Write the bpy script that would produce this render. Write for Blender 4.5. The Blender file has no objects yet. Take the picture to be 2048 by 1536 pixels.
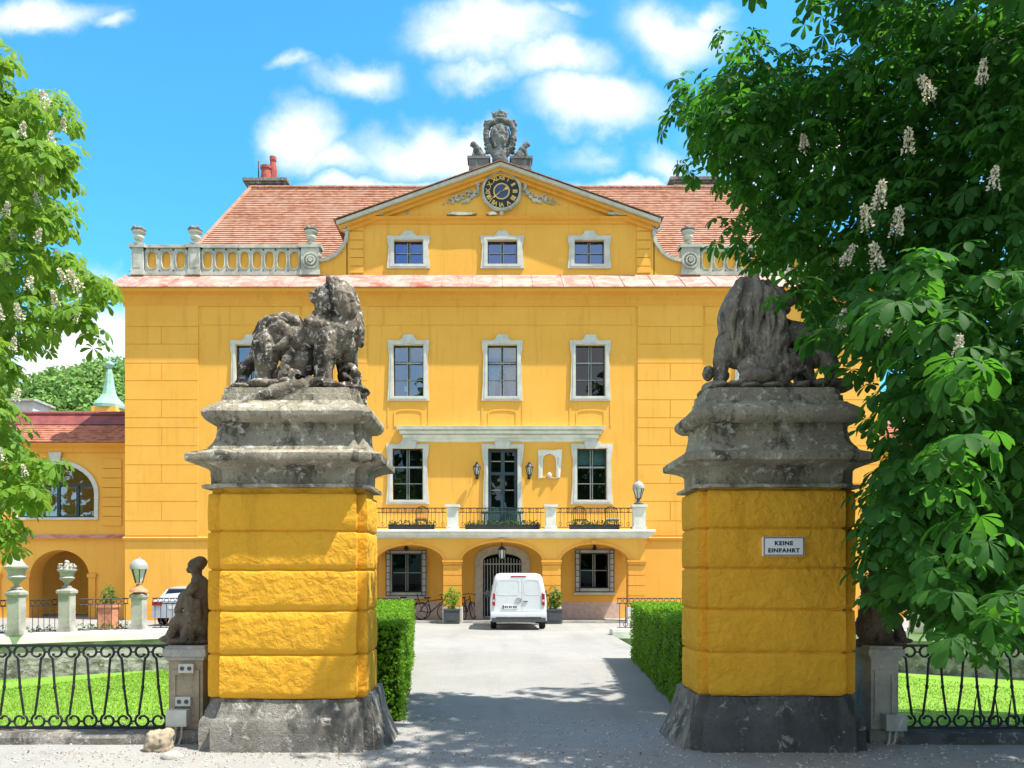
import bpy, bmesh, math, random
import numpy as np
from mathutils import Vector, Matrix, noise as mnoise
R = math.radians
PI = math.pi
rnd = random.Random(7)
SC = bpy.context.scene
COL = SC.collection

# ------------------------------------------------------------------ camera, sky, sun, exposure
F, CX, HY, EYE = 1540.0, 992.0, 1148.0, 1.7      # measured from the photograph (2048 px wide)
cam_d = bpy.data.cameras.new('camera'); cam = bpy.data.objects.new('camera', cam_d); COL.objects.link(cam)
cam.location = (0, 0, EYE); cam.rotation_euler = (R(90), 0, 0)
cam_d.sensor_width = 36; cam_d.lens = 36 * F / 2048
cam_d.shift_x = (1024 - CX) / 2048; cam_d.shift_y = (HY - 768) / 2048
cam_d.clip_start = 0.1; cam_d.clip_end = 3000
SC.camera = cam
SC.view_settings.view_transform = 'Standard'; SC.view_settings.look = 'None'
SC.view_settings.exposure = 1.12; SC.view_settings.gamma = 1
SUNV = Vector((0.5, -0.175, 1.0)).normalized()        # towards the sun: high, to the right, a little in front of the facade
sun_d = bpy.data.lights.new('sun', 'SUN'); sun = bpy.data.objects.new('sun', sun_d); COL.objects.link(sun)
sun.rotation_euler = SUNV.to_track_quat('Z', 'Y').to_euler()
sun_d.energy = 4.4; sun_d.angle = R(0.5); sun_d.color = (1.0, 0.95, 0.86)
world = bpy.data.worlds.new("World"); SC.world = world; world.use_nodes = True

def make_sky():
    nt = world.node_tree; nt.nodes.clear(); N = nt.nodes.new; L = nt.links.new
    out = N('ShaderNodeOutputWorld'); bg = N('ShaderNodeBackground'); L(bg.outputs[0], out.inputs[0])
    sky = N('ShaderNodeTexSky'); sky.sky_type = 'NISHITA'; sky.sun_disc = False
    el = math.asin(SUNV.z); az = math.atan2(SUNV.x, SUNV.y)
    sky.sun_elevation = el; sky.sun_rotation = az
    sky.altitude = 300; sky.air_density = 1.0; sky.dust_density = 0.4; sky.ozone_density = 2.0
    tint = N('ShaderNodeMix'); tint.data_type = 'RGBA'; tint.blend_type = 'MULTIPLY'; tint.inputs[0].default_value = 1
    L(sky.outputs[0], tint.inputs[6]); tint.inputs[7].default_value = (0.47, 1.36, 1.60, 1)
    tc = N('ShaderNodeTexCoord')
    sep = N('ShaderNodeSeparateXYZ'); L(tc.outputs['Generated'], sep.inputs[0])
    def m(op, a, b=None, c=None, clamp=False):
        n = N('ShaderNodeMath'); n.operation = op; n.use_clamp = clamp
        for i, v in enumerate((a, b, c)):
            if v is None: continue
            if isinstance(v, (int, float)): n.inputs[i].default_value = v
            else: L(v, n.inputs[i])
        return n.outputs[0]
    ay = m('MAXIMUM', m('ABSOLUTE', sep.outputs[1]), 0.02)
    u = m('DIVIDE', sep.outputs[0], ay); v = m('DIVIDE', sep.outputs[2], ay)
    cmb = N('ShaderNodeCombineXYZ'); L(u, cmb.inputs[0]); L(v, cmb.inputs[1])
    n1 = N('ShaderNodeTexNoise'); n1.inputs['Scale'].default_value = 5.5; n1.inputs['Detail'].default_value = 7; n1.inputs['Roughness'].default_value = 0.58
    L(cmb.outputs[0], n1.inputs['Vector'])
    sub = N('ShaderNodeVectorMath'); sub.operation = 'SUBTRACT'; L(n1.outputs['Color'], sub.inputs[0]); sub.inputs[1].default_value = (.5, .5, .5)
    scl = N('ShaderNodeVectorMath'); scl.operation = 'SCALE'; L(sub.outputs[0], scl.inputs[0]); scl.inputs[3].default_value = 0.15
    wp = N('ShaderNodeVectorMath'); wp.operation = 'ADD'; L(cmb.outputs[0], wp.inputs[0]); L(scl.outputs[0], wp.inputs[1])
    acc = None
    clouds = [(975, 75, 170, 75, 1.0), (900, 95, 90, 35, .8), (1105, 130, 130, 50, .85), (960, 155, 110, 40, .75), (1340, 60, 150, 78, .9), (1430, 20, 70, 40, .7), (715, 145, 90, 50, .75), (610, 110, 50, 25, .5), (1195, 205, 165, 65, 1.05),
              (610, 265, 95, 85, 1.0), (680, 310, 120, 45, .8), (850, 290, 200, 75, .95), (930, 255, 110, 40, .8), (780, 372, 180, 40, 1.25), (1290, 368, 170, 42, 1.2), (1120, 30, 60, 25, .5),
              (60, 18, 170, 48, .9), (215, 38, 55, 26, .6), (150, 700, 230, 100, 1.15), (195, 555, 70, 60, .75), (1335, 300, 75, 40, .65), (1180, 300, 80, 30, .5),
              (1650, 300, 260, 120, .9), (-300, 200, 300, 120, 1), (2300, 400, 400, 150, 1)]
    for (px, py, rx, ry, k) in clouds:
        a = N('ShaderNodeVectorMath'); a.operation = 'SUBTRACT'; L(wp.outputs[0], a.inputs[0]); a.inputs[1].default_value = ((px - CX) / F, (HY - py) / F, 0)
        b = N('ShaderNodeVectorMath'); b.operation = 'DIVIDE'; L(a.outputs[0], b.inputs[0]); b.inputs[1].default_value = (rx / F, ry / F, 1)
        le = N('ShaderNodeVectorMath'); le.operation = 'LENGTH'; L(b.outputs[0], le.inputs[0])
        d = m('MULTIPLY', m('SUBTRACT', 1.18, le.outputs['Value'], clamp=True), k)
        acc = d if acc is None else m('MAXIMUM', acc, d)
    n2 = N('ShaderNodeTexNoise'); n2.inputs['Scale'].default_value = 9; n2.inputs['Detail'].default_value = 8; n2.inputs['Roughness'].default_value = 0.55
    L(cmb.outputs[0], n2.inputs['Vector'])
    dens = m('ADD', m('MULTIPLY', acc, 1.1), m('MULTIPLY', m('SUBTRACT', n2.outputs[0], 0.5), m('MULTIPLY_ADD', acc, 1.0, .5)))
    mr = N('ShaderNodeMapRange'); mr.interpolation_type = 'SMOOTHSTEP'; L(dens, mr.inputs[0])
    mr.inputs[1].default_value = 0.02; mr.inputs[2].default_value = 1.2
    n3 = N('ShaderNodeTexNoise'); n3.inputs['Scale'].default_value = 2.6; n3.inputs['Detail'].default_value = 8; n3.inputs['Roughness'].default_value = 0.58
    L(tc.outputs['Generated'], n3.inputs['Vector'])
    mb = N('ShaderNodeMapRange'); mb.interpolation_type = 'SMOOTHSTEP'; L(n3.outputs[0], mb.inputs[0]); mb.inputs[1].default_value = 0.36; mb.inputs[2].default_value = 0.58     # unseen broken cloud, added out of view to whiten the fill light
    ahead = m('GREATER_THAN', sep.outputs[1], 0.22); low = m('LESS_THAN', sep.outputs[2], 2.0)
    both = m('ADD', m('MULTIPLY', mr.outputs[0], ahead), m('MULTIPLY', mb.outputs[0], m('SUBTRACT', 1.0, ahead)))
    mask = m('MULTIPLY', both, m('GREATER_THAN', sep.outputs[2], 0.0))
    mix = N('ShaderNodeMix'); mix.data_type = 'RGBA'; L(mask, mix.inputs[0]); L(tint.outputs[2], mix.inputs[6])
    mix.inputs[7].default_value = (5.7, 5.8, 6.0, 1)
    L(mix.outputs[2], bg.inputs[0]); bg.inputs[1].default_value = 0.106
make_sky()

# ------------------------------------------------------------------ helpers
def X(px, D): return (px - CX) / F * D
def Z(py, D): return EYE + (HY - py) / F * D
def gz(D): return 0.0 if D < 14 else (-0.0125 * (D - 14) if D < 30 else -0.2)

def tag(o, label=None, cat=None, group=None, kind=None):
    if label: o['label'] = label
    if cat: o['category'] = cat
    if group: o['group'] = group
    if kind: o['kind'] = kind
    return o
def thing(name, loc, label, cat, group=None):
    o = bpy.data.objects.new(name, None); COL.objects.link(o); o.location = loc; o.empty_display_size = .2
    return tag(o, label, cat, group)
def wloc(o):
    v = Vector((0, 0, 0))
    while o is not None: v = v + o.location; o = o.parent
    return v
def link_mesh(name, me, mat, parent=None, loc=None):
    o = bpy.data.objects.new(name, me); COL.objects.link(o)
    if mat and not me.materials: me.materials.append(mat)
    if parent is not None: o.parent = parent
    if loc is not None: o.location = loc
    return o
def kids(o): return [c for c in COL.objects if c.parent == o]
def copy_tree(o, parent=None):
    c = o.copy(); COL.objects.link(c); c.parent = parent
    for ch in kids(o): copy_tree(ch, c)
    return c

class MB:
    """collects shapes in world coordinates and links them as one mesh object"""
    def __init__(s): s.v = []; s.f = []
    def add(s, vs, fs):
        n = len(s.v); s.v.extend([tuple(p) for p in vs]); s.f.extend([tuple(i + n for i in f) for f in fs]); return s
    def box(s, x0, x1, y0, y1, z0, z1):
        return s.add([(x0,y0,z0),(x1,y0,z0),(x1,y1,z0),(x0,y1,z0),(x0,y0,z1),(x1,y0,z1),(x1,y1,z1),(x0,y1,z1)],
                     [(0,3,2,1),(4,5,6,7),(0,1,5,4),(1,2,6,5),(2,3,7,6),(3,0,4,7)])
    def cbox(s, c, d): return s.box(c[0]-d[0]/2, c[0]+d[0]/2, c[1]-d[1]/2, c[1]+d[1]/2, c[2]-d[2]/2, c[2]+d[2]/2)
    def quad(s, a, b, c, d): return s.add([a, b, c, d], [(0,1,2,3)])
    def lathe(s, prof, c, n=20, sq=None):
        """prof [(r,z)], closed at ends"""
        vs = []; fs = []
        for r, z in prof:
            for k in range(n):
                a = 2*PI*k/n + (PI/n if n == 4 else 0); vs.append((c[0]+r*math.cos(a), c[1]+r*math.sin(a), c[2]+z))
        for i in range(len(prof)-1):
            for k in range(n): fs.append((i*n+k, i*n+(k+1) % n, (i+1)*n+(k+1) % n, (i+1)*n+k))
        fs.append(tuple(range(n-1, -1, -1))); fs.append(tuple((len(prof)-1)*n+k for k in range(n)))
        return s.add(vs, fs)
    def tube(s, pts, r, n=6):
        pts = [Vector(p) for p in pts]; m = len(pts); rs = r if isinstance(r, (list, tuple)) else [r]*m
        vs = []; fs = []; up = None
        for i, p in enumerate(pts):
            t = (pts[min(i+1, m-1)] - pts[max(i-1, 0)])
            if t.length < 1e-9: t = Vector((0,0,1))
            t.normalize()
            if up is None: up = Vector((0,1,0)) if abs(t.y) < .9 else Vector((1,0,0))
            a = t.cross(up)
            if a.length < 1e-6: a = t.cross(Vector((1,0,0.3)))
            a.normalize(); b = a.cross(t).normalized(); up = b
            for k in range(n):
                w = 2*PI*k/n; q = p + (a*math.cos(w) + b*math.sin(w))*rs[i]; vs.append(tuple(q))
        for i in range(m-1):
            for k in range(n): fs.append((i*n+k, (i+1)*n+k, (i+1)*n+(k+1) % n, i*n+(k+1) % n))
        fs.append(tuple(range(n))); fs.append(tuple((m-1)*n+k for k in range(n-1, -1, -1)))
        return s.add(vs, fs)
    def prism(s, poly, y0, y1):
        """poly [(x,z)] extruded along y"""
        n = len(poly)
        vs = [(x, y0, z) for x, z in poly] + [(x, y1, z) for x, z in poly]
        fs = [tuple(range(n)), tuple(range(2*n-1, n-1, -1))] + [(i, i+n, (i+1) % n+n, (i+1) % n) for i in range(n)]
        return s.add(vs, fs)
    def ring(s, outer, inner, y0, y1):
        """bridge two (x,z) loops of equal length, extruded y0 (front) .. y1"""
        n = len(outer); vs = [(x, y0, z) for x, z in outer] + [(x, y0, z) for x, z in inner] + [(x, y1, z) for x, z in outer] + [(x, y1, z) for x, z in inner]
        fs = []
        for i in range(n):
            j = (i+1) % n
            fs += [(i, j, n+j, n+i), (2*n+i, 3*n+i, 3*n+j, 2*n+j), (i, 2*n+i, 2*n+j, j), (n+i, n+j, 3*n+j, 3*n+i)]
        return s.add(vs, fs)
    def hprofile(s, prof, x0, x1, y, ret=True):
        """moulding running along x: prof [(proj towards -y, z)]; ret: mitred returns at the ends"""
        vs = []; fs = []; n = len(prof)
        for p, z in prof: vs += [(x0-(p if ret else 0), y-p, z), (x1+(p if ret else 0), y-p, z), (x0-(p if ret else 0), y+.1, z), (x1+(p if ret else 0), y+.1, z)]
        for i in range(n-1):
            a = 4*i; b = a+4
            fs += [(a, a+1, b+1, b), (a+2, a, b, b+2), (a+1, a+3, b+3, b+1)]
        fs += [(0, 2, 3, 1), (4*n-4, 4*n-3, 4*n-1, 4*n-2)]
        return s.add(vs, fs)
    def wall(s, x0, x1, z0, z1, y, holes=(), depth=.25):
        """front face with rectangular holes [(x0,x1,z0,z1)] and reveals"""
        xs = sorted({x0, x1, *[h[0] for h in holes], *[h[1] for h in holes]}); zs = sorted({z0, z1, *[h[2] for h in holes], *[h[3] for h in holes]})
        for i in range(len(xs)-1):
            for j in range(len(zs)-1):
                cx = (xs[i]+xs[i+1])/2; cz = (zs[j]+zs[j+1])/2
                if any(h[0] < cx < h[1] and h[2] < cz < h[3] for h in holes): continue
                s.quad((xs[i],y,zs[j]), (xs[i+1],y,zs[j]), (xs[i+1],y,zs[j+1]), (xs[i],y,zs[j+1]))
        for a, b, c, d in holes:
            s.quad((a,y,c),(a,y,d),(a,y+depth,d),(a,y+depth,c)); s.quad((b,y,c),(b,y+depth,c),(b,y+depth,d),(b,y,d))
            s.quad((a,y,d),(b,y,d),(b,y+depth,d),(a,y+depth,d)); s.quad((a,y,c),(a,y+depth,c),(b,y+depth,c),(b,y,c))
        return s
    def build(s, name, mat, parent=None, smooth=False, origin=None, jitter=0, jscale=1):
        o3 = wloc(parent) if parent is not None else (Vector(origin) if origin is not None else Vector((0,0,0)))
        vs = s.v
        if jitter:
            vs = [tuple(Vector(p) + mnoise.noise_vector(Vector(p)*jscale)*jitter) for p in vs]
        me = bpy.data.meshes.new(name); me.from_pydata([(p[0]-o3.x, p[1]-o3.y, p[2]-o3.z) for p in vs], [], s.f); me.update()
        if smooth:
            me.polygons.foreach_set('use_smooth', [True]*len(me.polygons)); me.set_sharp_from_angle(angle=R(smooth if smooth is not True else 45))
        o = link_mesh(name, me, mat, parent)
        if parent is None and origin is not None: o.location = o3
        return o

def np_mesh(name, V, T, mat, parent=None, smooth=False):
    """triangle mesh from numpy arrays (world coordinates)"""
    if parent is not None:
        w = wloc(parent); V = V - np.array([w.x, w.y, w.z])
    me = bpy.data.meshes.new(name); nv, nt = len(V), len(T)
    me.vertices.add(nv); me.vertices.foreach_set('co', np.ascontiguousarray(V, dtype=np.float32).ravel())
    me.loops.add(nt*3); me.loops.foreach_set('vertex_index', np.ascontiguousarray(T, dtype=np.int32).ravel())
    me.polygons.add(nt); me.polygons.foreach_set('loop_start', np.arange(0, nt*3, 3, dtype=np.int32))
    if smooth: me.polygons.foreach_set('use_smooth', np.ones(nt, dtype=bool))
    me.update(calc_edges=True)
    return link_mesh(name, me, mat, parent)

# ---- sculpted shapes: ellipsoids and tapered limbs fused into one surface
_ico = None
def ico():
    global _ico
    if _ico is None:
        bm = bmesh.new(); bmesh.ops.create_icosphere(bm, subdivisions=2, radius=1)
        _ico = (np.array([v.co[:] for v in bm.verts]), np.array([[v.index for v in f.verts] for f in bm.faces])); bm.free()
    return _ico
class Sculpt:
    """a solid built from ellipsoids and tapered limbs in a distance field, blended softly, then meshed"""
    def __init__(s): s.p = []
    def ball(s, c, r, rot=None, k=None):
        r = np.array(r if hasattr(r, '__len__') else (r, r, r), float); s.p.append(('e', np.array(c, float), r, None if not rot else np.array(Matrix.Rotation(rot[1], 3, rot[0])), k)); return s
    def limb(s, pts, rs, k=None):
        if not isinstance(rs, (list, tuple)): rs = [rs]*len(pts)
        for i in range(len(pts)-1): s.p.append(('c', np.array(pts[i], float), np.array(pts[i+1], float), (rs[i], rs[i+1]), k))
        return s
    def cut(s, pts, rs): n0 = len(s.p); s.limb(pts, rs, -1.0); return s
    def bake(s, name, mat, parent, voxel=.014, rough=0, rscale=8, smooth_it=1, blend=1.3):
        import openvdb
        lo = np.min([np.minimum(q[1]-q[2], q[1]+q[2]) - .0 if q[0] == 'e' else np.minimum(q[1], q[2])-max(q[3]) for q in s.p], 0)-voxel*5
        hi = np.max([np.maximum(q[1]-q[2], q[1]+q[2]) if q[0] == 'e' else np.maximum(q[1], q[2])+max(q[3]) for q in s.p], 0)+voxel*5
        ext = max([max(q[2]) for q in s.p if q[0] == 'e' and q[3] is not None] or [0]); lo -= ext; hi += ext
        n = np.ceil((hi-lo)/voxel).astype(int)+1; G = np.full(n, 1.0, np.float32); ax = [lo[i]+np.arange(n[i])*voxel for i in range(3)]
        for q in s.p:
            if q[0] == 'e': rr = max(q[2]); a, b = q[1]-rr, q[1]+rr; small = min(q[2])
            else: a, b = np.minimum(q[1], q[2])-max(q[3]), np.maximum(q[1], q[2])+max(q[3]); small = min(q[3])
            neg = q[4] == -1.0; k = q[4] if q[4] is not None and not neg else min(.05, max(voxel*.6, small*.28))*blend; pad = k+voxel*3
            i0 = np.clip(((a-pad-lo)/voxel).astype(int), 0, n-1); i1 = np.clip(((b+pad-lo)/voxel).astype(int)+2, 1, n)
            gx, gy, gz_ = np.meshgrid(ax[0][i0[0]:i1[0]], ax[1][i0[1]:i1[1]], ax[2][i0[2]:i1[2]], indexing='ij'); P = np.stack([gx, gy, gz_], -1)
            if q[0] == 'e':
                d = P-q[1]
                if q[3] is not None: d = d @ q[3]
                k0 = np.linalg.norm(d/q[2], axis=-1); k1 = np.linalg.norm(d/(q[2]**2), axis=-1); D = k0*(k0-1)/np.maximum(k1, 1e-6)
            else:
                ba = q[2]-q[1]; t = np.clip(((P-q[1]) @ ba)/max(1e-9, ba @ ba), 0, 1); D = np.linalg.norm(P-q[1]-t[..., None]*ba, axis=-1)-(q[3][0]+(q[3][1]-q[3][0])*t)
            S = G[i0[0]:i1[0], i0[1]:i1[1], i0[2]:i1[2]]
            if neg: G[i0[0]:i1[0], i0[1]:i1[1], i0[2]:i1[2]] = np.maximum(S, -D); continue
            h = np.maximum(k-np.abs(S-D), 0)/k; G[i0[0]:i1[0], i0[1]:i1[1], i0[2]:i1[2]] = np.minimum(S, D)-h*h*k*.25
        g = openvdb.FloatGrid(background=1.0); g.copyFromArray(G); V, Q = g.convertToQuads(isovalue=0.0); V = np.asarray(V)*voxel+lo; Q = np.asarray(Q)
        me = bpy.data.meshes.new(name); me.from_pydata(V.tolist(), [], Q[:, ::-1].tolist()); me.update()
        if rough:
            nv = len(me.vertices); nr = np.empty(nv*3, np.float32); me.vertices.foreach_get('normal', nr); nr = nr.reshape(-1, 3); sgn = 1.0
            V = V+nr*np.array([mnoise.fractal(Vector(p)*rscale, 1.0, 2.0, 4)+.5*mnoise.fractal(Vector(p)*rscale*4.3, 1.0, 2.0, 3) for p in V])[:, None]*rough
            me.vertices.foreach_set('co', V.astype(np.float32).ravel())
        w = wloc(parent) if parent is not None else Vector((0, 0, 0))
        me.transform(Matrix.Translation(-w)); me.polygons.foreach_set('use_smooth', [True]*len(me.polygons)); me.update()
        return link_mesh(name, me, mat, parent)

def text_mesh(body, size, bold=0, spacing=1.0):
    cu = bpy.data.curves.new('txt', 'FONT'); cu.body = body; cu.size = size; cu.align_x = 'CENTER'; cu.align_y = 'CENTER'
    cu.offset = bold; cu.space_character = spacing; cu.extrude = size*.02; cu.resolution_u = 3
    o = bpy.data.objects.new('txt', cu); COL.objects.link(o)
    dg = bpy.context.evaluated_depsgraph_get(); dg.update()
    me = bpy.data.meshes.new_from_object(o.evaluated_get(dg)); bpy.data.objects.remove(o); bpy.data.curves.remove(cu)
    vs = [tuple(v.co) for v in me.vertices]; fs = [tuple(p.vertices) for p in me.polygons]; bpy.data.meshes.remove(me)
    return vs, fs

# ------------------------------------------------------------------ materials
class NT:
    def __init__(s, name):
        s.m = bpy.data.materials.new(name); s.m.use_nodes = True; s.t = s.m.node_tree; s.b = s.t.nodes['Principled BSDF']; s.out = s.t.nodes['Material Output']
        s.tc = s.t.nodes.new('ShaderNodeTexCoord')
    def n(s, k): return s.t.nodes.new(k)
    def l(s, a, b): s.t.links.new(a, b)
    def mapping(s, scale=(1,1,1)):
        mp = s.n('ShaderNodeMapping'); mp.inputs['Scale'].default_value = scale; s.l(s.tc.outputs['Object'], mp.inputs[0]); return mp.outputs[0]
    def noise(s, scale, detail=5, rough=.55, stretch=(1,1,1), dist=0):
        t = s.n('ShaderNodeTexNoise'); t.inputs['Scale'].default_value = scale; t.inputs['Detail'].default_value = detail; t.inputs['Roughness'].default_value = rough
        t.inputs['Distortion'].default_value = dist; s.l(s.mapping(stretch), t.inputs['Vector']); return t.outputs[0]
    def ramp(s, src, lo, hi, smooth=True):
        r = s.n('ShaderNodeMapRange'); r.interpolation_type = 'SMOOTHSTEP' if smooth else 'LINEAR'; s.l(src, r.inputs[0]); r.inputs[1].default_value = lo; r.inputs[2].default_value = hi; return r.outputs[0]
    def math(s, op, a, b=None):
        m = s.n('ShaderNodeMath'); m.operation = op
        for i, v in enumerate((a, b)):
            if v is None: continue
            if isinstance(v, (int, float)): m.inputs[i].default_value = v
            else: s.l(v, m.inputs[i])
        return m.outputs[0]
    def mix(s, fac, a, b, blend='MIX'):
        m = s.n('ShaderNodeMix'); m.data_type = 'RGBA'; m.blend_type = blend
        for i, v in ((0, fac), (6, a), (7, b)):
            if isinstance(v, (int, float)): m.inputs[i].default_value = v
            elif isinstance(v, tuple): m.inputs[i].default_value = (*v, 1) if len(v) == 3 else v
            else: s.l(v, m.inputs[i])
        return m.outputs[2]
    def bump(s, h, strength=.3, dist=.02):
        b = s.n('ShaderNodeBump'); b.inputs['Strength'].default_value = strength; b.inputs['Distance'].default_value = dist; s.l(h, b.inputs['Height']); s.l(b.outputs[0], s.b.inputs['Normal'])
    def fin(s, col, rough=.8, spec=.3, metal=0):
        if isinstance(col, tuple): s.b.inputs['Base Color'].default_value = (*col, 1)
        else: s.l(col, s.b.inputs['Base Color'])
        s.b.inputs['Roughness'].default_value = rough; s.b.inputs['Specular IOR Level'].default_value = spec; s.b.inputs['Metallic'].default_value = metal
        return s.m
def plain(name, c, rough=.6, spec=.4, metal=0, var=.12, scale=6, bump=0):
    k = NT(name); n = k.noise(scale, 4)
    col = k.mix(k.ramp(n, .3, .7), tuple(x*(1-var) for x in c), tuple(min(1, x*(1+var)) for x in c))
    if bump: k.bump(k.noise(scale*6, 3), bump, .01)
    return k.fin(col, rough, spec, metal)
def stucco(name, c, c2, stain, bump=.25, bscale=18, bdist=.02, stain_amt=.5):
    k = NT(name)
    col = k.mix(k.ramp(k.noise(.5, 6, .6), .3, .7), c, c2)
    col = k.mix(k.math('MULTIPLY', k.ramp(k.noise(.9, 7, .65, (1, 1, .35)), .56, .8), stain_amt), col, stain)
    col = k.mix(k.math('MULTIPLY', k.ramp(k.noise(7, 5, .7), .45, .8), .18), col, tuple(x*.75 for x in c2))
    col = k.mix(k.math('MULTIPLY', k.ramp(k.noise(2.6, 6, .65, (1.6, 1.6, .12)), .52, .72), .30), col, tuple(x*.62 for x in c2))
    col = k.mix(k.math('MULTIPLY', k.ramp(k.noise(1.7, 8, .7, dist=.8), .6, .7), .25), col, tuple(min(1, x*1.25+.06) for x in c))
    h = k.math('ADD', k.noise(bscale, 7, .6, dist=.4), k.math('MULTIPLY', k.noise(bscale*.25, 4, .5), 1.2)); k.bump(h, bump, bdist)
    return k.fin(col, .9, .15)
def stone(name, mid, dark, light, scale=3, dk=.5, lt=.5, bump=.6, bdist=.03, streak=True):
    k = NT(name)
    col = k.mix(k.ramp(k.noise(scale*.55, 6, .6), .35, .65), mid, tuple(x*.62 for x in mid))
    a = k.ramp(k.noise(scale*.9, 9, .7, (1, 1, .4) if streak else (1,1,1), .4), .60-.16*dk, .68-.12*dk)
    col = k.mix(k.math('MULTIPLY', a, .88), col, dark)
    b = k.ramp(k.noise(scale*2.6, 9, .72, dist=.6), .64-.17*lt, .72-.14*lt)
    col = k.mix(k.math('MULTIPLY', b, .85), col, light)
    c = k.ramp(k.noise(scale*9, 6, .75), .54, .64); col = k.mix(k.math('MULTIPLY', c, .6), col, tuple(x*1.1 for x in dark))
    h = k.math('ADD', k.noise(scale*5, 8, .7), k.math('MULTIPLY', k.noise(scale*22, 3, .6), .35)); k.bump(h, bump, bdist)
    return k.fin(col, .92, .15)

M = {}
M['wall'] = stucco('yellow_stucco', (.82, .425, .082), (.77, .385, .066), (.72, .315, .042), .12, 14, .012, .7)
M['wall_trim'] = stucco('yellow_trim_stucco', (.78, .375, .07), (.73, .335, .055), (.66, .28, .04), .1, 14, .012)
M['pier_stucco'] = stucco('ochre_gate_stucco', (.76, .395, .036), (.68, .335, .028), (.48, .215, .018), .9, 12, .035, .75)
M['trim'] = plain('pale_grey_trim', (.54, .53, .49), .8, .2, var=.10, scale=3, bump=.1)
M['white'] = plain('white_plaster', (.66, .64, .585), .8, .2, var=.12, scale=2, bump=.1)
M['balu'] = stone('parapet_stone', (.55, .54, .475), (.27, .275, .24), (.68, .67, .61), 2.2, .3, .4, .3, .02)
M['stone'] = stone('gate_stone', (.40, .36, .275), (.065, .06, .05), (.60, .585, .51), 3.4, .55, .62, .9, .022)
M['lion'] = stone('lion_stone', (.20, .17, .132), (.03, .026, .022), (.62, .60, .54), 5, .75, .66, .8, .015)
M['lion_b'] = stone('lion_stone_grey', (.25, .225, .185), (.05, .046, .04), (.44, .42, .36), 5, .55, .45, .8, .015)
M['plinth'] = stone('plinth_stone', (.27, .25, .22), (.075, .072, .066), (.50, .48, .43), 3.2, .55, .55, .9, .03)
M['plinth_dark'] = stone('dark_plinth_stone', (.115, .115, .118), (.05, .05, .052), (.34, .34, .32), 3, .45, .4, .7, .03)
M['pier_stone'] = stone('sandstone', (.42, .345, .25), (.20, .16, .12), (.55, .48, .38), 2.5, .3, .35, .5, .02)
M['grey_stone'] = stone('grey_post_stone', (.42, .405, .37), (.20, .20, .175), (.55, .54, .50), 3.5, .3, .4, .4, .02)
M['statue'] = stone('statue_stone', (.17, .135, .10), (.06, .05, .04), (.32, .27, .2), 5, .4, .25, .8, .02)
M['crest'] = stone('crest_stone', (.20, .205, .20), (.07, .075, .075), (.42, .43, .41), 3, .45, .35, .7, .03)
M['rubble'] = None
M['frame'] = plain('dark_green_sash', (.022, .034, .036), .45, .4)
M['sashw'] = plain('grey_sash', (.30, .31, .30), .5, .4)
M['blue_door'] = plain('blue_grey_door', (.035, .06, .082), .45, .4, var=.2, scale=3)
M['dark'] = plain('room_shade_black', (.018, .018, .02), .9, .1)  # near-black colour stands in for the shade of unlit rooms
M['curtain'] = plain('curtain_cloth', (.42, .42, .38), .9, .1, var=.25, scale=14)
M['blind'] = plain('teal_blind', (.16, .30, .35), .8, .2)
M['iron'] = plain('black_iron', (.014, .016, .018), .5, .4)
M['gold'] = plain('gold_leaf', (.62, .42, .12), .4, .5, .6)
M['black'] = plain('black_enamel', (.012, .013, .015), .45, .4)
M['pinkmetal'] = None
M['terracotta'] = plain('terracotta', (.48, .21, .12), .85, .2, var=.25, scale=7)
M['redpot'] = plain('red_clay_pot', (.34, .09, .07), .85, .2, var=.2)
M['copper'] = plain('green_copper', (.25, .42, .33), .7, .3, var=.2, scale=1.2)
M['chrome'] = plain('bright_metal', (.6, .6, .6), .25, .5, .9)
M['rubber'] = plain('black_rubber', (.018, .018, .018), .8, .2)
M['grey_plastic'] = plain('grey_plastic', (.07, .075, .08), .6, .3)
M['boxgrey'] = plain('light_grey_plastic', (.50, .49, .45), .6, .3, var=.1)
M['redlens'] = plain('red_lens', (.34, .012, .014), .2, .6)
M['teal'] = plain('teal_paint', (.03, .11, .10), .5, .4)
M['cushion'] = plain('orange_cushion', (.60, .20, .08), .9, .1)
M['bark'] = plain('chestnut_bark', (.085, .065, .05), .95, .1, var=.4, scale=9, bump=.8)
M['hull'] = plain('cream_blossom', (.64, .59, .45), .8, .2, var=.25, scale=60)
M['redflower'] = plain('red_blossom', (.42, .05, .05), .8, .2, var=.4, scale=40)
def carpaint(name, c):
    m = plain(name, c, .35, .5, var=.03); b = m.node_tree.nodes['Principled BSDF']; b.inputs['Coat Weight'].default_value = .6; b.inputs['Coat Roughness'].default_value = .06; return m
M['vanwhite'] = carpaint('white_car_paint', (.62, .64, .665)); M['silver'] = carpaint('silver_car_paint', (.36, .39, .44))
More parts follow.
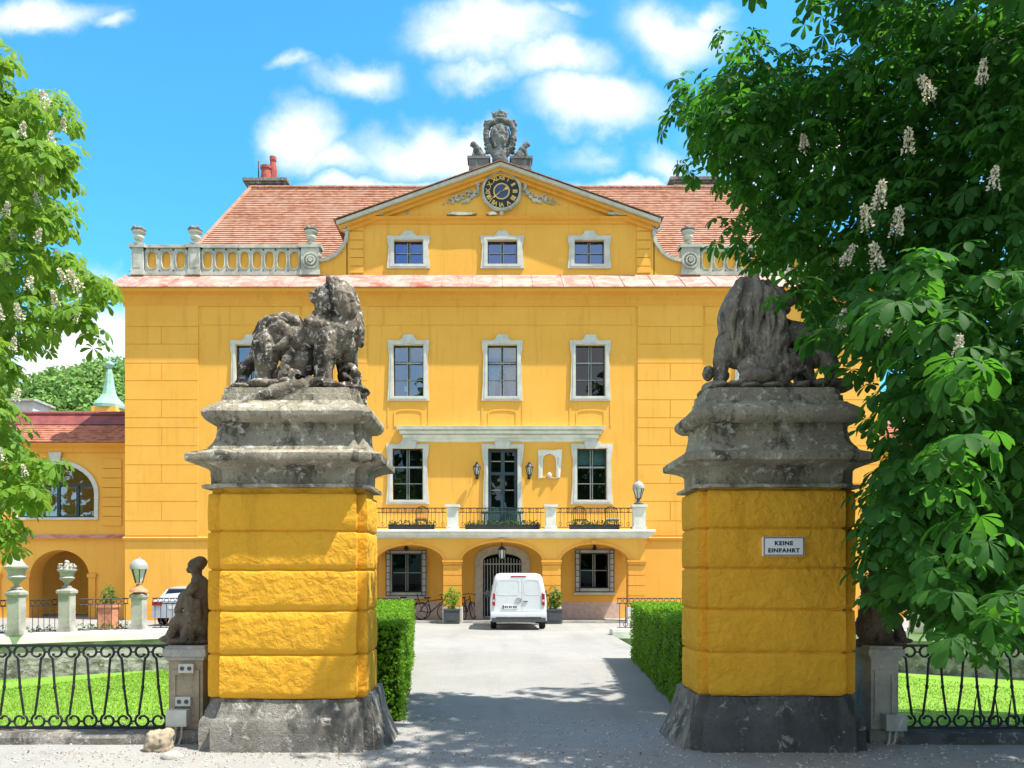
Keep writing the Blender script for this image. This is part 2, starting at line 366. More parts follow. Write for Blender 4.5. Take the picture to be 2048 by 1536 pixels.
def mat_glass(name, refl, tint=(.75, .8, .8), gc=(.9, .93, 1, 1)):
    k = NT(name); gl = k.n('ShaderNodeBsdfGlossy'); gl.inputs['Roughness'].default_value = .015; gl.inputs['Color'].default_value = gc
    tr = k.n('ShaderNodeBsdfTransparent'); tr.inputs['Color'].default_value = (*tint, 1)
    fr = k.n('ShaderNodeLayerWeight'); fr.inputs['Blend'].default_value = .25
    f = k.math('ADD', fr.outputs['Fresnel'], refl); mx = k.n('ShaderNodeMixShader'); k.l(f, mx.inputs[0]); k.l(tr.outputs[0], mx.inputs[1]); k.l(gl.outputs[0], mx.inputs[2]); k.l(mx.outputs[0], k.out.inputs[0])
    k.bump_n = None
    w = k.noise(1.3, 2); b = k.n('ShaderNodeBump'); b.inputs['Strength'].default_value = .05; b.inputs['Distance'].default_value = .05; k.l(w, b.inputs['Height']); k.l(b.outputs[0], gl.inputs['Normal'])
    return k.m
M['glass'] = mat_glass('window_glass', .045); M['glass_dark'] = mat_glass('dark_window_glass', -.01, (.5, .52, .52)); M['glass_hi'] = mat_glass('window_glass_bright', .21); M['glass_attic'] = mat_glass('sky_reflection_glass', .26, (.5, .6, .8), (.34, .52, 1, 1)); M['glass_car'] = mat_glass('tinted_glass', .03, (.12, .14, .15))  # attic panes: deep blue sky reflection put into the glass tint
def mat_pink():
    k = NT('faded_red_sheet_metal'); n = k.noise(1.3, 8, .75, (1, 1, 3), .6)
    col = k.mix(k.ramp(n, .36, .62), (.44, .15, .115), (.56, .34, .29)); col = k.mix(k.ramp(k.noise(.8, 4), .55, .7), col, (.38, .08, .06))
    return k.fin(col, .6, .3)
M['pinkmetal'] = mat_pink()
M['redmetal'] = plain('red_sheet_metal', (.20, .05, .045), .55, .35, var=.25, scale=1.5)
def mat_tiles(name, a, b, c, rowh, tw):
    k = NT(name); sp = k.n('ShaderNodeSeparateXYZ'); k.l(k.tc.outputs['Object'], sp.inputs[0])
    row = k.math('FLOOR', k.math('DIVIDE', sp.outputs[2], rowh))
    xx = k.math('FLOOR', k.math('ADD', k.math('DIVIDE', sp.outputs[0], tw), k.math('MULTIPLY', row, .5)))
    cb = k.n('ShaderNodeCombineXYZ'); k.l(xx, cb.inputs[0]); k.l(row, cb.inputs[1])
    wn = k.n('ShaderNodeTexWhiteNoise'); k.l(cb.outputs[0], wn.inputs['Vector'])
    col = k.mix(k.ramp(wn.outputs[0], .1, .9), a, b); col = k.mix(k.math('MULTIPLY', k.ramp(k.noise(.6, 7, .7), .45, .7), .7), col, c)
    col = k.mix(k.math('MULTIPLY', k.ramp(k.noise(5, 5, .7), .55, .75), .5), col, tuple(x*.45 for x in a))
    k.bump(k.noise(20, 4), .4, .02)
    return k.fin(col, .9, .15)
M['tiles'] = mat_tiles('salmon_roof_tiles', (.30, .135, .085), (.42, .22, .145), (.42, .28, .21), .1, .19)
M['tiles_wing'] = mat_tiles('brown_roof_tiles', (.30, .11, .07), (.44, .18, .12), (.36, .16, .11), .1, .19)
def mat_gravel():
    k = NT('pale_gravel'); n1 = k.noise(.35, 6, .6); n2 = k.noise(60, 4, .7); n3 = k.noise(3.2, 7, .7)
    v = k.n('ShaderNodeTexVoronoi'); v.inputs['Scale'].default_value = 34; k.l(k.mapping(), v.inputs['Vector'])
    col = k.mix(k.ramp(n1, .3, .7), (.265, .258, .243), (.315, .308, .293)); col = k.mix(k.math('MULTIPLY', k.ramp(n3, .5, .75), .5), col, (.20, .185, .16))
    col = k.mix(k.math('MULTIPLY', k.ramp(v.outputs['Color'], .3, .8), .35), col, (.26, .25, .235)); col = k.mix(k.math('MULTIPLY', k.ramp(n2, .58, .7), .6), col, (.40, .392, .375))
    col = k.mix(k.math('MULTIPLY', k.ramp(k.noise(1.5, 5, .6, (1, .10, 1)), .48, .68), .32), col, (.20, .195, .185)); col = k.mix(k.math('MULTIPLY', k.ramp(k.noise(.8, 7, .7), .56, .70), .35), col, (.36, .35, .33))
    k.bump(k.math('ADD', v.outputs['Distance'], n2), .55, .012); return k.fin(col, .95, .1)
M['gravel'] = mat_gravel()
def mat_lawn():
    k = NT('mown_grass'); a = k.ramp(k.noise(2.2, 6, .65, (.5, 1, 1)), .3, .7); col = k.mix(a, (.16, .31, .035), (.25, .41, .06)); col = k.mix(k.math('MULTIPLY', k.ramp(k.noise(30, 4, .7), .4, .7), .5), col, (.06, .17, .012))
    col = k.mix(k.math('MULTIPLY', k.ramp(k.noise(.55, 6, .65), .5, .68), .45), col, (.20, .24, .05)); k.bump(k.noise(60, 3, .7), .6, .03); return k.fin(col, .9, .1)
M['lawn'] = mat_lawn()
def mat_rubble():
    k = NT('rubble_stone'); v = k.n('ShaderNodeTexVoronoi'); v.inputs['Scale'].default_value = 3.6; k.l(k.mapping((1, 1, 1.7)), v.inputs['Vector'])
    col = k.mix(k.ramp(v.outputs['Color'], 0, 1, False), (.20, .195, .18), (.40, .39, .36)); col = k.mix(k.ramp(k.noise(2.3, 8, .7), .42, .62), col, (.12, .12, .105)); col = k.mix(k.ramp(k.noise(7, 6, .7), .56, .7), col, (.52, .52, .49))
    k.bump(k.math('ADD', v.outputs['Distance'], k.noise(12, 6, .7)), .9, .05); return k.fin(col, .95, .1)
M['rubble'] = mat_rubble()
def mat_leaf(name, a, b, trans, tw=.35, rough=.42):
    k = NT(name); g = k.n('ShaderNodeNewGeometry'); col = k.mix(g.outputs['Random Per Island'], a, b); col = k.mix(k.math('MULTIPLY', k.ramp(k.noise(1.1, 3), .4, .65), .45), col, tuple(x*.7 for x in a))
    k.fin(col, rough, .10); t = k.n('ShaderNodeBsdfTranslucent'); k.l(k.mix(g.outputs['Random Per Island'], trans, tuple(x*.75 for x in trans)), t.inputs[0])
    mx = k.n('ShaderNodeMixShader'); mx.inputs[0].default_value = tw; k.l(k.b.outputs[0], mx.inputs[1]); k.l(t.outputs[0], mx.inputs[2]); k.l(mx.outputs[0], k.out.inputs[0]); return k.m
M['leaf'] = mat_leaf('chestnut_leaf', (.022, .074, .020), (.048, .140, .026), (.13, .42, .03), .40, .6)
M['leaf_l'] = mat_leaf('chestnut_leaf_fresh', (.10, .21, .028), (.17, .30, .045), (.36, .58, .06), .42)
M['hedge'] = mat_leaf('box_leaf', (.10, .25, .014), (.17, .34, .022), (.26, .5, .03), .3)
M['shrub'] = mat_leaf('shrub_leaf', (.04, .11, .02), (.08, .17, .03), (.14, .3, .03), .3)
M['forest'] = mat_leaf('forest_leaf', (.13, .26, .06), (.22, .37, .10), (.3, .46, .1), .3)
M['forest_b'] = mat_leaf('avenue_leaf', (.04, .10, .025), (.07, .15, .03), (.1, .25, .03), .3, .8)
M['grassblade'] = mat_leaf('grass_blade', (.18, .34, .04), (.26, .42, .06), (.34, .54, .07), .3)
# ------------------------------------------------------------------ ground, lawns, moat walls
AX = 0.35                                              # axis of the drive and gate
LW = [(-45, 17.3), (-20, 17.3), (-9.6, 22.8), (-2.75, 22.8)]
RW = [(3.45, 22.8), (10.3, 22.8), (20.7, 17.3), (45, 17.3)]
ZL = {-45: -1.25, -20: -1.25, -9.6: -1.12, -2.75: -1.12, 3.45: -1.12, 10.3: -1.12, 20.7: -1.25, 45: -1.25}
def build_ground():
    g = MB(); B = 900
    g.quad((-B,-B,0),(B,-B,0),(B,8.25,0),(-B,8.25,0))
    g.quad((-2.0,8.25,0),(2.95,8.25,0),(3.15,14,0),(-2.3,14,0))
    g.quad((-2.3,14,0),(3.15,14,0),(3.45,22.8,gz(22.8)),(-2.75,22.8,gz(22.8)))
    for W in (LW, RW):
        for (a, b), (c, d) in zip(W, W[1:]):
            g.quad((a,b,gz(b)),(c,d,gz(d)),(c,30,-.2),(a,30,-.2))
    g.quad((-2.75,22.8,gz(22.8)),(3.45,22.8,gz(22.8)),(3.45,30,-.2),(-2.75,30,-.2))
    g.quad((-45,30,-.2),(45,30,-.2),(45,B,-.2),(-45,B,-.2))
    g.quad((-B,8.25,0),(-45,8.25,0),(-45,30,-.2),(-B,30,-.2)); g.quad((-B,30,-.2),(-45,30,-.2),(-45,B,-.2),(-B,B,-.2))
    g.quad((45,8.25,0),(B,8.25,0),(B,30,-.2),(45,30,-.2)); g.quad((45,30,-.2),(B,30,-.2),(B,B,-.2),(45,B,-.2))
    # sides of the causeway and of the moat
    for s in (((-2.0,8.25),(-2.3,14),(-2.75,22.8)), ((2.95,8.25),(3.15,14),(3.45,22.8))):
        for (a, b), (c, d) in zip(s, s[1:]): g.quad((a,b,gz(b)),(c,d,gz(d)),(c,d,-1.6),(a,b,-1.6))
    g.quad((-45,8.25,0),(-2,8.25,0),(-2,8.25,-.4),(-45,8.25,-.4)); g.quad((2.95,8.25,0),(45,8.25,0),(45,8.25,-.4),(2.95,8.25,-.4))
    tag(g.build('ground', M['gravel']), kind='structure')
    for W, near in ((LW, (-45, -2.0)), (RW, (2.95, 45))):
        m = MB(); n = 24
        for i in range(len(W)-1):
            (a, b), (c, d) = W[i], W[i+1]
            ta = (a-W[0][0])/(W[-1][0]-W[0][0]); tc = (c-W[0][0])/(W[-1][0]-W[0][0])
            na = near[0]+(near[1]-near[0])*ta; nc = near[0]+(near[1]-near[0])*tc
            if abs(c) > 12: nc = c
            if abs(a) > 12: na = a
            for k in range(n):
                s, t = k/n, (k+1)/n
                P = lambda u, nx, fx, fy: (nx+(fx-nx)*u, 8.25+(fy-8.25)*u, -.05+(ZL[fx]+.05)*u)
                m.quad(P(s,na,a,b), P(s,nc,c,d), P(t,nc,c,d), P(t,na,a,b))
        tag(m.build('lawn', M['lawn'], smooth=True), kind='structure')
build_ground()
def grass_blades():
    r = np.random.default_rng(3); n = 70000
    side = r.random(n) < .72
    y = 8.3 + 14.4*r.random(n)**1.15
    x = np.where(side, -2.6-(y*.66-1.5)*r.random(n), 3.4+(y*.66-1.5)*r.random(n)*1.0)
    wl = np.where(x < 0, np.where(x < -9.6, 22.8+(x+9.6)*.529, 22.8), np.where(x > 10.3, 22.8-(x-10.3)*.529, 22.8))
    ok = y < wl-.15; x, y, wl = x[ok], y[ok], wl[ok]; n = len(x)
    fz = np.where(np.abs(x-.35) > 9.9, -1.18, -1.12)
    z = -.05+(fz+.05)*(y-8.25)/(wl-8.25)-.01
    h = (.02+.022*r.random(n))*(1+.02*(y-8)); a = r.random(n)*6.28; w = .006+.0016*(y-8)
    V = np.zeros((n, 3, 3)); V[:, 0] = np.stack([x-w*np.cos(a), y-w*np.sin(a), z], 1); V[:, 1] = np.stack([x+w*np.cos(a), y+w*np.sin(a), z], 1)
    V[:, 2] = np.stack([x+(r.random(n)-.5)*.05, y+(r.random(n)-.5)*.05, z+h], 1)
    tag(np_mesh('grass', V.reshape(-1, 3), np.arange(n*3).reshape(-1, 3), M['grassblade']), kind='stuff')
grass_blades()
def seg_box(m, p, q, t0, t1, z0, z1, zq=None):
    """box along p-q, from t0 to t1 across (towards +normal)"""
    d = Vector((q[0]-p[0], q[1]-p[1], 0)).normalized(); nn = Vector((-d.y, d.x, 0))
    a, b = Vector((p[0], p[1], 0)), Vector((q[0], q[1], 0))
    c = [a+nn*t0, b+nn*t0, b+nn*t1, a+nn*t1]
    return m.add([(v.x, v.y, z0) for v in c]+[(v.x, v.y, z1) for v in c], [(0,3,2,1),(4,5,6,7),(0,1,5,4),(1,2,6,5),(2,3,7,6),(3,0,4,7)])
def moat_wall(W, label):
    root = thing('retaining_wall', (W[1][0], W[1][1], -1.4), label, 'wall')
    a, b, c = MB(), MB(), MB()
    for p, q in zip(W, W[1:]):
        seg_box(a, p, q, -.02, .5, -1.6, -.62); seg_box(b, p, q, 0.01, .49, -.62, -.2); seg_box(c, p, q, -.09, .62, -.2, 0.0); seg_box(c, p, q, -.05, .58, 0.0, .06)
    a.build('rubble_face', M['rubble'], root); b.build('smooth_band', M['grey_stone'], root); c.build('coping', M['white'], root)
moat_wall(LW, 'grey rubble retaining wall with pale coping behind the lawn left of the drive')
moat_wall(RW, 'grey rubble retaining wall with pale coping right of the drive, half hidden by chestnut leaves')

# ------------------------------------------------------------------ the palace
DF, DP = 31.6, 29.8
fx = lambda px: X(px, DF); fz = lambda py: Z(py, DF)
ppx = lambda px: X(px, DP); ppz = lambda py: Z(py, DP)
pal = thing('palace', (X(1005, DF), DF, -.2), 'large yellow baroque palace with clock gable, balcony and tiled hip roof', 'palace')
XL, XR = fx(250), fx(1760)

def surround_loops(x0, x1, z0, z1, side=.19, top=.18, bot=.18, key=.32, keyh=.24, ear=.05):
    o = []; i = []; n = 10
    for k in range(n+1):                                   # left side, upwards
        t = k/n; w = side + ear*(max(0, (t-.86)/.14) ** .5 if t > .86 else 0) + ear*max(0, (1-t/.3))**1.5 - .03*math.exp(-((t-.72)/.1)**2)
        z = z0+(z1-z0)*t; o.append((x0-w, z if 0 < k < n else (z0-bot if k == 0 else z1+top))); i.append((x0, z))
    xm = (x0+x1)/2
    for dx, dz in ((-key-.02, 0), (-key, .05), (-key*.82, .07), (-key*.72, keyh-.06), (-key*.6, keyh), (key*.6, keyh), (key*.72, keyh-.06), (key*.82, .07), (key, .05), (key+.02, 0)):
        o.append((xm+dx, z1+top+dz)); i.append((xm+dx, z1))
    for k in range(n+1):
        t = 1-k/n; w = side + ear*(max(0, (t-.86)/.14) ** .5 if t > .86 else 0) + ear*max(0, (1-t/.3))**1.5 - .03*math.exp(-((t-.72)/.1)**2)
        z = z0+(z1-z0)*t; o.append((x1+w, z if 0 < k < n else (z0-bot if k == n else z1+top))); i.append((x1, z))
    for t in (.8, .5, .2): o.append((x0+(x1-x0)*t, z0-bot)); i.append((x0+(x1-x0)*t, z0))
    return o, i
def sash_bars(m, x0, x1, z0, z1, y, bars_v, bars_h, fr=.055, bw=.035):
    m.box(x0, x0+fr, y-.03, y+.03, z0, z1); m.box(x1-fr, x1, y-.03, y+.03, z0, z1); m.box(x0+fr, x1-fr, y-.03, y+.03, z1-fr, z1); m.box(x0+fr, x1-fr, y-.03, y+.03, z0, z0+fr)
    for t, w in bars_h: zz = z0+(z1-z0)*t; m.box(x0+fr, x1-fr, y-.026, y+.026, zz-w/2, zz+w/2)
    for t, w in bars_v: xx = x0+(x1-x0)*t; m.box(xx-w/2, xx+w/2, y-.029, y+.029, z0+fr, z1-fr)
def window(root, px0, px1, py0, py1, D=DF, sur=None, glass='glass', vb=((.5, .07),), hb=((.64, .07), (.32, .03)), frame='frame', inner=None, name='window'):
    x0, x1, z0, z1 = X(px0, D), X(px1, D), Z(py1, D), Z(py0, D); y = D+.16
    m = MB(); sash_bars(m, x0-.01, x1+.01, z0-.01, z1+.01, y, ((.5, .11),), [(hb[0][0], .12)] if len(hb) > 1 else [], fr=.05)
    w = m.build(name, M[frame], root)
    p = MB(); p.quad((x0,y+.005,z0),(x1,y+.005,z0),(x1,y+.005,z1),(x0,y+.005,z1)); p.build('pane', M[glass], w)
    s = MB(); xm = (x0+x1)/2                                # pale inner sash bars
    for t, ww in hb: zz = z0+(z1-z0)*t; s.box(x0+.05, x1-.05, y-.045, y-.032, zz-(.03 if ww > .05 else .014), zz+(.03 if ww > .05 else .014))
    s.box(xm-.058, xm-.034, y-.043, y-.033, z0+.05, z1-.05); s.box(xm+.034, xm+.058, y-.043, y-.033, z0+.05, z1-.05)
    s.build('inner_sash', M['sashw'], w)
    if sur is not None:
        o, i = surround_loops(x0+.004, x1-.004, z0+.004, z1-.004, **sur)
        r = MB(); r.ring(o, i, D-.07, D+.03)
        o2 = [(a+(b-a)*.4, c+(d-c)*.4) for (a, c), (b, d) in zip(o, i)]; i2 = [(a+(b-a)*.12, c+(d-c)*.12) for (a, c), (b, d) in zip(i, o)]
        r.ring(o2, i2, D-.085, D-.06); r.build('surround', M['trim'], w, smooth=30)
    if inner:
        c = MB()
        if inner == 'curtain':
            for sgn in (-1, 1):
                pts = 14
                for k in range(pts):
                    def cx(t, zt): 
                        e = .47*(x1-x0)*(1-.55*(1-zt)**.8) ; return (x0+e*t if sgn < 0 else x1-e*t)
                    t0, t1 = k/pts, (k+1)/pts; f = lambda k: .03*(k % 2)
                    for q in range(6):
                        za, zb = q/6, (q+1)/6; zz = lambda u: z0+(z1-z0)*.62*u
                        c.quad((cx(t0,za), y+.3+f(k), zz(za)), (cx(t1,za), y+.3+f(k+1), zz(za)), (cx(t1,zb), y+.3+f(k+1), zz(zb)), (cx(t0,zb), y+.3+f(k), zz(zb)))
            c.build('curtain', M['curtain'], w)
            c = MB(); c.box(x0, x1, y+.2, y+.215, z1-(z1-z0)*.2, z1); c.build('blind', M['blind'], w)
        elif inner == 'blind':
            c.box(x0, x1, y+.2, y+.215, z1-(z1-z0)*.3, z1); c.build('blind', M['blind'], w)
        elif inner == 'cards':
            c.box(x0+.42, x0+.56, y+.06, y+.065, z0+.25, z0+.47); c.build('paper', M['white'], w)
    return w, (x0, x1, z0, z1)

def build_palace():
    S2 = dict(); wins = []
    second = [(472, 531, 'glass_hi', None), (787, 847, 'glass_hi', 'cards'), (975, 1034, 'glass_hi', 'curtain'), (1151, 1210, 'glass', None), (1479, 1538, 'glass_hi', None)]
    for a, b, g, inn in second: wins.append(window(pal, a, b, 690, 793, sur=S2, glass=g, inner=inn, vb=((.5, .06),), hb=((.66, .07), (.33, .03)))[1])
    first = [(472, 531, None), (785, 846, None), (1154, 1213, 'blind'), (1479, 1538, None)]
    for a, b, inn in first: wins.append(window(pal, a, b, 897, 1000, sur=dict(ear=.07), inner=inn)[1])
    attic = [(788, 846), (975, 1034), (1149, 1208)]
    awin = [window(pal, a, b, 481, 529, D=DF+.08, sur=dict(keyh=.2, key=.3, side=.24), glass='glass_attic', vb=((.5, .07),), hb=((.5, .035),))[1] for a, b in attic]
    # balcony door
    x0, x1, z1 = fx(976), fx(1035), fz(897); z0 = ppz(1058)+.02; wins.append((x0, x1, z0, z1)); y = DF+.16
    d = MB(); sash_bars(d, x0-.01, x1+.01, z0-.01, z1+.01, y, ((.5, .16),), ((.70, .12), (.28, .1)), fr=.14); d.box(x0+.12, x1-.12, y-.02, y+.02, z0, z0+(z1-z0)*.26)
    door = d.build('balcony_door', M['blue_door'], pal); p = MB(); p.quad((x0,y+.03,z0),(x1,y+.03,z0),(x1,y+.03,z1),(x0,y+.03,z1)); p.build('pane', M['glass'], door)
    for t in (.5, .85): hbars = MB(); zz = z0+(z1-z0)*t; hbars.box(x0+.14, x1-.14, y-.01, y+.01, zz-.018, zz+.018); hbars.build('glazing_bar', M['sashw'], door)
    o, i = surround_loops(x0+.004, x1-.004, z0+.004, z1-.004, bot=.0, keyh=.25, ear=.08); r = MB(); r.ring(o, i, DF-.07, DF+.03)
    o2 = [(a+(b-a)*.4, c+(dd-c)*.4) for (a, c), (b, dd) in zip(o, i)]; i2 = [(a+(b-a)*.12, c+(dd-c)*.12) for (a, c), (b, dd) in zip(i, o)]; r.ring(o2, i2, DF-.085, DF-.06); r.build('surround', M['trim'], door, smooth=30)
    # ground floor windows with iron grilles, in the portico
    for a, b, c, e in ((783, 843, 1107, 1184), (1160, 1217, 1106, 1176)):
        w, rc = window(pal, a, b, c, e, glass='glass_dark', hb=((.5, .03),), vb=((.5, .05),)); wins.append(rc); gx0, gx1, g0, g1 = rc
        s = MB(); s.ring([(gx0-.22, g0-.2), (gx1+.22, g0-.2), (gx1+.22, g1+.16), (gx0-.22, g1+.16)], [(gx0+.004, g0+.004), (gx1-.004, g0+.004), (gx1-.004, g1-.004), (gx0+.004, g1-.004)], DF-.06, DF+.03)
        s.box(gx0-.28, gx1+.28, DF-.12, DF-.001, g0-.27, g0-.203); s.build('surround', M['pier_stone'] if False else M['trim'], w)
        q = MB(); yg = DF-.16
        for xx in (gx0-.2, gx0-.03, gx1+.03, gx1+.2): q.tube([(xx, yg, g0-.15), (xx, yg, g1+.12)], .018, 5)
        for zz in (g0-.15, g0-.0, g1-.02, g1+.12): q.tube([(gx0-.2, yg, zz), (gx1+.2, yg, zz)], .018, 5)
        for k in range(1, 6):
            zz = g0+(g1-g0)*k/6
            for xa, xb in ((gx0-.2, gx0-.03), (gx1+.03, gx1+.2)): q.tube([(xa, yg, zz), (xb, yg, zz)], .014, 5)
        for xx in (gx0-.2, gx1+.2, (gx0+gx1)/2): q.tube([(xx, yg, g1+.1), (xx, DF+.0, g1+.1)], .014, 5)
        q.lathe([(.0, -.05), (.08, -.02), (.09, .06), (.05, .12), (.07, .17), (.0, .2)], ((gx0+gx1)/2, yg, g1+.15), 10)
        q.build('iron_grille', M['iron'], w)
    # entrance: arched stone frame, dark passage, gate bars
    ex0, ex1, ez1, esp = fx(966), fx(1043), fz(1107), fz(1122); ez0 = -.2
    def archpts(x0, x1, sp, top, n=14): xm, hw = (x0+x1)/2, (x1-x0)/2; return [(xm-hw*math.cos(PI*k/n), sp+(top-sp)*math.sin(PI*k/n)) for k in range(n+1)]
    ip = [(ex0, ez0)]+archpts(ex0, ex1, esp, ez1)+[(ex1, ez0)]; op = [(ex0-.33, ez0)]+archpts(ex0-.33, ex1+.33, esp+.05, ez1+.32)+[(ex1+.33, ez0)]
    r = MB(); n = len(ip)
    for k in range(n-1):
        a, b, c, e = op[k], op[k+1], ip[k+1], ip[k]
        r.quad((a[0],DF-.08,a[1]),(b[0],DF-.08,b[1]),(c[0],DF-.08,c[1]),(e[0],DF-.08,e[1])); r.quad((a[0],DF,a[1]),(b[0],DF,b[1]),(b[0],DF-.08,b[1]),(a[0],DF-.08,a[1])); r.quad((c[0],DF+.5,c[1]),(e[0],DF+.5,e[1]),(e[0],DF-.08,e[1]),(c[0],DF-.08,c[1]))
    ent = r.build('entrance_arch', plain('beige_door_stone', (.50, .43, .34), .9, .2), pal)
    gate = MB(); xm = (ex0+ex1)/2
    for k in range(13): xx = ex0+(ex1-ex0)*(k+.5)/13; gate.box(xx-.018, xx+.018, DF+.3, DF+.335, ez0+.1, esp+.02+.14*math.sin(PI*(k+.5)/13))
    for zz in (ez0+.12, ez0+1.1, esp-.12): gate.box(ex0, ex1, DF+.29, DF+.345, zz-.03, zz+.03)
    gate.build('entrance_gate', plain('pale_gate_paint', (.45, .47, .48), .5, .3), ent)
    wins_e = (ex0, ex1, ez0, esp)
    # main wall (openings), sides, back
    hole_top = (ex0+.0, ex1, ez0, ez1)
    w = MB(); w.wall(XL, XR, -.2, fz(560), DF, wins+[hole_top], .34)
    Dk = DF+15; w.quad((XL,Dk,-.2),(XL,DF,-.2),(XL,DF,fz(560)),(XL,Dk,fz(560))); w.quad((XR,DF,-.2),(XR,Dk,-.2),(XR,Dk,fz(560)),(XR,DF,fz(560))); w.quad((XR,Dk,-.2),(XL,Dk,-.2),(XL,Dk,fz(560)),(XR,Dk,fz(560)))
    w.build('wall', M['wall'], pal)
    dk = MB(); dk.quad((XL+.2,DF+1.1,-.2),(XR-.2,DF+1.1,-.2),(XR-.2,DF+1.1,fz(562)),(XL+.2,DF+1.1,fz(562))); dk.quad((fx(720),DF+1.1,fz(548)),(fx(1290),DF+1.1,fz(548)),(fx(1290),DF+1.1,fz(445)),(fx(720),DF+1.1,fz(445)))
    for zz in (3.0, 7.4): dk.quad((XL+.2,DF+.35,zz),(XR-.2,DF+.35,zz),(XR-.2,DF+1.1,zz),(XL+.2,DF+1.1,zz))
    dk.build('room_shade_sheet', M['dark'], pal)  # backing sheets behind the windows, room shade put into their colour
    # rusticated strips
    yl = [612, 654, 689, 727, 762, 800, 836, 856, 892, 930, 967, 1003, 1042, 1072]
    for a, b, off in ((251, 397, 0), (605, 735, 1), (1275, 1405, 1), (1613, 1759, 0)):
        q = MB(); g = .016; split = a+(b-a)*.5
        for k in range(len(yl)-1):
            z1, z0 = fz(yl[k])-g, fz(yl[k+1])+g
            q.box(fx(a), fx(b), DF-.02, DF-.002, z0-g, z1+g) if False else None
            if k % 2 == 1 and yl[k+1]-yl[k] > 25:
                q.box(fx(a), fx(split)-g, DF-.045, DF-.002, z0, z1); q.box(fx(split)+g, fx(b), DF-.045, DF-.002, z0, z1)
            else: q.box(fx(a), fx(b), DF-.045, DF-.002, z0, z1)
        q.box(fx(a)+.01, fx(b)-.01, DF-.028, DF-.003, fz(1072), fz(612)); q.build('rusticated_strip', M['wall'], pal)
    zz = fz(1076)
    for a, c in ((XL, fx(712)), (fx(1300), XR)):
        s = MB(); s.hprofile([(0, zz-.12), (.06, zz-.1), (.08, zz), (.04, zz+.05), (0, zz+.06)], a, c, DF, True); s.build('string_course', M['wall_trim'], pal)
        s = MB(); s.box(a, c, DF-.05, DF-.001, -.2, .45); s.build('wall_base', M['wall_trim'], pal)
    # friezes: very shallow panel joints below the cornice
    for a, b in ((255, 400), (405, 600), (612, 765), (770, 1270), (1278, 1400), (1410, 1600), (1615, 1755)): s = MB(); s.box(fx(a), fx(b), DF-.02, DF-.001, fz(650), fz(614)); s.build('frieze', M['wall'], pal)
    # panels below the upper windows
    for c in (502, 817, 1005, 1181, 1508):
        s = MB(); hw = 29; pts = []
        for k in range(9): t = PI*k/8; pts.append((fx(c-hw*math.cos(t)*1.0), fz(824-6*math.sin(t))))
        op = [(fx(c-hw), fz(853))]+pts+[(fx(c+hw), fz(853))]; cx_, cz_ = fx(c), fz(838)
        ip = [(cx_+(x-cx_)*.90, cz_+(z-cz_)*.84) for x, z in op]; s.ring(op, ip, DF-.022, DF-.001); s.box(fx(c-42), fx(c-39), DF-.02, DF-.001, fz(853), fz(806)); s.box(fx(c+39), fx(c+42), DF-.02, DF-.001, fz(853), fz(806)); s.build('wall_panel', M['wall'], pal)
    # long white hood over the balcony storey
    s = MB(); pr = [(0, fz(884)), (.05, fz(882)), (.06, fz(877)), (.13, fz(876)), (.13, fz(870.5)), (.09, fz(870.3)), (.09, fz(868.8)), (.24, fz(868.6)), (.24, fz(863.2)), (.19, fz(863)), (.19, fz(861.2)), (.34, fz(861)), (.36, fz(855)), (0, fz(853))]
    s.hprofile(pr, fx(812), fx(1191), DF); hood = s.build('hood_moulding', M['white'], pal)
    for c in (818, 1005, 1184): s = MB(); s.prism([(fx(c-13), fz(898)), (fx(c+13), fz(898)), (fx(c+16), fz(884)), (fx(c-16), fz(884))], DF-.13, DF-.088); s.build('keystone', M['trim'], hood)
    # niche relief right of the balcony door
    s = MB(); nx0, nx1, nz0, nz1 = fx(1085), fx(1112), fz(956), fz(908); ip = [(nx0, nz0)]+archpts(nx0, nx1, nz1-.28, nz1, 10)+[(nx1, nz0)]; k = len(ip)
    op = [(fx(1076), nz0)]+[(fx(1076)+(fx(1124)-fx(1076))*j/10, fz(900)) for j in range(11)]+[(fx(1120), nz0)]
    s.ring(op, ip, DF-.07, DF-.001); nich = s.build('niche_relief', M['white'], pal, jitter=.03, jscale=9); s = MB(); s.box(nx0+.01, nx1-.01, DF-.02, DF-.001, nz0, nz1-.02); s.build('niche_back', M['wall_trim'], nich)
    s = MB(); s.box(fx(1114), fx(1117), DF-.09, DF-.001, nz0, fz(915)); s.box(fx(1077), fx(1081), DF-.09, DF-.001, nz0, fz(912)); s.lathe([(.02, 0), (.09, .03), (.1, .12), (.03, .2)], ((nx0+nx1)/2, DF-.06, nz0+.02), 10); s.build('niche_column', M['trim'], nich)
    # main cornice and its sheet metal
    De = DF-.5; zt = Z(573, De)
    c = MB(); c.hprofile([(0, fz(614)), (.05, fz(613)), (.07, fz(607)), (.10, fz(605)), (.14, fz(598)), (.24, fz(590)), (.38, fz(584)), (.40, zt-.16), (.46, zt-.14), (.48, zt-.03), (0, zt-.02)], XL, XR, DF); c.build('cornice', M['wall_trim'], pal)
    c = MB(); zp = fz(549); x0, x1 = XL, XR; nn = 26
    for k in range(nn):
        a, b = k/nn, (k+1)/nn; lo = lambda t: x0-.54+(x1-x0+1.08)*t; hi = lambda t: x0+(x1-x0)*t
        c.quad((lo(a),De-.03,zt),(lo(b),De-.03,zt),(hi(b),DF+.05,zp),(hi(a),DF+.05,zp)); c.quad((lo(a),De-.03,zt-.035),(lo(b),De-.03,zt-.035),(lo(b),De-.03,zt),(lo(a),De-.03,zt))
        if k: c.tube([(lo(a),De-.03,zt+.015),(hi(a),DF+.05,zp+.01)], .018, 4)
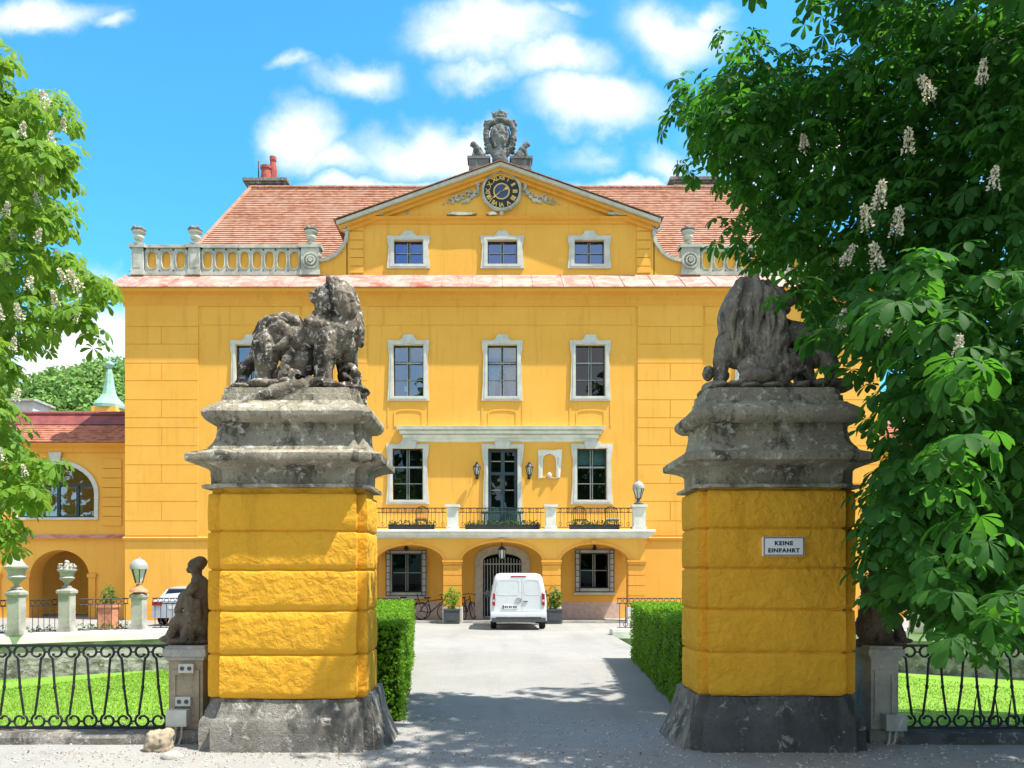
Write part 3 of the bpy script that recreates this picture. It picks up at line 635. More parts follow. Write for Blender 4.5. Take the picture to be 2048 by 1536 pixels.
    for xx, sg in ((x0, -1), (x1, 1)): c.quad((xx+sg*.54,De-.03,zt),(xx,DF+.05,zp),(xx,DF+6,zp),(xx+sg*.54,DF+6,zt))
    c.build('cornice_flashing', M['pinkmetal'], pal)
    # attic storey and gable
    DA = DF+.08; ax = lambda px: X(px, DA); az = lambda py: Z(py, DA)
    w = MB(); w.wall(ax(698), ax(1302), zp-.15, az(437), DA, awin, .3)
    w.add([(ax(686),DA,az(437)),(ax(1314),DA,az(437)),(ax(1001),DA,az(325))], [(0,1,2)])
    for sx, sg in ((698, -1), (1302, 1)): w.quad((ax(sx),DA,zp-.15),(ax(sx),DA+5,zp-.15),(ax(sx),DA+5,az(437)),(ax(sx),DA,az(437)))
    w.build('attic_wall', M['wall'], pal)
    for a, b in ((699, 727), (1273, 1301)):
        q = MB(); ys = [446, 463, 481, 499, 516, 533, 547]
        for k in range(6): q.box(ax(a), ax(b), DA-.045, DA-.002, az(ys[k+1])+.016, az(ys[k])-.016)
        q.build('attic_pilaster', M['wall'], pal)
    # raking and level cornices of the gable
    for sg in (-1, 1):
        e = (672, 440) if sg < 0 else (1322, 436); Dq = DA-.45
        r = MB(); xe, ze = X(e[0], Dq), Z(e[1], Dq); xa, za = X(1001, Dq), Z(322, Dq)
        th = .13; r.prism([(xe, ze), (xe, ze-th), (xa, za-th), (xa, za)], DA-.42, DA+.1)
        r.build('raking_cornice', M['trim'], pal)
        r = MB(); r.prism([(xe-sg*.06, ze-th-.003), (xe-sg*.06, ze-th-.12), (xa, za-th-.14), (xa, za-th-.003)], DA-.27, DA+.1); r.prism([(xe-sg*.06, ze-.25), (xe-sg*.3, ze-.33), (xa, za-.40), (xa, za-.28)], DA-.14, DA+.0); r.build('raking_moulding', M['wall_trim'], pal)
        g = MB(); xe2 = xe+sg*.12; ze2 = ze+.03; g.add([(xe2,DA-.5,ze2),(xa,DA-.5,za+.035),(xa,DA+6,za+.035),(xe2,DA+6,ze2),(xe2,DA-.5,ze2-.03),(xa,DA-.5,za+.005)], [(0,1,2,3),(0,4,5,1)]); g.build('gable_roof', M['tiles'], pal)
    r = MB(); zb = az(443); r.hprofile([(0, zb-.12), (.05, zb-.1), (.07, zb), (.18, zb+.06), (.22, zb+.12), (.0, zb+.17)], ax(698), ax(1302), DA); r.build('gable_cornice', M['wall_trim'], pal)
    # weathered patches where plaster has fallen
    rr = random.Random(5)
    for cx_, cy_, w_, h_ in ((757, 431, 14, 4), (788, 420, 9, 6), (815, 424, 5, 6), (925, 432, 40, 3), (985, 432, 12, 4), (1240, 431, 22, 4), (1222, 432, 10, 3)):
        cc = [(ax(cx_+w_*math.cos(t)*rr.uniform(.5, 1.1)), az(cy_+h_*math.sin(t)*rr.uniform(.5, 1.1))) for t in [2*PI*k/11 for k in range(11)]]; r = MB(); r.prism(cc, DA-.012 if cy_ < 428 else DA-.235, DA-.001); r.build('bare_plaster_patch', M['balu'], pal)
    # clock
    cx_, cz_ = ax(1003), az(385); R0 = 35/F*DA
    d = MB(); vs = [(cx_+R0*math.cos(2*PI*k/48), cz_+R0*math.sin(2*PI*k/48)) for k in range(48)]; d.prism(vs, DA-.1, DA-.002); clock = d.build('clock_dial', M['black'], pal)
    d = MB(); vo = [(cx_+(R0+.075+.04*abs(math.sin(2*PI*k/48*4)))*math.cos(2*PI*k/48), cz_+(R0+.075+.04*abs(math.sin(2*PI*k/48*4)))*math.sin(2*PI*k/48)) for k in range(48)]; d.ring(vo, vs, DA-.16, DA-.001); vo2 = [(cx_+(x-cx_)*.94, cz_+(z-cz_)*.94) for x, z in vo]; d.ring(vo2, vs, DA-.2, DA-.15); d.build('clock_surround', M['balu'], clock, smooth=40)
    rom = ['XII', 'I', 'II', 'III', 'IIII', 'V', 'VI', 'VII', 'VIII', 'IX', 'X', 'XI']; d = MB()
    for k, t in enumerate(rom):
        vs_, fs_ = text_mesh(t, .26, .006, .85); a = PI/2-k*PI/6; ca, sa = math.cos(a-PI/2), math.sin(a-PI/2); rx, rz = cx_+R0*.76*math.cos(a), cz_+R0*.76*math.sin(a)
        d.add([(rx+x*ca-y*sa, DA-.107-z, rz+x*sa+y*ca) for x, y, z in vs_], fs_)
    d.build('numerals', M['gold'], clock)
    d = MB(); vi = [(cx_+.4*R0*math.cos(2*PI*k/32), cz_+.4*R0*math.sin(2*PI*k/32)) for k in range(32)]; vj = [(cx_+.47*R0*math.cos(2*PI*k/32), cz_+.47*R0*math.sin(2*PI*k/32)) for k in range(32)]; d.ring(vj, vi, DA-.112, DA-.1); d.build('dial_ring', M['gold'], clock)
    d = MB(); d.prism(vi, DA-.108, DA-.1); d.build('dial_centre', plain('blue_enamel', (.03, .06, .16), .4, .4), clock)
    for ang, L_, wd in ((R(62), .36, .08), (R(232), .54, .05)):
        dx, dz = math.sin(ang), math.cos(ang); nx_, nz_ = dz, -dx; d = MB(); P = lambda s_, t_: (cx_+dx*s_*R0+nx_*t_*R0, cz_+dz*s_*R0+nz_*t_*R0)
        d.prism([P(-.15, -wd*.4), P(-.15, wd*.4), P(L_*.7, wd*.5), P(L_*.8, wd*1.3), P(L_*1.35, 0), P(L_*.8, -wd*1.3), P(L_*.7, -wd*.5)], DA-.135, DA-.122); d.build('clock_hand', M['gold'], clock)
    # stucco leaf ornaments
    for sg in (-1, 1):
        s = Sculpt(); 
        for (a, b, r_) in ((46, 370, 7), (52, 385, 8), (58, 395, 7), (66, 402, 8), (76, 405, 7), (87, 402, 6), (97, 406, 5), (108, 404, 4), (116, 409, 3)):
            s.ball((ax(1003+sg*a), DA-.04, az(b)), (r_/70., .07, r_/90.), ('Y', sg*.5))
        for t0 in range(7):
            x_, z_ = ax(1003+sg*(50+t0*9)), az(388+t0*2.6+rnd.uniform(-4, 4)); rr_ = rnd.uniform(.12, .2); a0 = rnd.uniform(0, 6)
            s.limb([(x_+rr_*(1-k/14)*math.cos(a0+k*.55), DA-.05, z_+rr_*(1-k/14)*math.sin(a0+k*.55)) for k in range(11)], .024)
        s.limb([(ax(1003+sg*44), DA-.05, az(352)), (ax(1003+sg*50), DA-.06, az(366)), (ax(1003+sg*46), DA-.05, az(380))], [.05, .08, .05])
        s.bake('stucco_ornament', M['balu'], pal, .024, .02, 6, 1)
    s = Sculpt(); s.ball((cx_, DA-.08, az(345)), (.28, .1, .1)); s.ball((cx_, DA-.08, az(338)), (.15, .09, .1)); s.ball((cx_, DA-.05, az(428)), (.1, .08, .16)); s.limb([(ax(985), DA-.06, az(340)), (ax(975), DA-.06, az(352)), (ax(968), DA-.06, az(356))], [.06, .05, .03]); s.limb([(ax(1021), DA-.06, az(340)), (ax(1031), DA-.06, az(352)), (ax(1038), DA-.06, az(356))], [.06, .05, .03]); s.bake('clock_crown', M['balu'], pal, .028, .015, 6, 1)
    # parapets with blind ovals
    for sg in (-1, 1):
        mir = (lambda p: p) if sg < 0 else (lambda p: 2002-p); DPp = DF+.06; bx = lambda p: X(mir(p), DPp); bz = lambda p: Z(p, DPp)
        z0, z1 = zp-.02, bz(491); f = MB()
        lo, hi = sorted((bx(264), bx(640)))
        f.box(lo, hi, DPp-.06, DPp+.3, z0, bz(544)); f.box(lo-.06, hi, DPp-.1, DPp+.34, bz(497), z1); f.box(lo, hi, DPp+.1, DPp+.3, bz(544)+.001, bz(497)-.001)
        for a, b, nn in ((290, 376, 3), (403, 601, 8)):
            for k in range(nn):
                c0, c1 = a+(b-a)*k/nn, a+(b-a)*(k+1)/nn; m_ = (c0+c1)/2; hw = min(9.0, (b-a)/nn*.37); ov = []; rc = []
                for t in range(24):
                    an = 2*PI*t/24+PI/24; ex = max(-1, min(1, 1.0*math.cos(an)*1.12)); ez = math.sin(an)
                    sx_ = math.copysign(min(1, abs(math.cos(an)) ** .8), math.cos(an)); sz_ = math.copysign(min(1, abs(math.sin(an)) ** .75), math.sin(an))
                    ov.append((bx(m_+hw*sx_), bz(521-17.5*sz_))); q = max(abs(math.cos(an)), abs(math.sin(an))); rc.append((bx(m_+(c1-c0)/2*math.cos(an)/q), bz(521-23.3*math.sin(an)/q)))
                if sg > 0: ov.reverse(); rc.reverse()
                f.ring(rc, ov, DPp-.02, DPp+.1)
                rim = [(x+(x-bx(m_))*.16, z+(z-bz(521))*.08) for x, z in ov]; f.ring(rim, ov, DPp-.05, DPp-.018)
        par = f.build('parapet', M['balu'], pal)
        y_ = MB()
        for a, b in ((291, 375), (404, 600)): l_, h_ = sorted((bx(a), bx(b))); y_.box(l_, h_, DPp+.06, DPp+.098, bz(543), bz(499))
        y_.build('oval_panel', M['wall'], par)
        for a, b in ((263, 290), (376, 403), (601, 641)):
            l_, h_ = sorted((bx(a), bx(b))); q = MB(); q.box(l_, h_, DPp-.13, DPp+.36, z0+.001, bz(541)); q.box(l_+.04, h_-.04, DPp-.1, DPp+.33, bz(541), bz(497)); q.box(l_-.05, h_+.05, DPp-.16, DPp+.38, bz(497), z1+.02)
            if b < 600: q.box(l_+.12, h_-.12, DPp-.115, DPp-.1, bz(537), bz(501))
            else:
                cxx, czz = bx(623), bz(523)
                for rr_, yy in ((.34, -.16), (.2, -.2), (.09, -.24)):
                    for k in range(1): q.ring([(cxx+rr_*math.cos(2*PI*t/20), czz+rr_*math.sin(2*PI*t/20)) for t in range(20)], [(cxx+(rr_-.07)*math.cos(2*PI*t/20), czz+(rr_-.07)*math.sin(2*PI*t/20)) for t in range(20)], DPp+yy, DPp-.098)
            q.build('parapet_post', M['balu'], par)
        # concave scroll between parapet and attic
        cv = [(693, 452), (695, 462), (694, 474), (691, 486), (684, 498), (674, 509), (661, 517), (648, 521), (639, 522)]
        vb = MB(); wb = MB(); base = zp-.02
        for (a, b), (c_, e_) in zip(cv, cv[1:]):
            d_ = Vector((c_-a, e_-b)).normalized(); nx_, ny_ = -d_.y*3.2, d_.x*3.2
            q4 = [(bx(a-nx_), bz(b-ny_)), (bx(a+nx_), bz(b+ny_)), (bx(c_+nx_), bz(e_+ny_)), (bx(c_-nx_), bz(e_-ny_))]; vb.prism(q4, DPp-.12, DPp+.25)
            wb.quad((bx(a),DPp,bz(b)),(bx(c_),DPp,bz(e_)),(bx(c_),DPp,base),(bx(a),DPp,base)); wb.quad((bx(a),DPp,bz(b)),(bx(c_),DPp,bz(e_)),(bx(c_),DPp+.2,bz(e_)),(bx(a),DPp+.2,bz(b)))
        wb.quad((bx(693),DPp,bz(452)),(bx(703),DPp,bz(452)),(bx(703),DPp,base),(bx(693),DPp,base))
        for rr_, yy in ((.2, -.14), (.09, -.17)): vb.ring([(bx(690)+rr_*math.cos(2*PI*t/16), bz(455)+rr_*math.sin(2*PI*t/16)) for t in range(16)], [(bx(690)+(rr_-.07)*math.cos(2*PI*t/16), bz(455)+(rr_-.07)*math.sin(2*PI*t/16)) for t in range(16)], DPp+yy, DPp+.1)
        wb.build('scroll_wall', M['wall'], pal); vb.build('scroll_band', M['balu'], pal)
    # roof
    De_, Dr = DF+.7, DF+5.6; ze, zr = Z(548, De_), Z(377, Dr); xe0, xe1, xr0, xr1 = X(344, De_), X(1664, De_), X(502, Dr), X(1508, Dr)
    r = MB(); n = 44
    for k in range(n):
        a, b = k/n, (k+1)/n; L2 = lambda p, q, t: p+(q-p)*t
        ya, yb, za, zb_ = L2(De_, Dr, a), L2(De_, Dr, b), L2(ze, zr, a), L2(ze, zr, b); nseg = 40; xa0, xa1, xb0, xb1 = L2(xe0, xr0, a), L2(xe1, xr1, a), L2(xe0, xr0, b), L2(xe1, xr1, b)
        w1 = [mnoise.noise((s*.35, k*.9, 0))*.018 for s in range(nseg+1)]
        for s in range(nseg):
            t0, t1 = s/nseg, (s+1)/nseg; p0 = (L2(xa0, xa1, t0), ya-.03, za+.035+w1[s]); p1 = (L2(xa0, xa1, t1), ya-.03, za+.035+w1[s+1]); q1 = (L2(xb0, xb1, t1), yb, zb_+.012); q0 = (L2(xb0, xb1, t0), yb, zb_+.012)
            r.quad(p0, p1, q1, q0); r.quad((p0[0], p0[1]+.02, p0[2]-.045), (p1[0], p1[1]+.02, p1[2]-.045), p1, p0)
    Db = DF+11.5
    r.quad((xe0, De_, ze), (xr0, Dr, zr), (xr0, Dr, zr), (xe0, Db, ze)) if False else r.add([(xe0, De_, ze), (xr0, Dr, zr), (xe0, Db, ze)], [(0, 1, 2)])
    r.add([(xe1, De_, ze), (xr1, Dr, zr), (xe1, Db, ze)], [(0, 2, 1)]); r.quad((xe0, Db, ze), (xr0, Dr, zr), (xr1, Dr, zr), (xe1, Db, ze)); r.quad((XL, DF+.3, ze-.03), (XR, DF+.3, ze-.03), (XR, Dk, ze-.03), (XL, Dk, ze-.03))
    roof = r.build('roof', M['tiles'], pal)
    r = MB()
    for k in range(70):
        t = k/70; xx = xr0+(xr1-xr0)*t; x2 = xr0+(xr1-xr0)*(t+1/70); r.tube([(xx, Dr, zr+.03), (x2-.02, Dr, zr+.045)], .11, 8)
    for sg in (0, 1):
        for k in range(22):
            a, b = k/22, (k+.96)/22; p, q = ((xe0, De_, ze), (xr0, Dr, zr)) if sg == 0 else ((xe1, De_, ze), (xr1, Dr, zr)); r.tube([Vector(p).lerp(Vector(q), a)+Vector((0, 0, .03)), Vector(p).lerp(Vector(q), b)+Vector((0, 0, .05))], .09, 7)
    r.build('ridge_tile', M['tiles'], roof)
    Dc = DF+6.3; cz = lambda p: Z(p, Dc); cxp = lambda p: X(p, Dc)
    for a, b, t in ((497, 577, 366), (1340, 1440, 364)):
        c = MB(); c.box(cxp(a+4), cxp(b-4), Dc-.4, Dc+.6, cz(420), cz(t+12)); ch = c.build('chimney', M['grey_stone'], roof); c = MB(); 
    # chimney caps and pots stay with their chimney stack
    for a, b, t in ((492, 580, 366), (1336, 1444, 364)):
        c = MB(); c.box(cxp(a), cxp(b), Dc-.55, Dc+.75, cz(t+6), cz(t+0)); c.box(cxp(a+5), cxp(b-5), Dc-.45, Dc+.65, cz(t+10), cz(t+6)-.002); c.build('chimney_cap', M['plinth'], roof)
    c = MB(); zc = cz(366); c.lathe([(.30, 0), (.28, .3), (.24, .62), (.3, .66), (.3, .78), (.2, .8)], (cxp(533), Dc, zc), 14)
    c.lathe([(.2, .2), (.2, .7), (.16, .95), (.13, 1.05), (.17, 1.15), (.17, 1.32), (.05, 1.36)], (cxp(545), Dc+.1, zc), 12); c.build('chimney_pot', M['redpot'], roof)
    c = MB(); c.tube([(cxp(517), Dc, cz(368)), (cxp(517), Dc, cz(322))], .03, 5); c.build('lightning_rod', M['plinth_dark'], roof); c = MB(); c.tube([(cxp(1355), Dc, cz(366)), (cxp(1355), Dc, cz(330))], .09, 8); c.tube([(cxp(1355), Dc, cz(331)), (cxp(1355), Dc, cz(320))], .025, 5); c.build('vent_pipe', M['grey_plastic'], roof)
    # ---------------- portico and balcony
    zt_ = Z(1076, DP); gnd = -.2; arches = [(752, 888, 1090), (922, 1086, 1084), (1120, 1258, 1088)]; sp = 1124; th = .5
    f = MB(); ends = [(720, 752), (888, 922), (1086, 1120), (1258, 1290)]
    for a, b in ends:
        f.box(ppx(a), ppx(b), DP, DP+th, gnd, ppz(sp))
        f.quad((ppx(a),DP,ppz(sp)),(ppx(b),DP,ppz(sp)),(ppx(b),DP,zt_),(ppx(a),DP,zt_)); f.quad((ppx(a),DP+th,ppz(sp)),(ppx(b),DP+th,ppz(sp)),(ppx(b),DP+th,zt_),(ppx(a),DP+th,zt_))
    for a, b, t in arches:
        pts = archpts(ppx(a), ppx(b), ppz(sp), ppz(t), 22)
        for (xa, za), (xb, zb2) in zip(pts, pts[1:]):
            for yy in (DP, DP+th): f.quad((xa,yy,za),(xb,yy,zb2),(xb,yy,zt_),(xa,yy,zt_))
            f.quad((xa,DP,za),(xb,DP,zb2),(xb,DP+th,zb2),(xa,DP+th,za))
    for xx in (ppx(720), ppx(752), ppx(1258), ppx(1290)):                       # open side arches of the portico
        pts = archpts(DP+th, DF-.02, ppz(sp), ppz(1095), 10)
        for (ya, za), (yb, zb2) in zip(pts, pts[1:]): f.quad((xx,ya,za),(xx,yb,zb2),(xx,yb,zt_),(xx,ya,zt_))
    port = f.build('portico', M['wall'], pal)
    for a, b, t in arches:
        f = MB(); pi_, po = archpts(ppx(a), ppx(b), ppz(sp)-.03, ppz(t), 22), archpts(ppx(a)-.09, ppx(b)+.09, ppz(sp)-.03, ppz(t)+.09, 22)
        for k in range(22): f.prism([po[k], po[k+1], pi_[k+1], pi_[k]], DP-.05, DP-.001)
        m_ = (a+b)/2; f.prism([(ppx(m_-4), ppz(t)+.0), (ppx(m_+4), ppz(t)+.0), (ppx(m_+7), ppz(t-7)), (ppx(m_-7), ppz(t-7))], DP-.1, DP-.051)
        f.build('arch_moulding', M['wall_trim'], port)
    for a, b in ends:
        f = MB(); f.box(ppx(a)-.07, ppx(b)+.07, DP-.09, DP+th+.07, ppz(1124), ppz(1120)); f.box(ppx(a)-.04, ppx(b)+.04, DP-.06, DP+th+.04, ppz(1129), ppz(1124)-.001)
        for q in range(4): 
            z1_ = ppz(1131+q*20.5); f.box(ppx(a)-.025, ppx(b)+.025, DP-.03, DP+th+.025, ppz(1131+(q+1)*20.5)+.03, z1_)
        f.build('pier_course', M['wall_trim'], port)
        f = MB(); f.box(ppx(a)-.06, ppx(b)+.06, DP-.07, DP+th+.06, gnd, ppz(1214)); f.build('pier_base', M['white'], port)
    pk = plain('pinkish_plaster', (.55, .40, .33), .9, .2)
    for a, c in ((ppx(752)+.1, fx(948)), (fx(1060), ppx(1258)-.1)): f = MB(); f.box(a, c, DF-.03, DF-.001, -.2, .55); f.build('inner_dado', pk, port)
    f = MB(); f.box(ppx(720), ppx(1290), DP-.05, DF, -.2, -.12); f.build('portico_floor', M['grey_stone'], port)
    yb0 = DP-.28; zs0, zs1 = Z(1075, yb0), Z(1059, yb0); sl = MB(); sl.box(ppx(716), ppx(1294), DP-.02, DF-.002, zs0-.02, zs0+.1); sl.hprofile([(0, zs0), (.12, zs0+.03), (.2, zs0+.1), (.22, zs0+.2), (.28, zs0+.22), (.28, zs1-.03), (.26, zs1), (0, zs1)], ppx(716), ppx(1294), DP)
    sl.box(ppx(716), ppx(1294), DP+.1, DF-.003, zs0+.11, zs1-.002)
    for xx, sg in ((ppx(716), -1), (ppx(1294), 1)): sl.box(min(xx, xx+sg*.26), max(xx, xx+sg*.26), DP+.1, DF-.004, zs0+.15, zs1-.004)
    bal = sl.build('balcony', M['white'], pal)
    pt = Z(1010, DP)
    for a, b in ((718, 742), (894, 917), (1090, 1112), (1265, 1290)):
        q = MB(); q.box(ppx(a)+.02, ppx(b)-.02, DP-.2, DP+.22, zs1, pt-.09); q.box(ppx(a)-.05, ppx(b)+.05, DP-.27, DP+.29, pt-.09, pt); q.box(ppx(a)-.03, ppx(b)+.03, DP-.23, DP+.25, zs1, zs1+.12); q.build('balcony_post', M['white'], bal)
    zr1, zr0 = pt-.14, zs1+.09
    for a, b in ((743, 893), (918, 1089), (1113, 1264)):
        q = MB(); xa, xb = ppx(a), ppx(b); q.box(xa, xb, DP-.02, DP+.02, zr1, zr1+.035); q.box(xa, xb, DP-.015, DP+.015, zr0, zr0+.03); q.box(xa, xb, DP-.012, DP+.012, zr1-.16, zr1-.135); nb = int((xb-xa)/.14)
        for k in range(1, nb): xx = xa+(xb-xa)*k/nb; q.tube([(xx, DP, zr0), (xx, DP, zr1)], .009, 4)
        for k in range(int(nb/2)):
            xx = xa+(xb-xa)*(k+.5)/(nb/2)
            for cz2, rr_ in ((zr1-.07, .06), (zr0+.14, .065)): q.tube([(xx+rr_*math.cos(t*.7), DP, cz2+rr_*math.sin(t*.7)) for t in range(10)], .009, 4)
        q.build('balcony_railing', M['iron'], bal)
    return zs1, pt
BAL_Z, BAL_TOP = build_palace()
# ------------------------------------------------------------------ leaves
def leaf_templates(nt, rng, L=.19, lobes=(5, 7), droop=2.6, wide=.42, fine=True):
    out = []
    for _ in range(nt):
        nl = rng.choice(lobes); V = []; T = []
        for i in range(nl):
            t = (i/(nl-1)-.5)*2; a = t*R(112)+rng.normal(0, .06); ln = L*(1-.42*abs(t)**1.5)*rng.uniform(.88, 1.1); w = ln*wide
            ca, sa = math.cos(a), math.sin(a); b = len(V); tw = rng.normal(0, .12)
            pts = ((.02, 0), (.35, 0), (.62, 0), (.84, 0), (1.0, 0), (.35, .42), (.62, .86), (.80, 1.0), (.93, .62), (.35, -.42), (.62, -.86), (.80, -1.0), (.93, -.62)) if fine else ((.03, 0), (.45, 0), (.78, 0), (1, 0), (.6, .85), (.85, .8), (.6, -.85), (.85, -.8))
            for u, s in pts:
                x, y = ln*u, w*.5*s; z = -droop*x*x/(L*1.6) + abs(y)*.30 + y*tw
                V.append((x*ca-y*sa, x*sa+y*ca, z))
            T += [(b+p, b+q, b+r_) for p, q, r_ in (((0, 1, 5), (1, 6, 5), (1, 2, 6), (2, 7, 6), (2, 3, 7), (3, 8, 7), (3, 4, 8), (0, 9, 1), (1, 9, 10), (1, 10, 2), (2, 10, 11), (2, 11, 3), (3, 11, 12), (3, 12, 4)) if fine else ((0, 1, 4), (1, 2, 5), (1, 5, 4), (2, 3, 5), (0, 6, 1), (1, 7, 2), (1, 6, 7), (2, 7, 3)))]
        V = np.array(V); out.append((V, np.array(T)))
    return out
def place_leaves(P, fan, nrm, size, temps, rng):
    """P, fan, nrm (n,3)"""
    nrm = nrm/np.linalg.norm(nrm, axis=1, keepdims=True); fan = fan-nrm*np.sum(fan*nrm, 1, keepdims=True); fan = fan/np.maximum(1e-6, np.linalg.norm(fan, axis=1, keepdims=True)); side = np.cross(nrm, fan)
    VV, TT = [], []; off = 0; pick = rng.integers(0, len(temps), len(P))
    for k, (tv, tt) in enumerate(temps):
        ix = np.where(pick == k)[0]
        if not len(ix): continue
        v = (tv[None, :, 0:1]*fan[ix][:, None]+tv[None, :, 1:2]*side[ix][:, None]+tv[None, :, 2:3]*nrm[ix][:, None])*size[ix][:, None, None]+P[ix][:, None]
        VV.append(v.reshape(-1, 3)); TT.append((tt[None]+(np.arange(len(ix))*len(tv))[:, None, None]+off).reshape(-1, 3)); off += len(ix)*len(tv)
    return np.vstack(VV), np.vstack(TT)
def simple_leaf(L=.04, w=.5): return [(np.array([(0,0,0), (L*.5,L*w*.5,.004), (L*.5,-L*w*.5,.004), (L,0,-.004)]), np.array([(0,2,1),(1,2,3)]))]
def rand_dirs(n, rng): d = rng.normal(size=(n, 3)); return d/np.linalg.norm(d, axis=1, keepdims=True)

def shrub_mesh(name, c, rad, n, parent, mat, rng, L=.07, size=None):
    d = rand_dirs(n, rng); P = np.array(c)+d*np.array(rad)*rng.uniform(.45, 1, (n, 1)); nr = d+np.array([0, 0, .6])+rng.normal(0, .4, (n, 3))
    V, T = place_leaves(P, d+rng.normal(0, .6, (n, 3)), nr, rng.uniform(.7, 1.3, n), simple_leaf(L), rng); return np_mesh(name, V, T, mat, parent)
RG = np.random.default_rng(11)

# ------------------------------------------------------------------ stone urns and sculpture on the palace
def urn(loc, h, label, group, mat, sq=True):
    root = thing('stone_urn', loc, label, 'urn', group); m = MB(); x, y, z = loc; s = h
    m.lathe([(.30*s, 0), (.30*s, .07*s), (.2*s, .1*s), (.13*s, .14*s), (.10*s, .2*s), (.13*s, .24*s)], loc, 18); m.build('foot', mat, root, smooth=50)
    m = MB(); m.lathe([(.10*s, .24*s), (.2*s, .28*s), (.25*s, .36*s), (.26*s, .44*s), (.22*s, .5*s), (.2*s, .56*s), (.24*s, .6*s), (.33*s, .64*s), (.34*s, .68*s), (.3*s, .7*s)], loc, 18); m.build('bowl', mat, root, smooth=50)
    return root
ug = 'stone urns on the parapet posts'
for px, base, t in ((277, 491, 'leftmost stone urn at the far left corner post of the parapet'), (390, 491, 'stone urn on the second parapet post, where the tiled hip meets the balustrade'), (622, 491, 'stone urn on the scroll post left of the clock gable'),
                    (1376, 491, 'stone urn on the scroll post right of the clock gable'), (1612, 491, 'stone urn on the right parapet hidden behind the chestnut crown')):
    r_ = urn((X(px, DF+.1), DF+.13, Z(491, DF+.06)+.021), .82, t, ug, M['balu']); m = MB(); x, y, z = r_.location
    s = Sculpt(); 
    for k in range(16): a = 2*PI*k/16; s.ball((x+.2*math.cos(a), y+.2*math.sin(a), z+.62+.03*(k % 3)), (.09, .09, .07))
    s.ball((x, y, z+.64), (.2, .2, .14)); s.bake('garland', M['crest'], r_, .03, .02, 9, 1)
def crest():
    D = DF+.1; cx = lambda p: X(p, D); cz = lambda p: Z(p, D); root = thing('coat_of_arms', (cx(1000), D, cz(320)), 'grey stone coat of arms with crown standing on top of the clock gable', 'sculpture')
    s = Sculpt(); y = D
    s.ball((cx(1000), y, cz(275)), (.42, .2, .62)); s.ball((cx(1000), y-.06, cz(275)), (.36, .2, .52)); s.ball((cx(1000), y, cz(308)), (.3, .2, .3)); s.limb([(cx(1000), y, cz(322)), (cx(1000), y, cz(300))], [.34, .2])
    for sg in (-1, 1):
        s.limb([(cx(1000+sg*8), y-.05, cz(243)), (cx(1000+sg*20), y-.08, cz(249)), (cx(1000+sg*28), y-.06, cz(262)), (cx(1000+sg*27), y-.06, cz(280)), (cx(1000+sg*22), y-.06, cz(296)), (cx(1000+sg*12), y-.06, cz(310))], [.12, .12, .11, .12, .12, .12])
        s.limb([(cx(1000+sg*24), y, cz(258)), (cx(1000+sg*30), y, cz(250)), (cx(1000+sg*28), y, cz(243)), (cx(1000+sg*24), y, cz(246))], [.1, .08, .06, .04])
        for k in range(7): s.ball((cx(1000+sg*(29-abs(k-3)*1.2)), y-.05, cz(258+k*8)), (.09, .12, .07))
        s.limb([(cx(1000+sg*12), y-.16, cz(258)), (cx(1000+sg*16), y-.18, cz(275)), (cx(1000+sg*9), y-.2, cz(297))], [.05, .06, .05])
    for k in range(9): s.ball((cx(1000)+rnd.uniform(-.2, .2), y-.22, cz(275)+rnd.uniform(-.35, .4)), (.06, .05, .1))
    s.ball((cx(1000), y, cz(241)), (.27, .2, .09)); s.ball((cx(1000), y, cz(234)), (.22, .16, .08))
    for sg in (-1, -.5, 0, .5, 1): s.limb([(cx(1000+sg*11), y, cz(236)), (cx(1000+sg*13), y, cz(229)), (cx(1000+sg*5), y, cz(224))], [.06, .05, .05])
    s.ball((cx(1000), y, cz(221)), .07); s.limb([(cx(1000), y, cz(222)), (cx(1000), y, cz(217))], .03)
    for sg in (-1, 1): s.limb([(cx(1000+sg*11), y, cz(230)), (cx(1000+sg*17), y, cz(225))], [.05, .02])
    s.bake('shield', M['crest'], root, .026, .03, 5, 1)
    for sg in (-1, 1):
        p = lambda a: cx(1000+sg*a); s = Sculpt()
        s.ball((p(40), y, cz(313)), (.2, .16, .15)); s.limb([(p(36), y, cz(312)), (p(44), y, cz(300)), (p(50), y, cz(292))], [.15, .13, .11]); s.ball((p(53), y, cz(289)), (.12, .11, .12)); s.limb([(p(53), y, cz(290)), (p(58), y, cz(291))], [.07, .05])
        s.limb([(p(50), y, cz(302)), (p(53), y-.04, cz(311)), (p(54), y-.06, cz(320))], [.08, .06, .06]); s.limb([(p(36), y-.1, cz(314)), (p(42), y-.12, cz(320))], [.1, .07]); s.limb([(p(33), y, cz(316)), (p(30), y, cz(308))], [.04, .03])
        s.bake('small_lion', M['crest'], root, .024, .02, 7, 1)
        m = MB(); l_, h_ = sorted((p(22), p(62))); m.box(l_, h_, y-.25, y+.25, cz(345), cz(324)); m.box(l_-.06, h_+.06, y-.3, y+.3, cz(324), cz(319)); m.build('base_block', M['crest'], root)
crest()

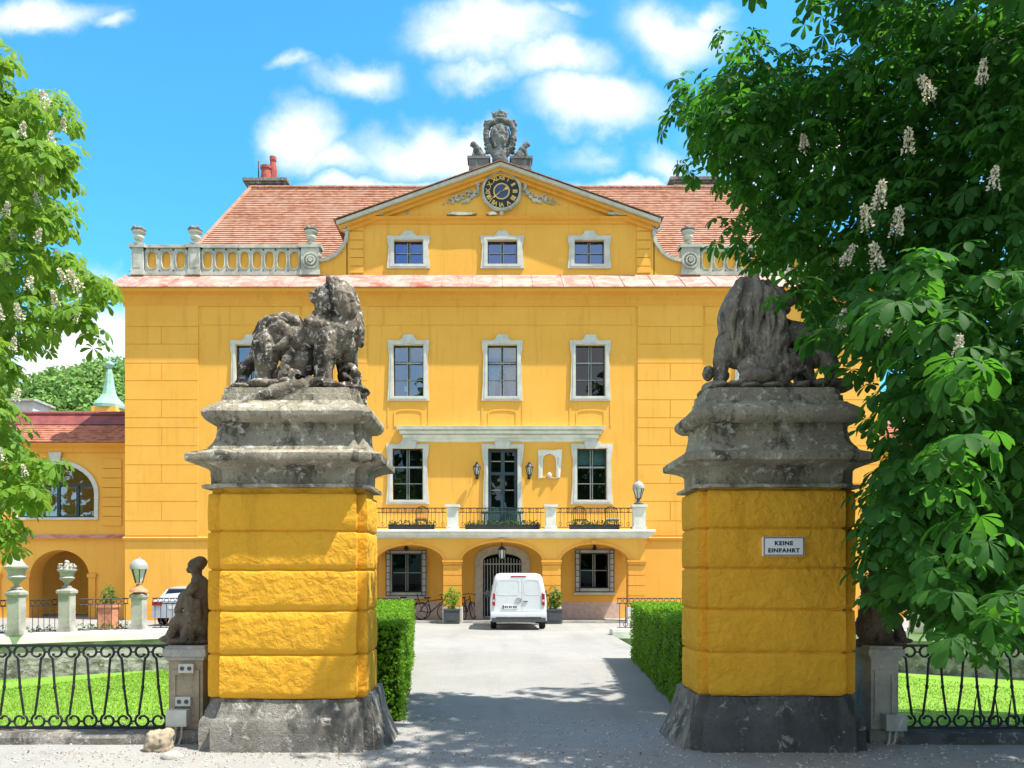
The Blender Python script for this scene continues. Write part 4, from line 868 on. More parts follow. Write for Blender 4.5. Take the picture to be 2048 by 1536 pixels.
# ------------------------------------------------------------------ lamps
def lantern_glass(root, m_iron, c, w, h):
    x, y, z = c; g = MB(); n = 6
    g.lathe([(w*.55, 0), (w, h)], c, n); g.build('lantern_glass', plain('milky_glass', (.55, .56, .52), .25, .5) if 'milky' not in M else M['milky'], root)
M['milky'] = plain('milky_glass', (.55, .56, .52), .25, .5)
def wall_lantern(px, py, label):
    x, z = fx(px), fz(py); y = DF-.32; root = thing('wall_lantern', (x, DF, z), label, 'lantern', 'wall lanterns beside the balcony door')
    lantern_glass(root, None, (x, y, z-.16), .13, .28); m = MB()
    for k in range(6): a = PI*k/3; m.tube([(x+.08*math.cos(a), y+.08*math.sin(a), z-.17), (x+.145*math.cos(a), y+.145*math.sin(a), z+.13)], .016, 4)
    m.lathe([(.17, .12), (.16, .15), (.08, .25), (.05, .27), (.06, .31), (.0, .36)], (x, y, z), 12); m.lathe([(.0, -.28), (.04, -.25), (.09, -.19), (.09, -.165)], (x, y, z), 12); m.build('lantern_frame', M['iron'], root)
    m = MB(); m.tube([(x, y, z-.22), (x, y+.12, z-.3), (x, DF-.03, z-.2)], .02, 5); m.box(x-.06, x+.06, DF-.04, DF-.002, z-.32, z-.08); m.build('bracket', M['iron'], root)
wall_lantern(954, 943, 'black wall lantern left of the blue balcony door'); wall_lantern(1058, 943, 'black wall lantern between the balcony door and the niche')
def pendant():
    x, y = ppx(1004), DP+.25; zt = ppz(1085); root = thing('hanging_lantern', (x, y, zt-.7), 'black lantern hanging in the middle arch above the white van', 'lantern'); z = zt-.62
    g = MB(); g.lathe([(.10, 0), (.14, .34)], (x, y, z), 6); g.build('lantern_glass', M['milky'], root); m = MB()
    for k in range(6): a = PI*k/3; m.tube([(x+.11*math.cos(a), y+.11*math.sin(a), z-.01), (x+.15*math.cos(a), y+.15*math.sin(a), z+.35)], .018, 4)
    m.lathe([(.18, .34), (.17, .37), (.06, .48), (.02, .5), (.02, .64)], (x, y, z), 12); m.lathe([(.0, -.08), (.1, -.03), (.12, 0)], (x, y, z), 12); m.build('lantern_frame', M['iron'], root)
pendant()
def post_lantern(x, y, z, h, label, name='stone_lantern', red=False):
    root = thing(name, (x, y, z), label, 'lantern', 'lanterns on stone posts'); s = h
    m = MB()
    if red: m.lathe([(.26*s, 0), (.24*s, .05*s), (.2*s, .1*s), (.1*s, .16*s), (.07*s, .2*s), (.08*s, .24*s)], (x, y, z), 14)
    else: m.lathe([(.2*s, 0), (.2*s, .06*s), (.1*s, .1*s), (.06*s, .2*s), (.1*s, .26*s)], (x, y, z), 14)
    m.build('foot', M['terracotta'] if red else M['grey_plastic'], root, smooth=40)
    g = MB(); g.lathe([(.09*s, .28*s), (.2*s, .66*s)], (x, y, z), 6); g.build('lantern_glass', M['milky'], root); m = MB()
    for k in range(6): a = PI*k/3; m.tube([(x+.1*s*math.cos(a), y+.1*s*math.sin(a), z+.26*s), (x+.215*s*math.cos(a), y+.215*s*math.sin(a), z+.67*s)], .018*s, 4)
    m.build('lantern_frame', M['grey_plastic'], root)
    m = MB(); m.lathe([(.25*s, .66*s), (.25*s, .74*s), (.22*s, .83*s), (.14*s, .92*s), (.05*s, .96*s), (.04*s, 1.0*s)], (x, y, z), 16); m.build('lantern_cap', M['sashw'], root, smooth=40)
post_lantern(ppx(1277), DP, BAL_TOP, .95, 'pale lantern standing on the right end post of the balcony')

# ------------------------------------------------------------------ balcony: flower boxes, table, chairs
for a, b, t in ((776, 868, 'long dark flower box on the left third of the balcony'), (930, 1080, 'longest dark flower box at the balcony centre, with red flowers'), (1140, 1240, 'dark flower box on the right third of the balcony, beside the end post')):
    x0, x1 = ppx(a), ppx(b); y = DP+.22; z = BAL_Z; root = thing('flower_box', ((x0+x1)/2, y, z), t, 'flower box', 'flower boxes along the balcony railing')
    m = MB(); m.box(x0, x1, y-.11, y+.11, z+.02, z+.2); m.box(x0-.02, x1+.02, y-.13, y+.13, z+.17, z+.215); m.build('trough', M['grey_plastic'], root)
    n = int((x1-x0)*170); P = np.stack([RG.uniform(x0, x1, n), RG.uniform(y-.16, y+.14, n), z+.2+.22*RG.random(n)**1.3], 1); d = rand_dirs(n, RG)
    V, T = place_leaves(P, d, d+[0, 0, .7], RG.uniform(.7, 1.4, n), simple_leaf(.08, .7), RG); np_mesh('foliage', V, T, M['shrub'], root)
    n = int((x1-x0)*34); P = np.stack([RG.uniform(x0, x1, n), RG.uniform(y-.18, y+.1, n), z+.26+.2*RG.random(n)], 1); d = rand_dirs(n, RG)
    V, T = place_leaves(P, d, d, RG.uniform(.8, 1.4, n), simple_leaf(.075, 1), RG); np_mesh('blossoms', V, T, M['redflower'], root)
def bal_table():
    x, y, z = ppx(1005), DP+.95, BAL_Z; root = thing('garden_table', (x, y, z), 'green garden table in front of the balcony door', 'table'); m = MB(); m.box(x-.85, x+.85, y-.4, y+.4, z+.72, z+.76); m.build('tabletop', M['teal'], root)
    for sx in (-1, 1):
        for sy in (-1, 1): m = MB(); m.tube([(x+sx*.75, y+sy*.33, z), (x+sx*.7, y+sy*.3, z+.72)], .025, 6); m.build('leg', M['teal'], root)
    def chair(px, dy, label, mat, cush=None):
        x, y = ppx(px), DP+dy; root = thing('garden_chair', (x, y, z), label, 'chair', 'garden chairs on the balcony'); m = MB(); m.box(x-.24, x+.24, y-.24, y+.24, z+.42, z+.46); m.build('seat', mat, root)
        for sx in (-1, 1):
            for sy in (-1, 1): m = MB(); m.tube([(x+sx*.22, y+sy*.22, z), (x+sx*.2, y+sy*.2, z+.42)], .018, 5); m.build('leg', mat, root)
        m = MB(); pts = [(x-.23, y+.22, z+.42), (x-.25, y+.27, z+.85), (x-.16, y+.29, z+.98), (x, y+.29, z+1.02), (x+.16, y+.29, z+.98), (x+.25, y+.27, z+.85), (x+.23, y+.22, z+.42)]; m.tube(pts, .018, 5)
        for k in (-2, -1, 0, 1, 2): m.tube([(x+k*.08, y+.23, z+.46), (x+k*.08, y+.285, z+.99-.01*k*k)], .012, 4)
        m.build('backrest', mat, root)
        if cush: m = MB(); m.box(x-.22, x+.22, y-.22, y+.18, z+.46, z+.53); m.build('cushion', cush, root)
    chair(985, 1.45, 'green garden chair behind the left half of the balcony table', M['teal']); chair(1024, 1.45, 'green garden chair behind the right half of the balcony table', M['teal'])
    chair(838, .95, 'garden chair with orange cushion left on the balcony, below the tall window', M['iron'], M['cushion']); chair(1165, .9, 'dark garden chair on the right of the balcony', M['iron']); chair(1232, 1.0, 'pale cushioned garden chair near the right end of the balcony', M['iron'], M['white'])
bal_table()

# ------------------------------------------------------------------ planters at the portico piers
for px, t in ((905, 'square black planter with a young green shrub at the portico pier left of the van'), (1106, 'square black planter with a leafy shrub behind the right side of the van')):
    x, y, z = ppx(px), DP-.42, gz(DP-.4); root = thing('square_planter', (x, y, z), t, 'planter', 'square planters at the portico piers')
    m = MB(); m.box(x-.3, x+.3, y-.3, y+.3, z+.03, z+.55); m.box(x-.32, x+.32, y-.32, y+.32, z+.51, z+.56); m.box(x-.2, x+.2, y-.315, y-.301, z+.14, z+.42); m.build('box', M['grey_plastic'], root)
    m = MB(); m.tube([(x, y, z+.5), (x+.02, y, z+.9), (x, y+.02, z+1.2)], .02, 5); m.build('stem', M['bark'], root); shrub_mesh('foliage', (x, y, z+.98), (.3, .28, .45), 170, root, M['shrub'] if px > 1000 else M['leaf_l'], RG, .17)

# ------------------------------------------------------------------ the van
def loft(stations, n_half):
    """stations: list of (y, [(x,z) right half, from bottom centre to top centre])"""
    m = MB(); rings = []
    for y, pr in stations:
        full = [(x, z) for x, z in pr] + [(-x, z) for x, z in reversed(pr[1:-1])]; rings.append([(x, y, z) for x, z in full])
    k = len(rings[0]); vs = [p for r in rings for p in r]; fs = []
    for i in range(len(rings)-1):
        for j in range(k): fs.append((i*k+j, i*k+(j+1) % k, (i+1)*k+(j+1) % k, (i+1)*k+j))
    fs.append(tuple(range(k-1, -1, -1))); fs.append(tuple((len(rings)-1)*k+j for j in range(k))); m.add(vs, fs); return m
def wheel(root, x, y, z, r, w):
    m = MB(); n = 24; pr = [(.62*r, -w/2), (.92*r, -w/2), (r, -w*.35), (r, w*.35), (.92*r, w/2), (.62*r, w/2)]
    vs = []; fs = []
    for a, b in pr:
        for k in range(n): t = 2*PI*k/n; vs.append((x+b, y+a*math.cos(t), z+a*math.sin(t)))
    for i in range(len(pr)-1):
        for k in range(n): fs.append((i*n+k, i*n+(k+1) % n, (i+1)*n+(k+1) % n, (i+1)*n+k))
    m.add(vs, fs); t = m.build('wheel', M['rubber'], root, smooth=40); m = MB(); vs = []; 
    for s in (-.32, .32):
        for k in range(n): tt = 2*PI*k/n; vs.append((x+w*s, y+.63*r*math.cos(tt), z+.63*r*math.sin(tt)))
    m.add(vs, [tuple(range(n-1, -1, -1)), tuple(range(n, 2*n))]); m.build('rim', M['boxgrey'], t)
def van():
    D = 25.3; xc = X(1037, D); z = gz(D); root = thing('van', (xc, D, z), 'white panel van parked rear towards the gate, in front of the middle arch', 'van')
    def sec(hw, zt, zb=.3, top=.80, lift=0): return [(0, zb), (hw*.86, zb), (hw*.96, zb+.12), (hw, zb+.35), (hw*1.0, .95+lift), (hw*.975, 1.12+lift), (hw*(top+.115), 1.42+lift*.5), (hw*(top+.045), zt-.13), (hw*(top-.03), zt-.035), (hw*(top-.16), zt-.004), (0, zt)]
    st = [(0.0, sec(.86, 1.76, .36)), (.03, sec(.90, 1.80, .34)), (.09, sec(.925, 1.835, .32)), (.3, sec(.94, 1.86)), (1.2, sec(.945, 1.88)), (2.2, sec(.945, 1.87)), (2.7, sec(.94, 1.82)), (3.05, sec(.93, 1.56)), (3.4, sec(.92, 1.16, .3, .86)), (3.9, sec(.87, 1.05, .3, .9)), (4.1, sec(.78, .9, .34, .9))]
    st = [(D+y, [(xc+x, z+zz) for x, zz in pr]) for y, pr in st]
    m = MB(); rings = []
    for y, pr in st: full = pr+[(2*xc-x, zz) for x, zz in reversed(pr[1:-1])]; rings.append([(x, y, zz) for x, zz in full])
    k = len(rings[0]); vs = [p for r in rings for p in r]; fs = []
    for i in range(len(rings)-1):
        for j in range(k): fs.append((i*k+j, i*k+(j+1) % k, (i+1)*k+(j+1) % k, (i+1)*k+j))
    fs.append(tuple(range(k-1, -1, -1))); fs.append(tuple((len(rings)-1)*k+j for j in range(k))); m.add(vs, fs)
    m.build('body', M['vanwhite'], root, smooth=35); y = D
    def rbox(x0, x1, z0, z1, r, n=5):
        pts = []
        for cx_, cz_, a0 in ((x1-r, z1-r, 0), (x0+r, z1-r, 90), (x0+r, z0+r, 180), (x1-r, z0+r, 270)):
            for q in range(n+1): a = R(a0+90*q/n); pts.append((xc+cx_+r*math.cos(a), z+cz_+r*math.sin(a)))
        return pts
    for s in (-1, 1):                                              # two rear doors with blind window panels
        sm_ = .11; l_, h_ = (-.80, sm_-.006) if s < 0 else (sm_+.006, .80); m = MB()
        pts = [(xc+a, z+b) for a, b in (((l_ if s < 0 else h_)*1.0, .62), ((l_ if s < 0 else h_)*1.01, 1.0), ((l_ if s < 0 else h_)*.86, 1.66), ((h_ if s < 0 else l_), 1.70), ((h_ if s < 0 else l_), .62))]
        m.prism(pts if s > 0 else pts[::-1], y-.022, y+.01); d = m.build('rear_door', M['vanwhite'], root)
        o = rbox(-.73, .03, 1.14, 1.64, .09) if s < 0 else rbox(.19, .73, 1.14, 1.64, .09); o = [(xc+(x-xc)*(1-.12*max(0, (zz-z-1.1)/.5)), zz) for x, zz in o]; cx_ = sum(p[0] for p in o)/len(o); cz_ = sum(p[1] for p in o)/len(o); i = [(cx_+(a-cx_)*.955, cz_+(b-cz_)*.95) for a, b in o]
        m = MB(); m.ring(o, i, y-.027, y-.021); m.build('window_panel_rim', M['vanwhite'], d)
        m = MB(); l2, h2 = (-.865, -.765) if s < 0 else (.765, .865); m.prism([(xc+l2, z+.82), (xc+h2, z+.8), (xc+h2, z+1.18), (xc+l2+.03*(s < 0), z+1.22-.0)], y-.045, y+.06); tl = m.build('tail_light', M['redlens'], root)
        m = MB(); m.prism([(xc+l2+.015, z+.93), (xc+h2-.015, z+.93), (xc+h2-.015, z+1.0), (xc+l2+.015, z+1.0)], y-.05, y-.045); m.build('clear_lens', M['boxgrey'], tl)
        m = MB(); m.box(xc+s*.86-.0, xc+s*.86+.02, y, y+.02, z+.3, z+.4); mm = MB(); mx = xc+s*1.03; mm.cbox((mx, y+2.75, z+1.12), (.16, .1, .24)); mm.tube([(xc+s*.93, y+2.75, z+1.05), (mx, y+2.75, z+1.07)], .03, 5); mm.build('wing_mirror', M['grey_plastic'], root)
    m = MB(); pr = [(.0, .30), (.06, .30), (.11, .36), (.12, .46), (.11, .56), (.05, .60), (0, .60)]
    vs = []; fs = []; n = len(pr); W = [(-.93, -.14), (-.9, .0), (-.6, .015), (0, .03), (.6, .015), (.9, 0), (.93, -.14)]
    for xx, add in W:
        for p, zz in pr: vs.append((xc+xx, y-p*1.0-add*1.0 if abs(xx) < .92 else y-p+.16, z+zz))
    for i in range(len(W)-1):
        for j in range(n-1): fs.append((i*n+j, i*n+j+1, (i+1)*n+j+1, (i+1)*n+j))
    m.add(vs, fs); bmp = m.build('bumper', M['vanwhite'], root, smooth=40)
    m = MB(); m.box(xc-.88, xc+.88, y-.155, y+.05, z+.27, z+.40); m.box(xc-.74, xc+.74, y-.16, y-.1, z+.40, z+.44); m.build('lower_bumper', M['grey_plastic'], bmp)
    m = MB(); m.box(xc-.52, xc-.02, y-.045, y-.024, z+.70, z+.82); pl = m.build('number_plate', M['white'], root); m = MB(); m.box(xc-.515, xc-.475, y-.048, y-.045, z+.703, z+.817); m.build('plate_band', plain('plate_blue', (.02, .05, .3), .5, .4), pl)
    m = MB()
    for k, w in enumerate((.05, .035, .05, .03, .05, .045)): m.box(xc-.45+k*.068, xc-.45+k*.068+w, y-.047, y-.0445, z+.73, z+.79)
    m.build('plate_marks', M['black'], pl)
    m = MB(); m.ring([(xc-.0+.105*math.cos(2*PI*t/20), z+.98+.085*math.sin(2*PI*t/20)) for t in range(20)], [(xc+.085*math.cos(2*PI*t/20), z+.98+.066*math.sin(2*PI*t/20)) for t in range(20)], y-.04, y-.024); m.box(xc-.07, xc+.07, y-.038, y-.025, z+.97, z+.99); m.build('emblem', M['chrome'], root)
    m = MB(); m.box(xc+.15, xc+.30, y-.05, y-.024, z+.93, z+.955); m.build('door_handle', M['grey_plastic'], root)
    m = MB(); m.box(xc-.25, xc+.25, y-.01, y+.12, z+1.745, z+1.785); m.build('brake_light', M['redlens'], root)
    for sx in (-1, 1):
        for yy in (.75, 3.3): wheel(root, xc+sx*.82, D+yy, z+.32, .32, .2)
van()
def car():
    D = 27.6; xc = X(352, D); z = gz(D); root = thing('car', (xc, D, z), 'silver car parked beyond the moat, partly hidden by the statue', 'car')
    def sec(hw, zt, zb=.28, top=.7): return [(0, zb), (hw*.9, zb), (hw, zb+.2), (hw, .62), (hw*.97, min(.86, zt-.1)), (hw*(top+.1), max(.9, zt-.22) if zt > 1 else zt-.05), (hw*top, zt-.03), (hw*(top-.2), zt), (0, zt+.01)]
    st = [(0, sec(.8, .9, .4, .85)), (.06, sec(.87, .95, .32, .85)), (.3, sec(.9, 1.0, .28, .85)), (.62, sec(.9, 1.34, .25, .66)), (1.2, sec(.9, 1.42, .25, .68)), (2.2, sec(.9, 1.42, .25, .68)), (2.7, sec(.9, 1.32, .25, .68)), (3.35, sec(.9, .98, .25, .86)), (4.1, sec(.88, .88, .25, .86)), (4.4, sec(.75, .7, .3, .86))]
    m = MB(); rings = []
    for y, pr in st: rings.append([(xc+x, D+y, z+zz) for x, zz in pr]+[(xc-x, D+y, z+zz) for x, zz in reversed(pr[1:-1])])
    k = len(rings[0]); vs = [p for r in rings for p in r]; fs = []
    for i in range(len(rings)-1):
        for j in range(k): fs.append((i*k+j, i*k+(j+1) % k, (i+1)*k+(j+1) % k, (i+1)*k+j))
    fs.append(tuple(range(k-1, -1, -1))); fs.append(tuple((len(rings)-1)*k+j for j in range(k))); m.add(vs, fs); m.build('body', M['silver'], root, smooth=35)
    m = MB(); m.quad((xc-.62,D+.335,z+1.0),(xc+.62,D+.335,z+1.0),(xc+.5,D+.575,z+1.34),(xc-.5,D+.575,z+1.34)); m.build('rear_window', M['glass_car'], root)
    for s in (-1, 1):
        m = MB(); xx = xc+s*.905; m.quad((xx-s*.04,D+.8,z+.93),(xx-s*.04,D+2.6,z+.93),(xx-s*.24,D+2.3,z+1.32),(xx-s*.24,D+.95,z+1.32)); m.build('side_window', M['glass_car'], root)
        m = MB(); m.box(min(xc+s*.5, xc+s*.86), max(xc+s*.5, xc+s*.86), D-.015, D+.1, z+.74, z+.88); m.build('tail_light', M['redlens'], root)
        for yy in (.8, 3.5): wheel(root, xc+s*.8, D+yy, z+.31, .31, .2)
    m = MB(); m.box(xc-.26, xc+.26, D-.02, D+.02, z+.62, z+.73); m.build('number_plate', M['white'], root); m = MB(); m.box(xc-.84, xc+.84, D-.07, D+.1, z+.3, z+.56); m.build('bumper', M['silver'], root)
car()
def bicycle(x, y, ang, label, lean=.12):
    z0 = -.12 if y > DP-.05 else gz(y); root = thing('bicycle', (x, y, z0), label, 'bicycle', 'bicycles leaning in the portico'); ca, sa = math.cos(ang), math.sin(ang)
    P = lambda u, h, w=0: (x+u*ca-(w+lean*h)*sa, y+u*sa+(w+lean*h)*ca, z0+h)
    for u in (-.53, .53):
        m = MB(); m.tube([P(u+.33*math.cos(2*PI*k/22), .34+.33*math.sin(2*PI*k/22)) for k in range(23)], .019, 6); w = m.build('wheel', M['rubber'], root); m = MB()
        for k in range(9): m.tube([P(u, .34), P(u+.32*math.cos(2*PI*k/9), .34+.32*math.sin(2*PI*k/9))], .004, 3)
        m.build('spokes', M['chrome'], w)
    m = MB()
    for a, b in (((-.53, .34), (-.08, .3)), ((-.08, .3), (-.2, .85)), ((-.53, .34), (-.19, .78)), ((-.08, .3), (.36, .72)), ((-.19, .74), (.35, .82)), ((.53, .34), (.34, .95))): m.tube([P(*a), P(*b)], .02, 5)
    m.build('frame', M['black'], root); m = MB(); m.tube([P(.33, .98, -.28), P(.36, 1.02, -.1), P(.36, 1.02, .1), P(.33, .98, .28)], .016, 5); m.build('handlebar', M['black'], root)
    s = MB(); s.add([P(-.36, .9, -.08), P(-.36, .9, .08), P(-.08, .9, .02), P(-.08, .9, -.02), P(-.34, .84, 0), P(-.1, .86, 0)], [(0,1,2,3),(0,4,1),(0,3,5,4),(1,4,5,2),(2,5,3)]); s.build('saddle', M['rubber'], root)
bicycle(ppx(812), DP+1.0, R(8), 'dark bicycle leaning below the left grilled window, behind the hedge'); bicycle(ppx(862), DP+.55, R(-12), 'dark bicycle leaning beside the portico pier left of the planter'); bicycle(ppx(936), DP+1.0, R(70), 'dark bicycle seen end-on between the planter and the entrance arch')

# ------------------------------------------------------------------ low wings
def wing(sg, label):
    DW = 33.4; mir = (lambda p: X(p, DW)) if sg < 0 else (lambda p: X(2*1005-p, DW)); wz = lambda p: Z(p, DW)
    root = thing('side_wing', (mir(100), DW, -.2), label, 'building'); 
    def srt(a, b): return tuple(sorted((mir(a), mir(b))))
    x0, x1 = srt(-420, 262); zt = wz(888); m = MB(); arcs = [(60, 178), (-130, -12), (-320, -202)]
    # ground arches: wall above and between, as strips
    sp, top = wz(1152), wz(1100)
    cuts = sorted([c for a, b in arcs for c in srt(a, b)]); xs = [x0]+cuts+[x1]
    for i in range(0, len(xs)-1, 2): m.quad((xs[i],DW,-.2),(xs[i+1],DW,-.2),(xs[i+1],DW,wz(1066)),(xs[i],DW,wz(1066)))
    for a, b in arcs:
        l_, h_ = srt(a, b); xm, hw = (l_+h_)/2, (h_-l_)/2; pts = [(xm-hw*math.cos(PI*k/16), sp+(top-sp)*math.sin(PI*k/16)) for k in range(17)]; pts2 = [(l_, -.2)]+pts+[(h_, -.2)]
        for (xa, za), (xb, zb) in zip(pts, pts[1:]): m.quad((xa,DW,za),(xb,DW,zb),(xb,DW,wz(1066)),(xa,DW,wz(1066)))
        for (xa, za), (xb, zb) in zip(pts2, pts2[1:]): m.quad((xa,DW,za),(xb,DW,zb),(xb,DW+.9,zb),(xa,DW+.9,za))
    m.quad((x0,DW+3.2,-.2),(x1,DW+3.2,-.2),(x1,DW+3.2,wz(1066)),(x0,DW+3.2,wz(1066)))
    holes = []
    for a, b in ((35, 190), (-155, 0), (-345, -190)): l_, h_ = srt(a, b); holes.append((l_, h_, wz(1035), wz(928)))
    # upper storey with arched windows: spandrels above the arch
    m.wall(x0, x1, wz(1066), zt, DW, holes, .3)
    for l_, h_, z0, z1 in holes:
        xm, hw = (l_+h_)/2, (h_-l_)/2; s0 = z0+(z1-z0)*.45; pts = [(xm-hw*math.cos(PI*k/16), s0+(z1-s0)*math.sin(PI*k/16)) for k in range(17)]
        for (xa, za), (xb, zb) in zip(pts, pts[1:]): m.quad((xa,DW+.001,za),(xb,DW+.001,zb),(xb,DW+.001,z1+.02),(xa,DW+.001,z1+.02)); m.quad((xa,DW,za),(xb,DW,zb),(xb,DW+.3,zb),(xa,DW+.3,za))
    Bk = DW+8; xo = x0 if sg < 0 else x1; m.quad((xo,DW,-.2),(xo,Bk,-.2),(xo,Bk,zt),(xo,DW,zt)); m.quad((x0,Bk,-.2),(x1,Bk,-.2),(x1,Bk,zt),(x0,Bk,zt)); m.build('wall', M['wall'], root)
    for l_, h_, z0, z1 in holes:
        xm, hw = (l_+h_)/2, (h_-l_)/2; s0 = z0+(z1-z0)*.45; arc = lambda e, n=16: [(xm-(hw+e)*math.cos(PI*k/n), s0+(z1+e-s0)*math.sin(PI*k/n)) for k in range(n+1)]
        w = MB(); y = DW+.2; w.box(l_, h_, y-.04, y+.04, z0, z0+.07); zr = z0+(z1-z0)*.60; w.box(l_, h_, y-.05, y+.05, zr, zr+.1)
        for t in (0, .25, .5, .75, 1): xx = l_+(h_-l_)*t; w.box(xx-.06, xx+.06, y-.045, y+.045, z0+.071, zr-.001)
        w.box(xm-.03, xm+.03, y-.03, y+.03, zr+.1, z1-.02); ao, ai = arc(.02), arc(-.06)
        for k in range(16): w.prism([ao[k], ao[k+1], ai[k+1], ai[k]], y-.04, y+.04)
        wd = w.build('arched_window', M['frame'], root); p = MB(); p.add([(x, y+.01, z) for x, z in [(l_, z0)]+arc(0)+[(h_, z0)]], [tuple(range(19))]); p.build('pane', M['glass_hi'], wd)
        p = MB()
        for t in (0, .25, .5, .75): xa = l_+(h_-l_)*t+.1; p.ring([(xa, z0+.1), (xa+hw*.5-.2, z0+.1), (xa+hw*.5-.2, zr-.05), (xa, zr-.05)], [(xa+.06, z0+.16), (xa+hw*.5-.26, z0+.16), (xa+hw*.5-.26, zr-.11), (xa+.06, zr-.11)], y+.05, y+.08)
        p.build('inner_sash', M['sashw'], wd)
        p = MB(); p.box(l_-.3, h_+.3, DW+1.4, DW+1.45, z0-.5, z1+.4); p.build('room_wall', M['wall_trim'], wd)
        fr = MB(); o = [(l_-.15, z0-.1)]+arc(.18)+[(h_+.15, z0-.1)]; i = [(l_+.005, z0)]+arc(-.005)+[(h_-.005, z0)]
        for k in range(18): fr.prism([o[k], o[k+1], i[k+1], i[k]], DW-.07, DW+.02)
        fr.prism([(l_-.15, z0-.1), (l_+.005, z0), (h_-.005, z0), (h_+.15, z0-.1)], DW-.07, DW+.02); fr.prism([(xm-.22, z1+.1), (xm+.22, z1+.1), (xm+.28, z1+.5), (xm-.28, z1+.5)], DW-.12, DW-.071); fr.build('surround', M['trim'], wd)
    for a, b in ((205, 244), (-12, 26), (-205, -165)):
        l_, h_ = srt(a, b); q = MB()
        for k in range(7): za = wz(1052)+(wz(918)-wz(1052))*k/7; zb = wz(1052)+(wz(918)-wz(1052))*(k+1)/7; q.box(l_, h_, DW-.05, DW-.002, za+.015, zb-.015)
        q.build('rusticated_strip', M['wall'], root)
    q = MB(); z = wz(1076); q.hprofile([(0, z-.05), (.1, z-.03), (.12, z), (.0, z+.02)], x0, x1, DW); q.build('string_course', M['wall_trim'], root)
    q = MB(); q.add([(x0, DW-.2, z+.02), (x1, DW-.2, z+.02), (x1, DW-.002, z+.16), (x0, DW-.002, z+.16), (x0, DW-.2, z-.01), (x1, DW-.2, z-.01)], [(0,1,2,3),(0,4,5,1)]); q.build('string_flashing', M['pinkmetal'], root)
    for a, b in arcs:
        l_, h_ = srt(a, b)
        for xx in (l_, h_): q = MB(); q.box(xx-.35 if xx == l_ else xx-.05, xx+.05 if xx == l_ else xx+.35, DW-.1, DW-.002, sp-.06, sp+.1); q.box(xx-.3 if xx == l_ else xx, xx if xx == l_ else xx+.3, DW-.06, DW-.003, -.2, sp-.061); q.build('arch_pier', M['wall_trim'], root)
    # roof: eave, tiled slope, sheet metal mansard top
    De = DW-.5; ze = Z(884, De); q = MB(); q.hprofile([(0, ze-.4), (.1, ze-.36), (.14, ze-.2), (.36, ze-.1), (.45, ze-.02), (0, ze)], x0, x1, DW); q.build('eave_moulding', M['wall_trim'], root)
    q = MB(); n = 9; D2 = DW+.45; z2 = Z(851, D2)
    for k in range(n):
        a, b = k/n, (k+1)/n; ya, yb, za, zb = De+(D2-De)*a, De+(D2-De)*b, ze+(z2-ze)*a, ze+(z2-ze)*b; q.quad((x0,ya-.02,za+.03),(x1,ya-.02,za+.03),(x1,yb,zb+.01),(x0,yb,zb+.01)); q.quad((x0,ya-.01,za-.01),(x1,ya-.01,za-.01),(x1,ya-.02,za+.03),(x0,ya-.02,za+.03))
    roof = q.build('roof', M['tiles_wing'], root); q = MB(); D3 = DW+1.0; z3 = Z(829, D3); D4 = DW+4; z4 = z3+.75
    q.quad((x0,D2-.03,z2+.04),(x1,D2-.03,z2+.04),(x1,D3,z3),(x0,D3,z3)); q.quad((x0,D3-.08,z3-.02),(x1,D3-.08,z3-.02),(x1,D3-.08,z3+.06),(x0,D3-.08,z3+.06)); q.quad((x0,D3-.08,z3+.06),(x1,D3-.08,z3+.06),(x1,D4,z4),(x0,D4,z4)); q.quad((x0,D4,z4),(x1,D4,z4),(x1,Bk+.4,ze),(x0,Bk+.4,ze))
    for k in range(20): xx = x0+(x1-x0)*(k+.5)/20; q.tube([(xx, D3-.08, z3+.07), (xx, D4, z4+.01)], .025, 4)
    q.build('sheet_metal_slope', M['redmetal'], roof)
wing(-1, 'low yellow side wing with arched windows and red roof, left of the palace'); wing(1, 'low yellow side wing with red roof right of the palace, seen through the chestnut leaves')

# ------------------------------------------------------------------ far things: spire, attic house, hill, forest
def spire():
    D = 62; x = X(219, D); root = thing('church_spire', (x, D, -.2), 'pale green copper spire rising behind the side wing roof', 'tower'); s = D/F; z = lambda p: Z(p, D)
    m = MB(); m.lathe([(30*s, z(818)), (31*s, z(812)), (27*s, z(806)), (20*s, z(799)), (14*s, z(790)), (10.5*s, z(775)), (8*s, z(758)), (5.5*s, z(742)), (3*s, z(738))], (x, D, 0), 8); m.build('roof', M['copper'], root)
    m = MB(); m.box(x-24*s, x+24*s, D-24*s, D+24*s, -.2, z(817)); m.build('tower_wall', M['wall'], root)
    m = MB(); m.lathe([(3*s, z(738)), (5*s, z(735)), (8.5*s, z(731)), (9*s, z(728)), (6*s, z(724)), (1.5*s, z(722)), (1.5*s, z(712)), (.5*s, z(711))], (x, D, 0), 12); m.build('finial', M['copper'], root, smooth=50)
spire()
def far_house():
    D = 52; root = thing('far_building', (X(40, D), D, -.2), 'small pale house top with flat roof cap, above the wing roof at the left edge', 'building'); m = MB(); m.box(X(24, D), X(66, D), D, D+2, -.2, Z(803, D)); m.build('wall', M['trim'], root)
    m = MB(); x0, x1, z0, z1 = X(16, D), X(73, D), Z(803, D), Z(795, D); m.box(x0, x1, D-.3, D+2.3, z0, z0+.12); m.add([(x0, D-.3, z0+.12), (x1, D-.3, z0+.12), (x1, D+2.3, z0+.12), (x0, D+2.3, z0+.12), ((x0+x1)/2-.4, D+1, z1+.1), ((x0+x1)/2+.4, D+1, z1+.1)], [(0,1,5,4),(1,2,5),(2,3,4,5),(3,0,4)]); m.build('roof', M['grey_stone'], root)
far_house()
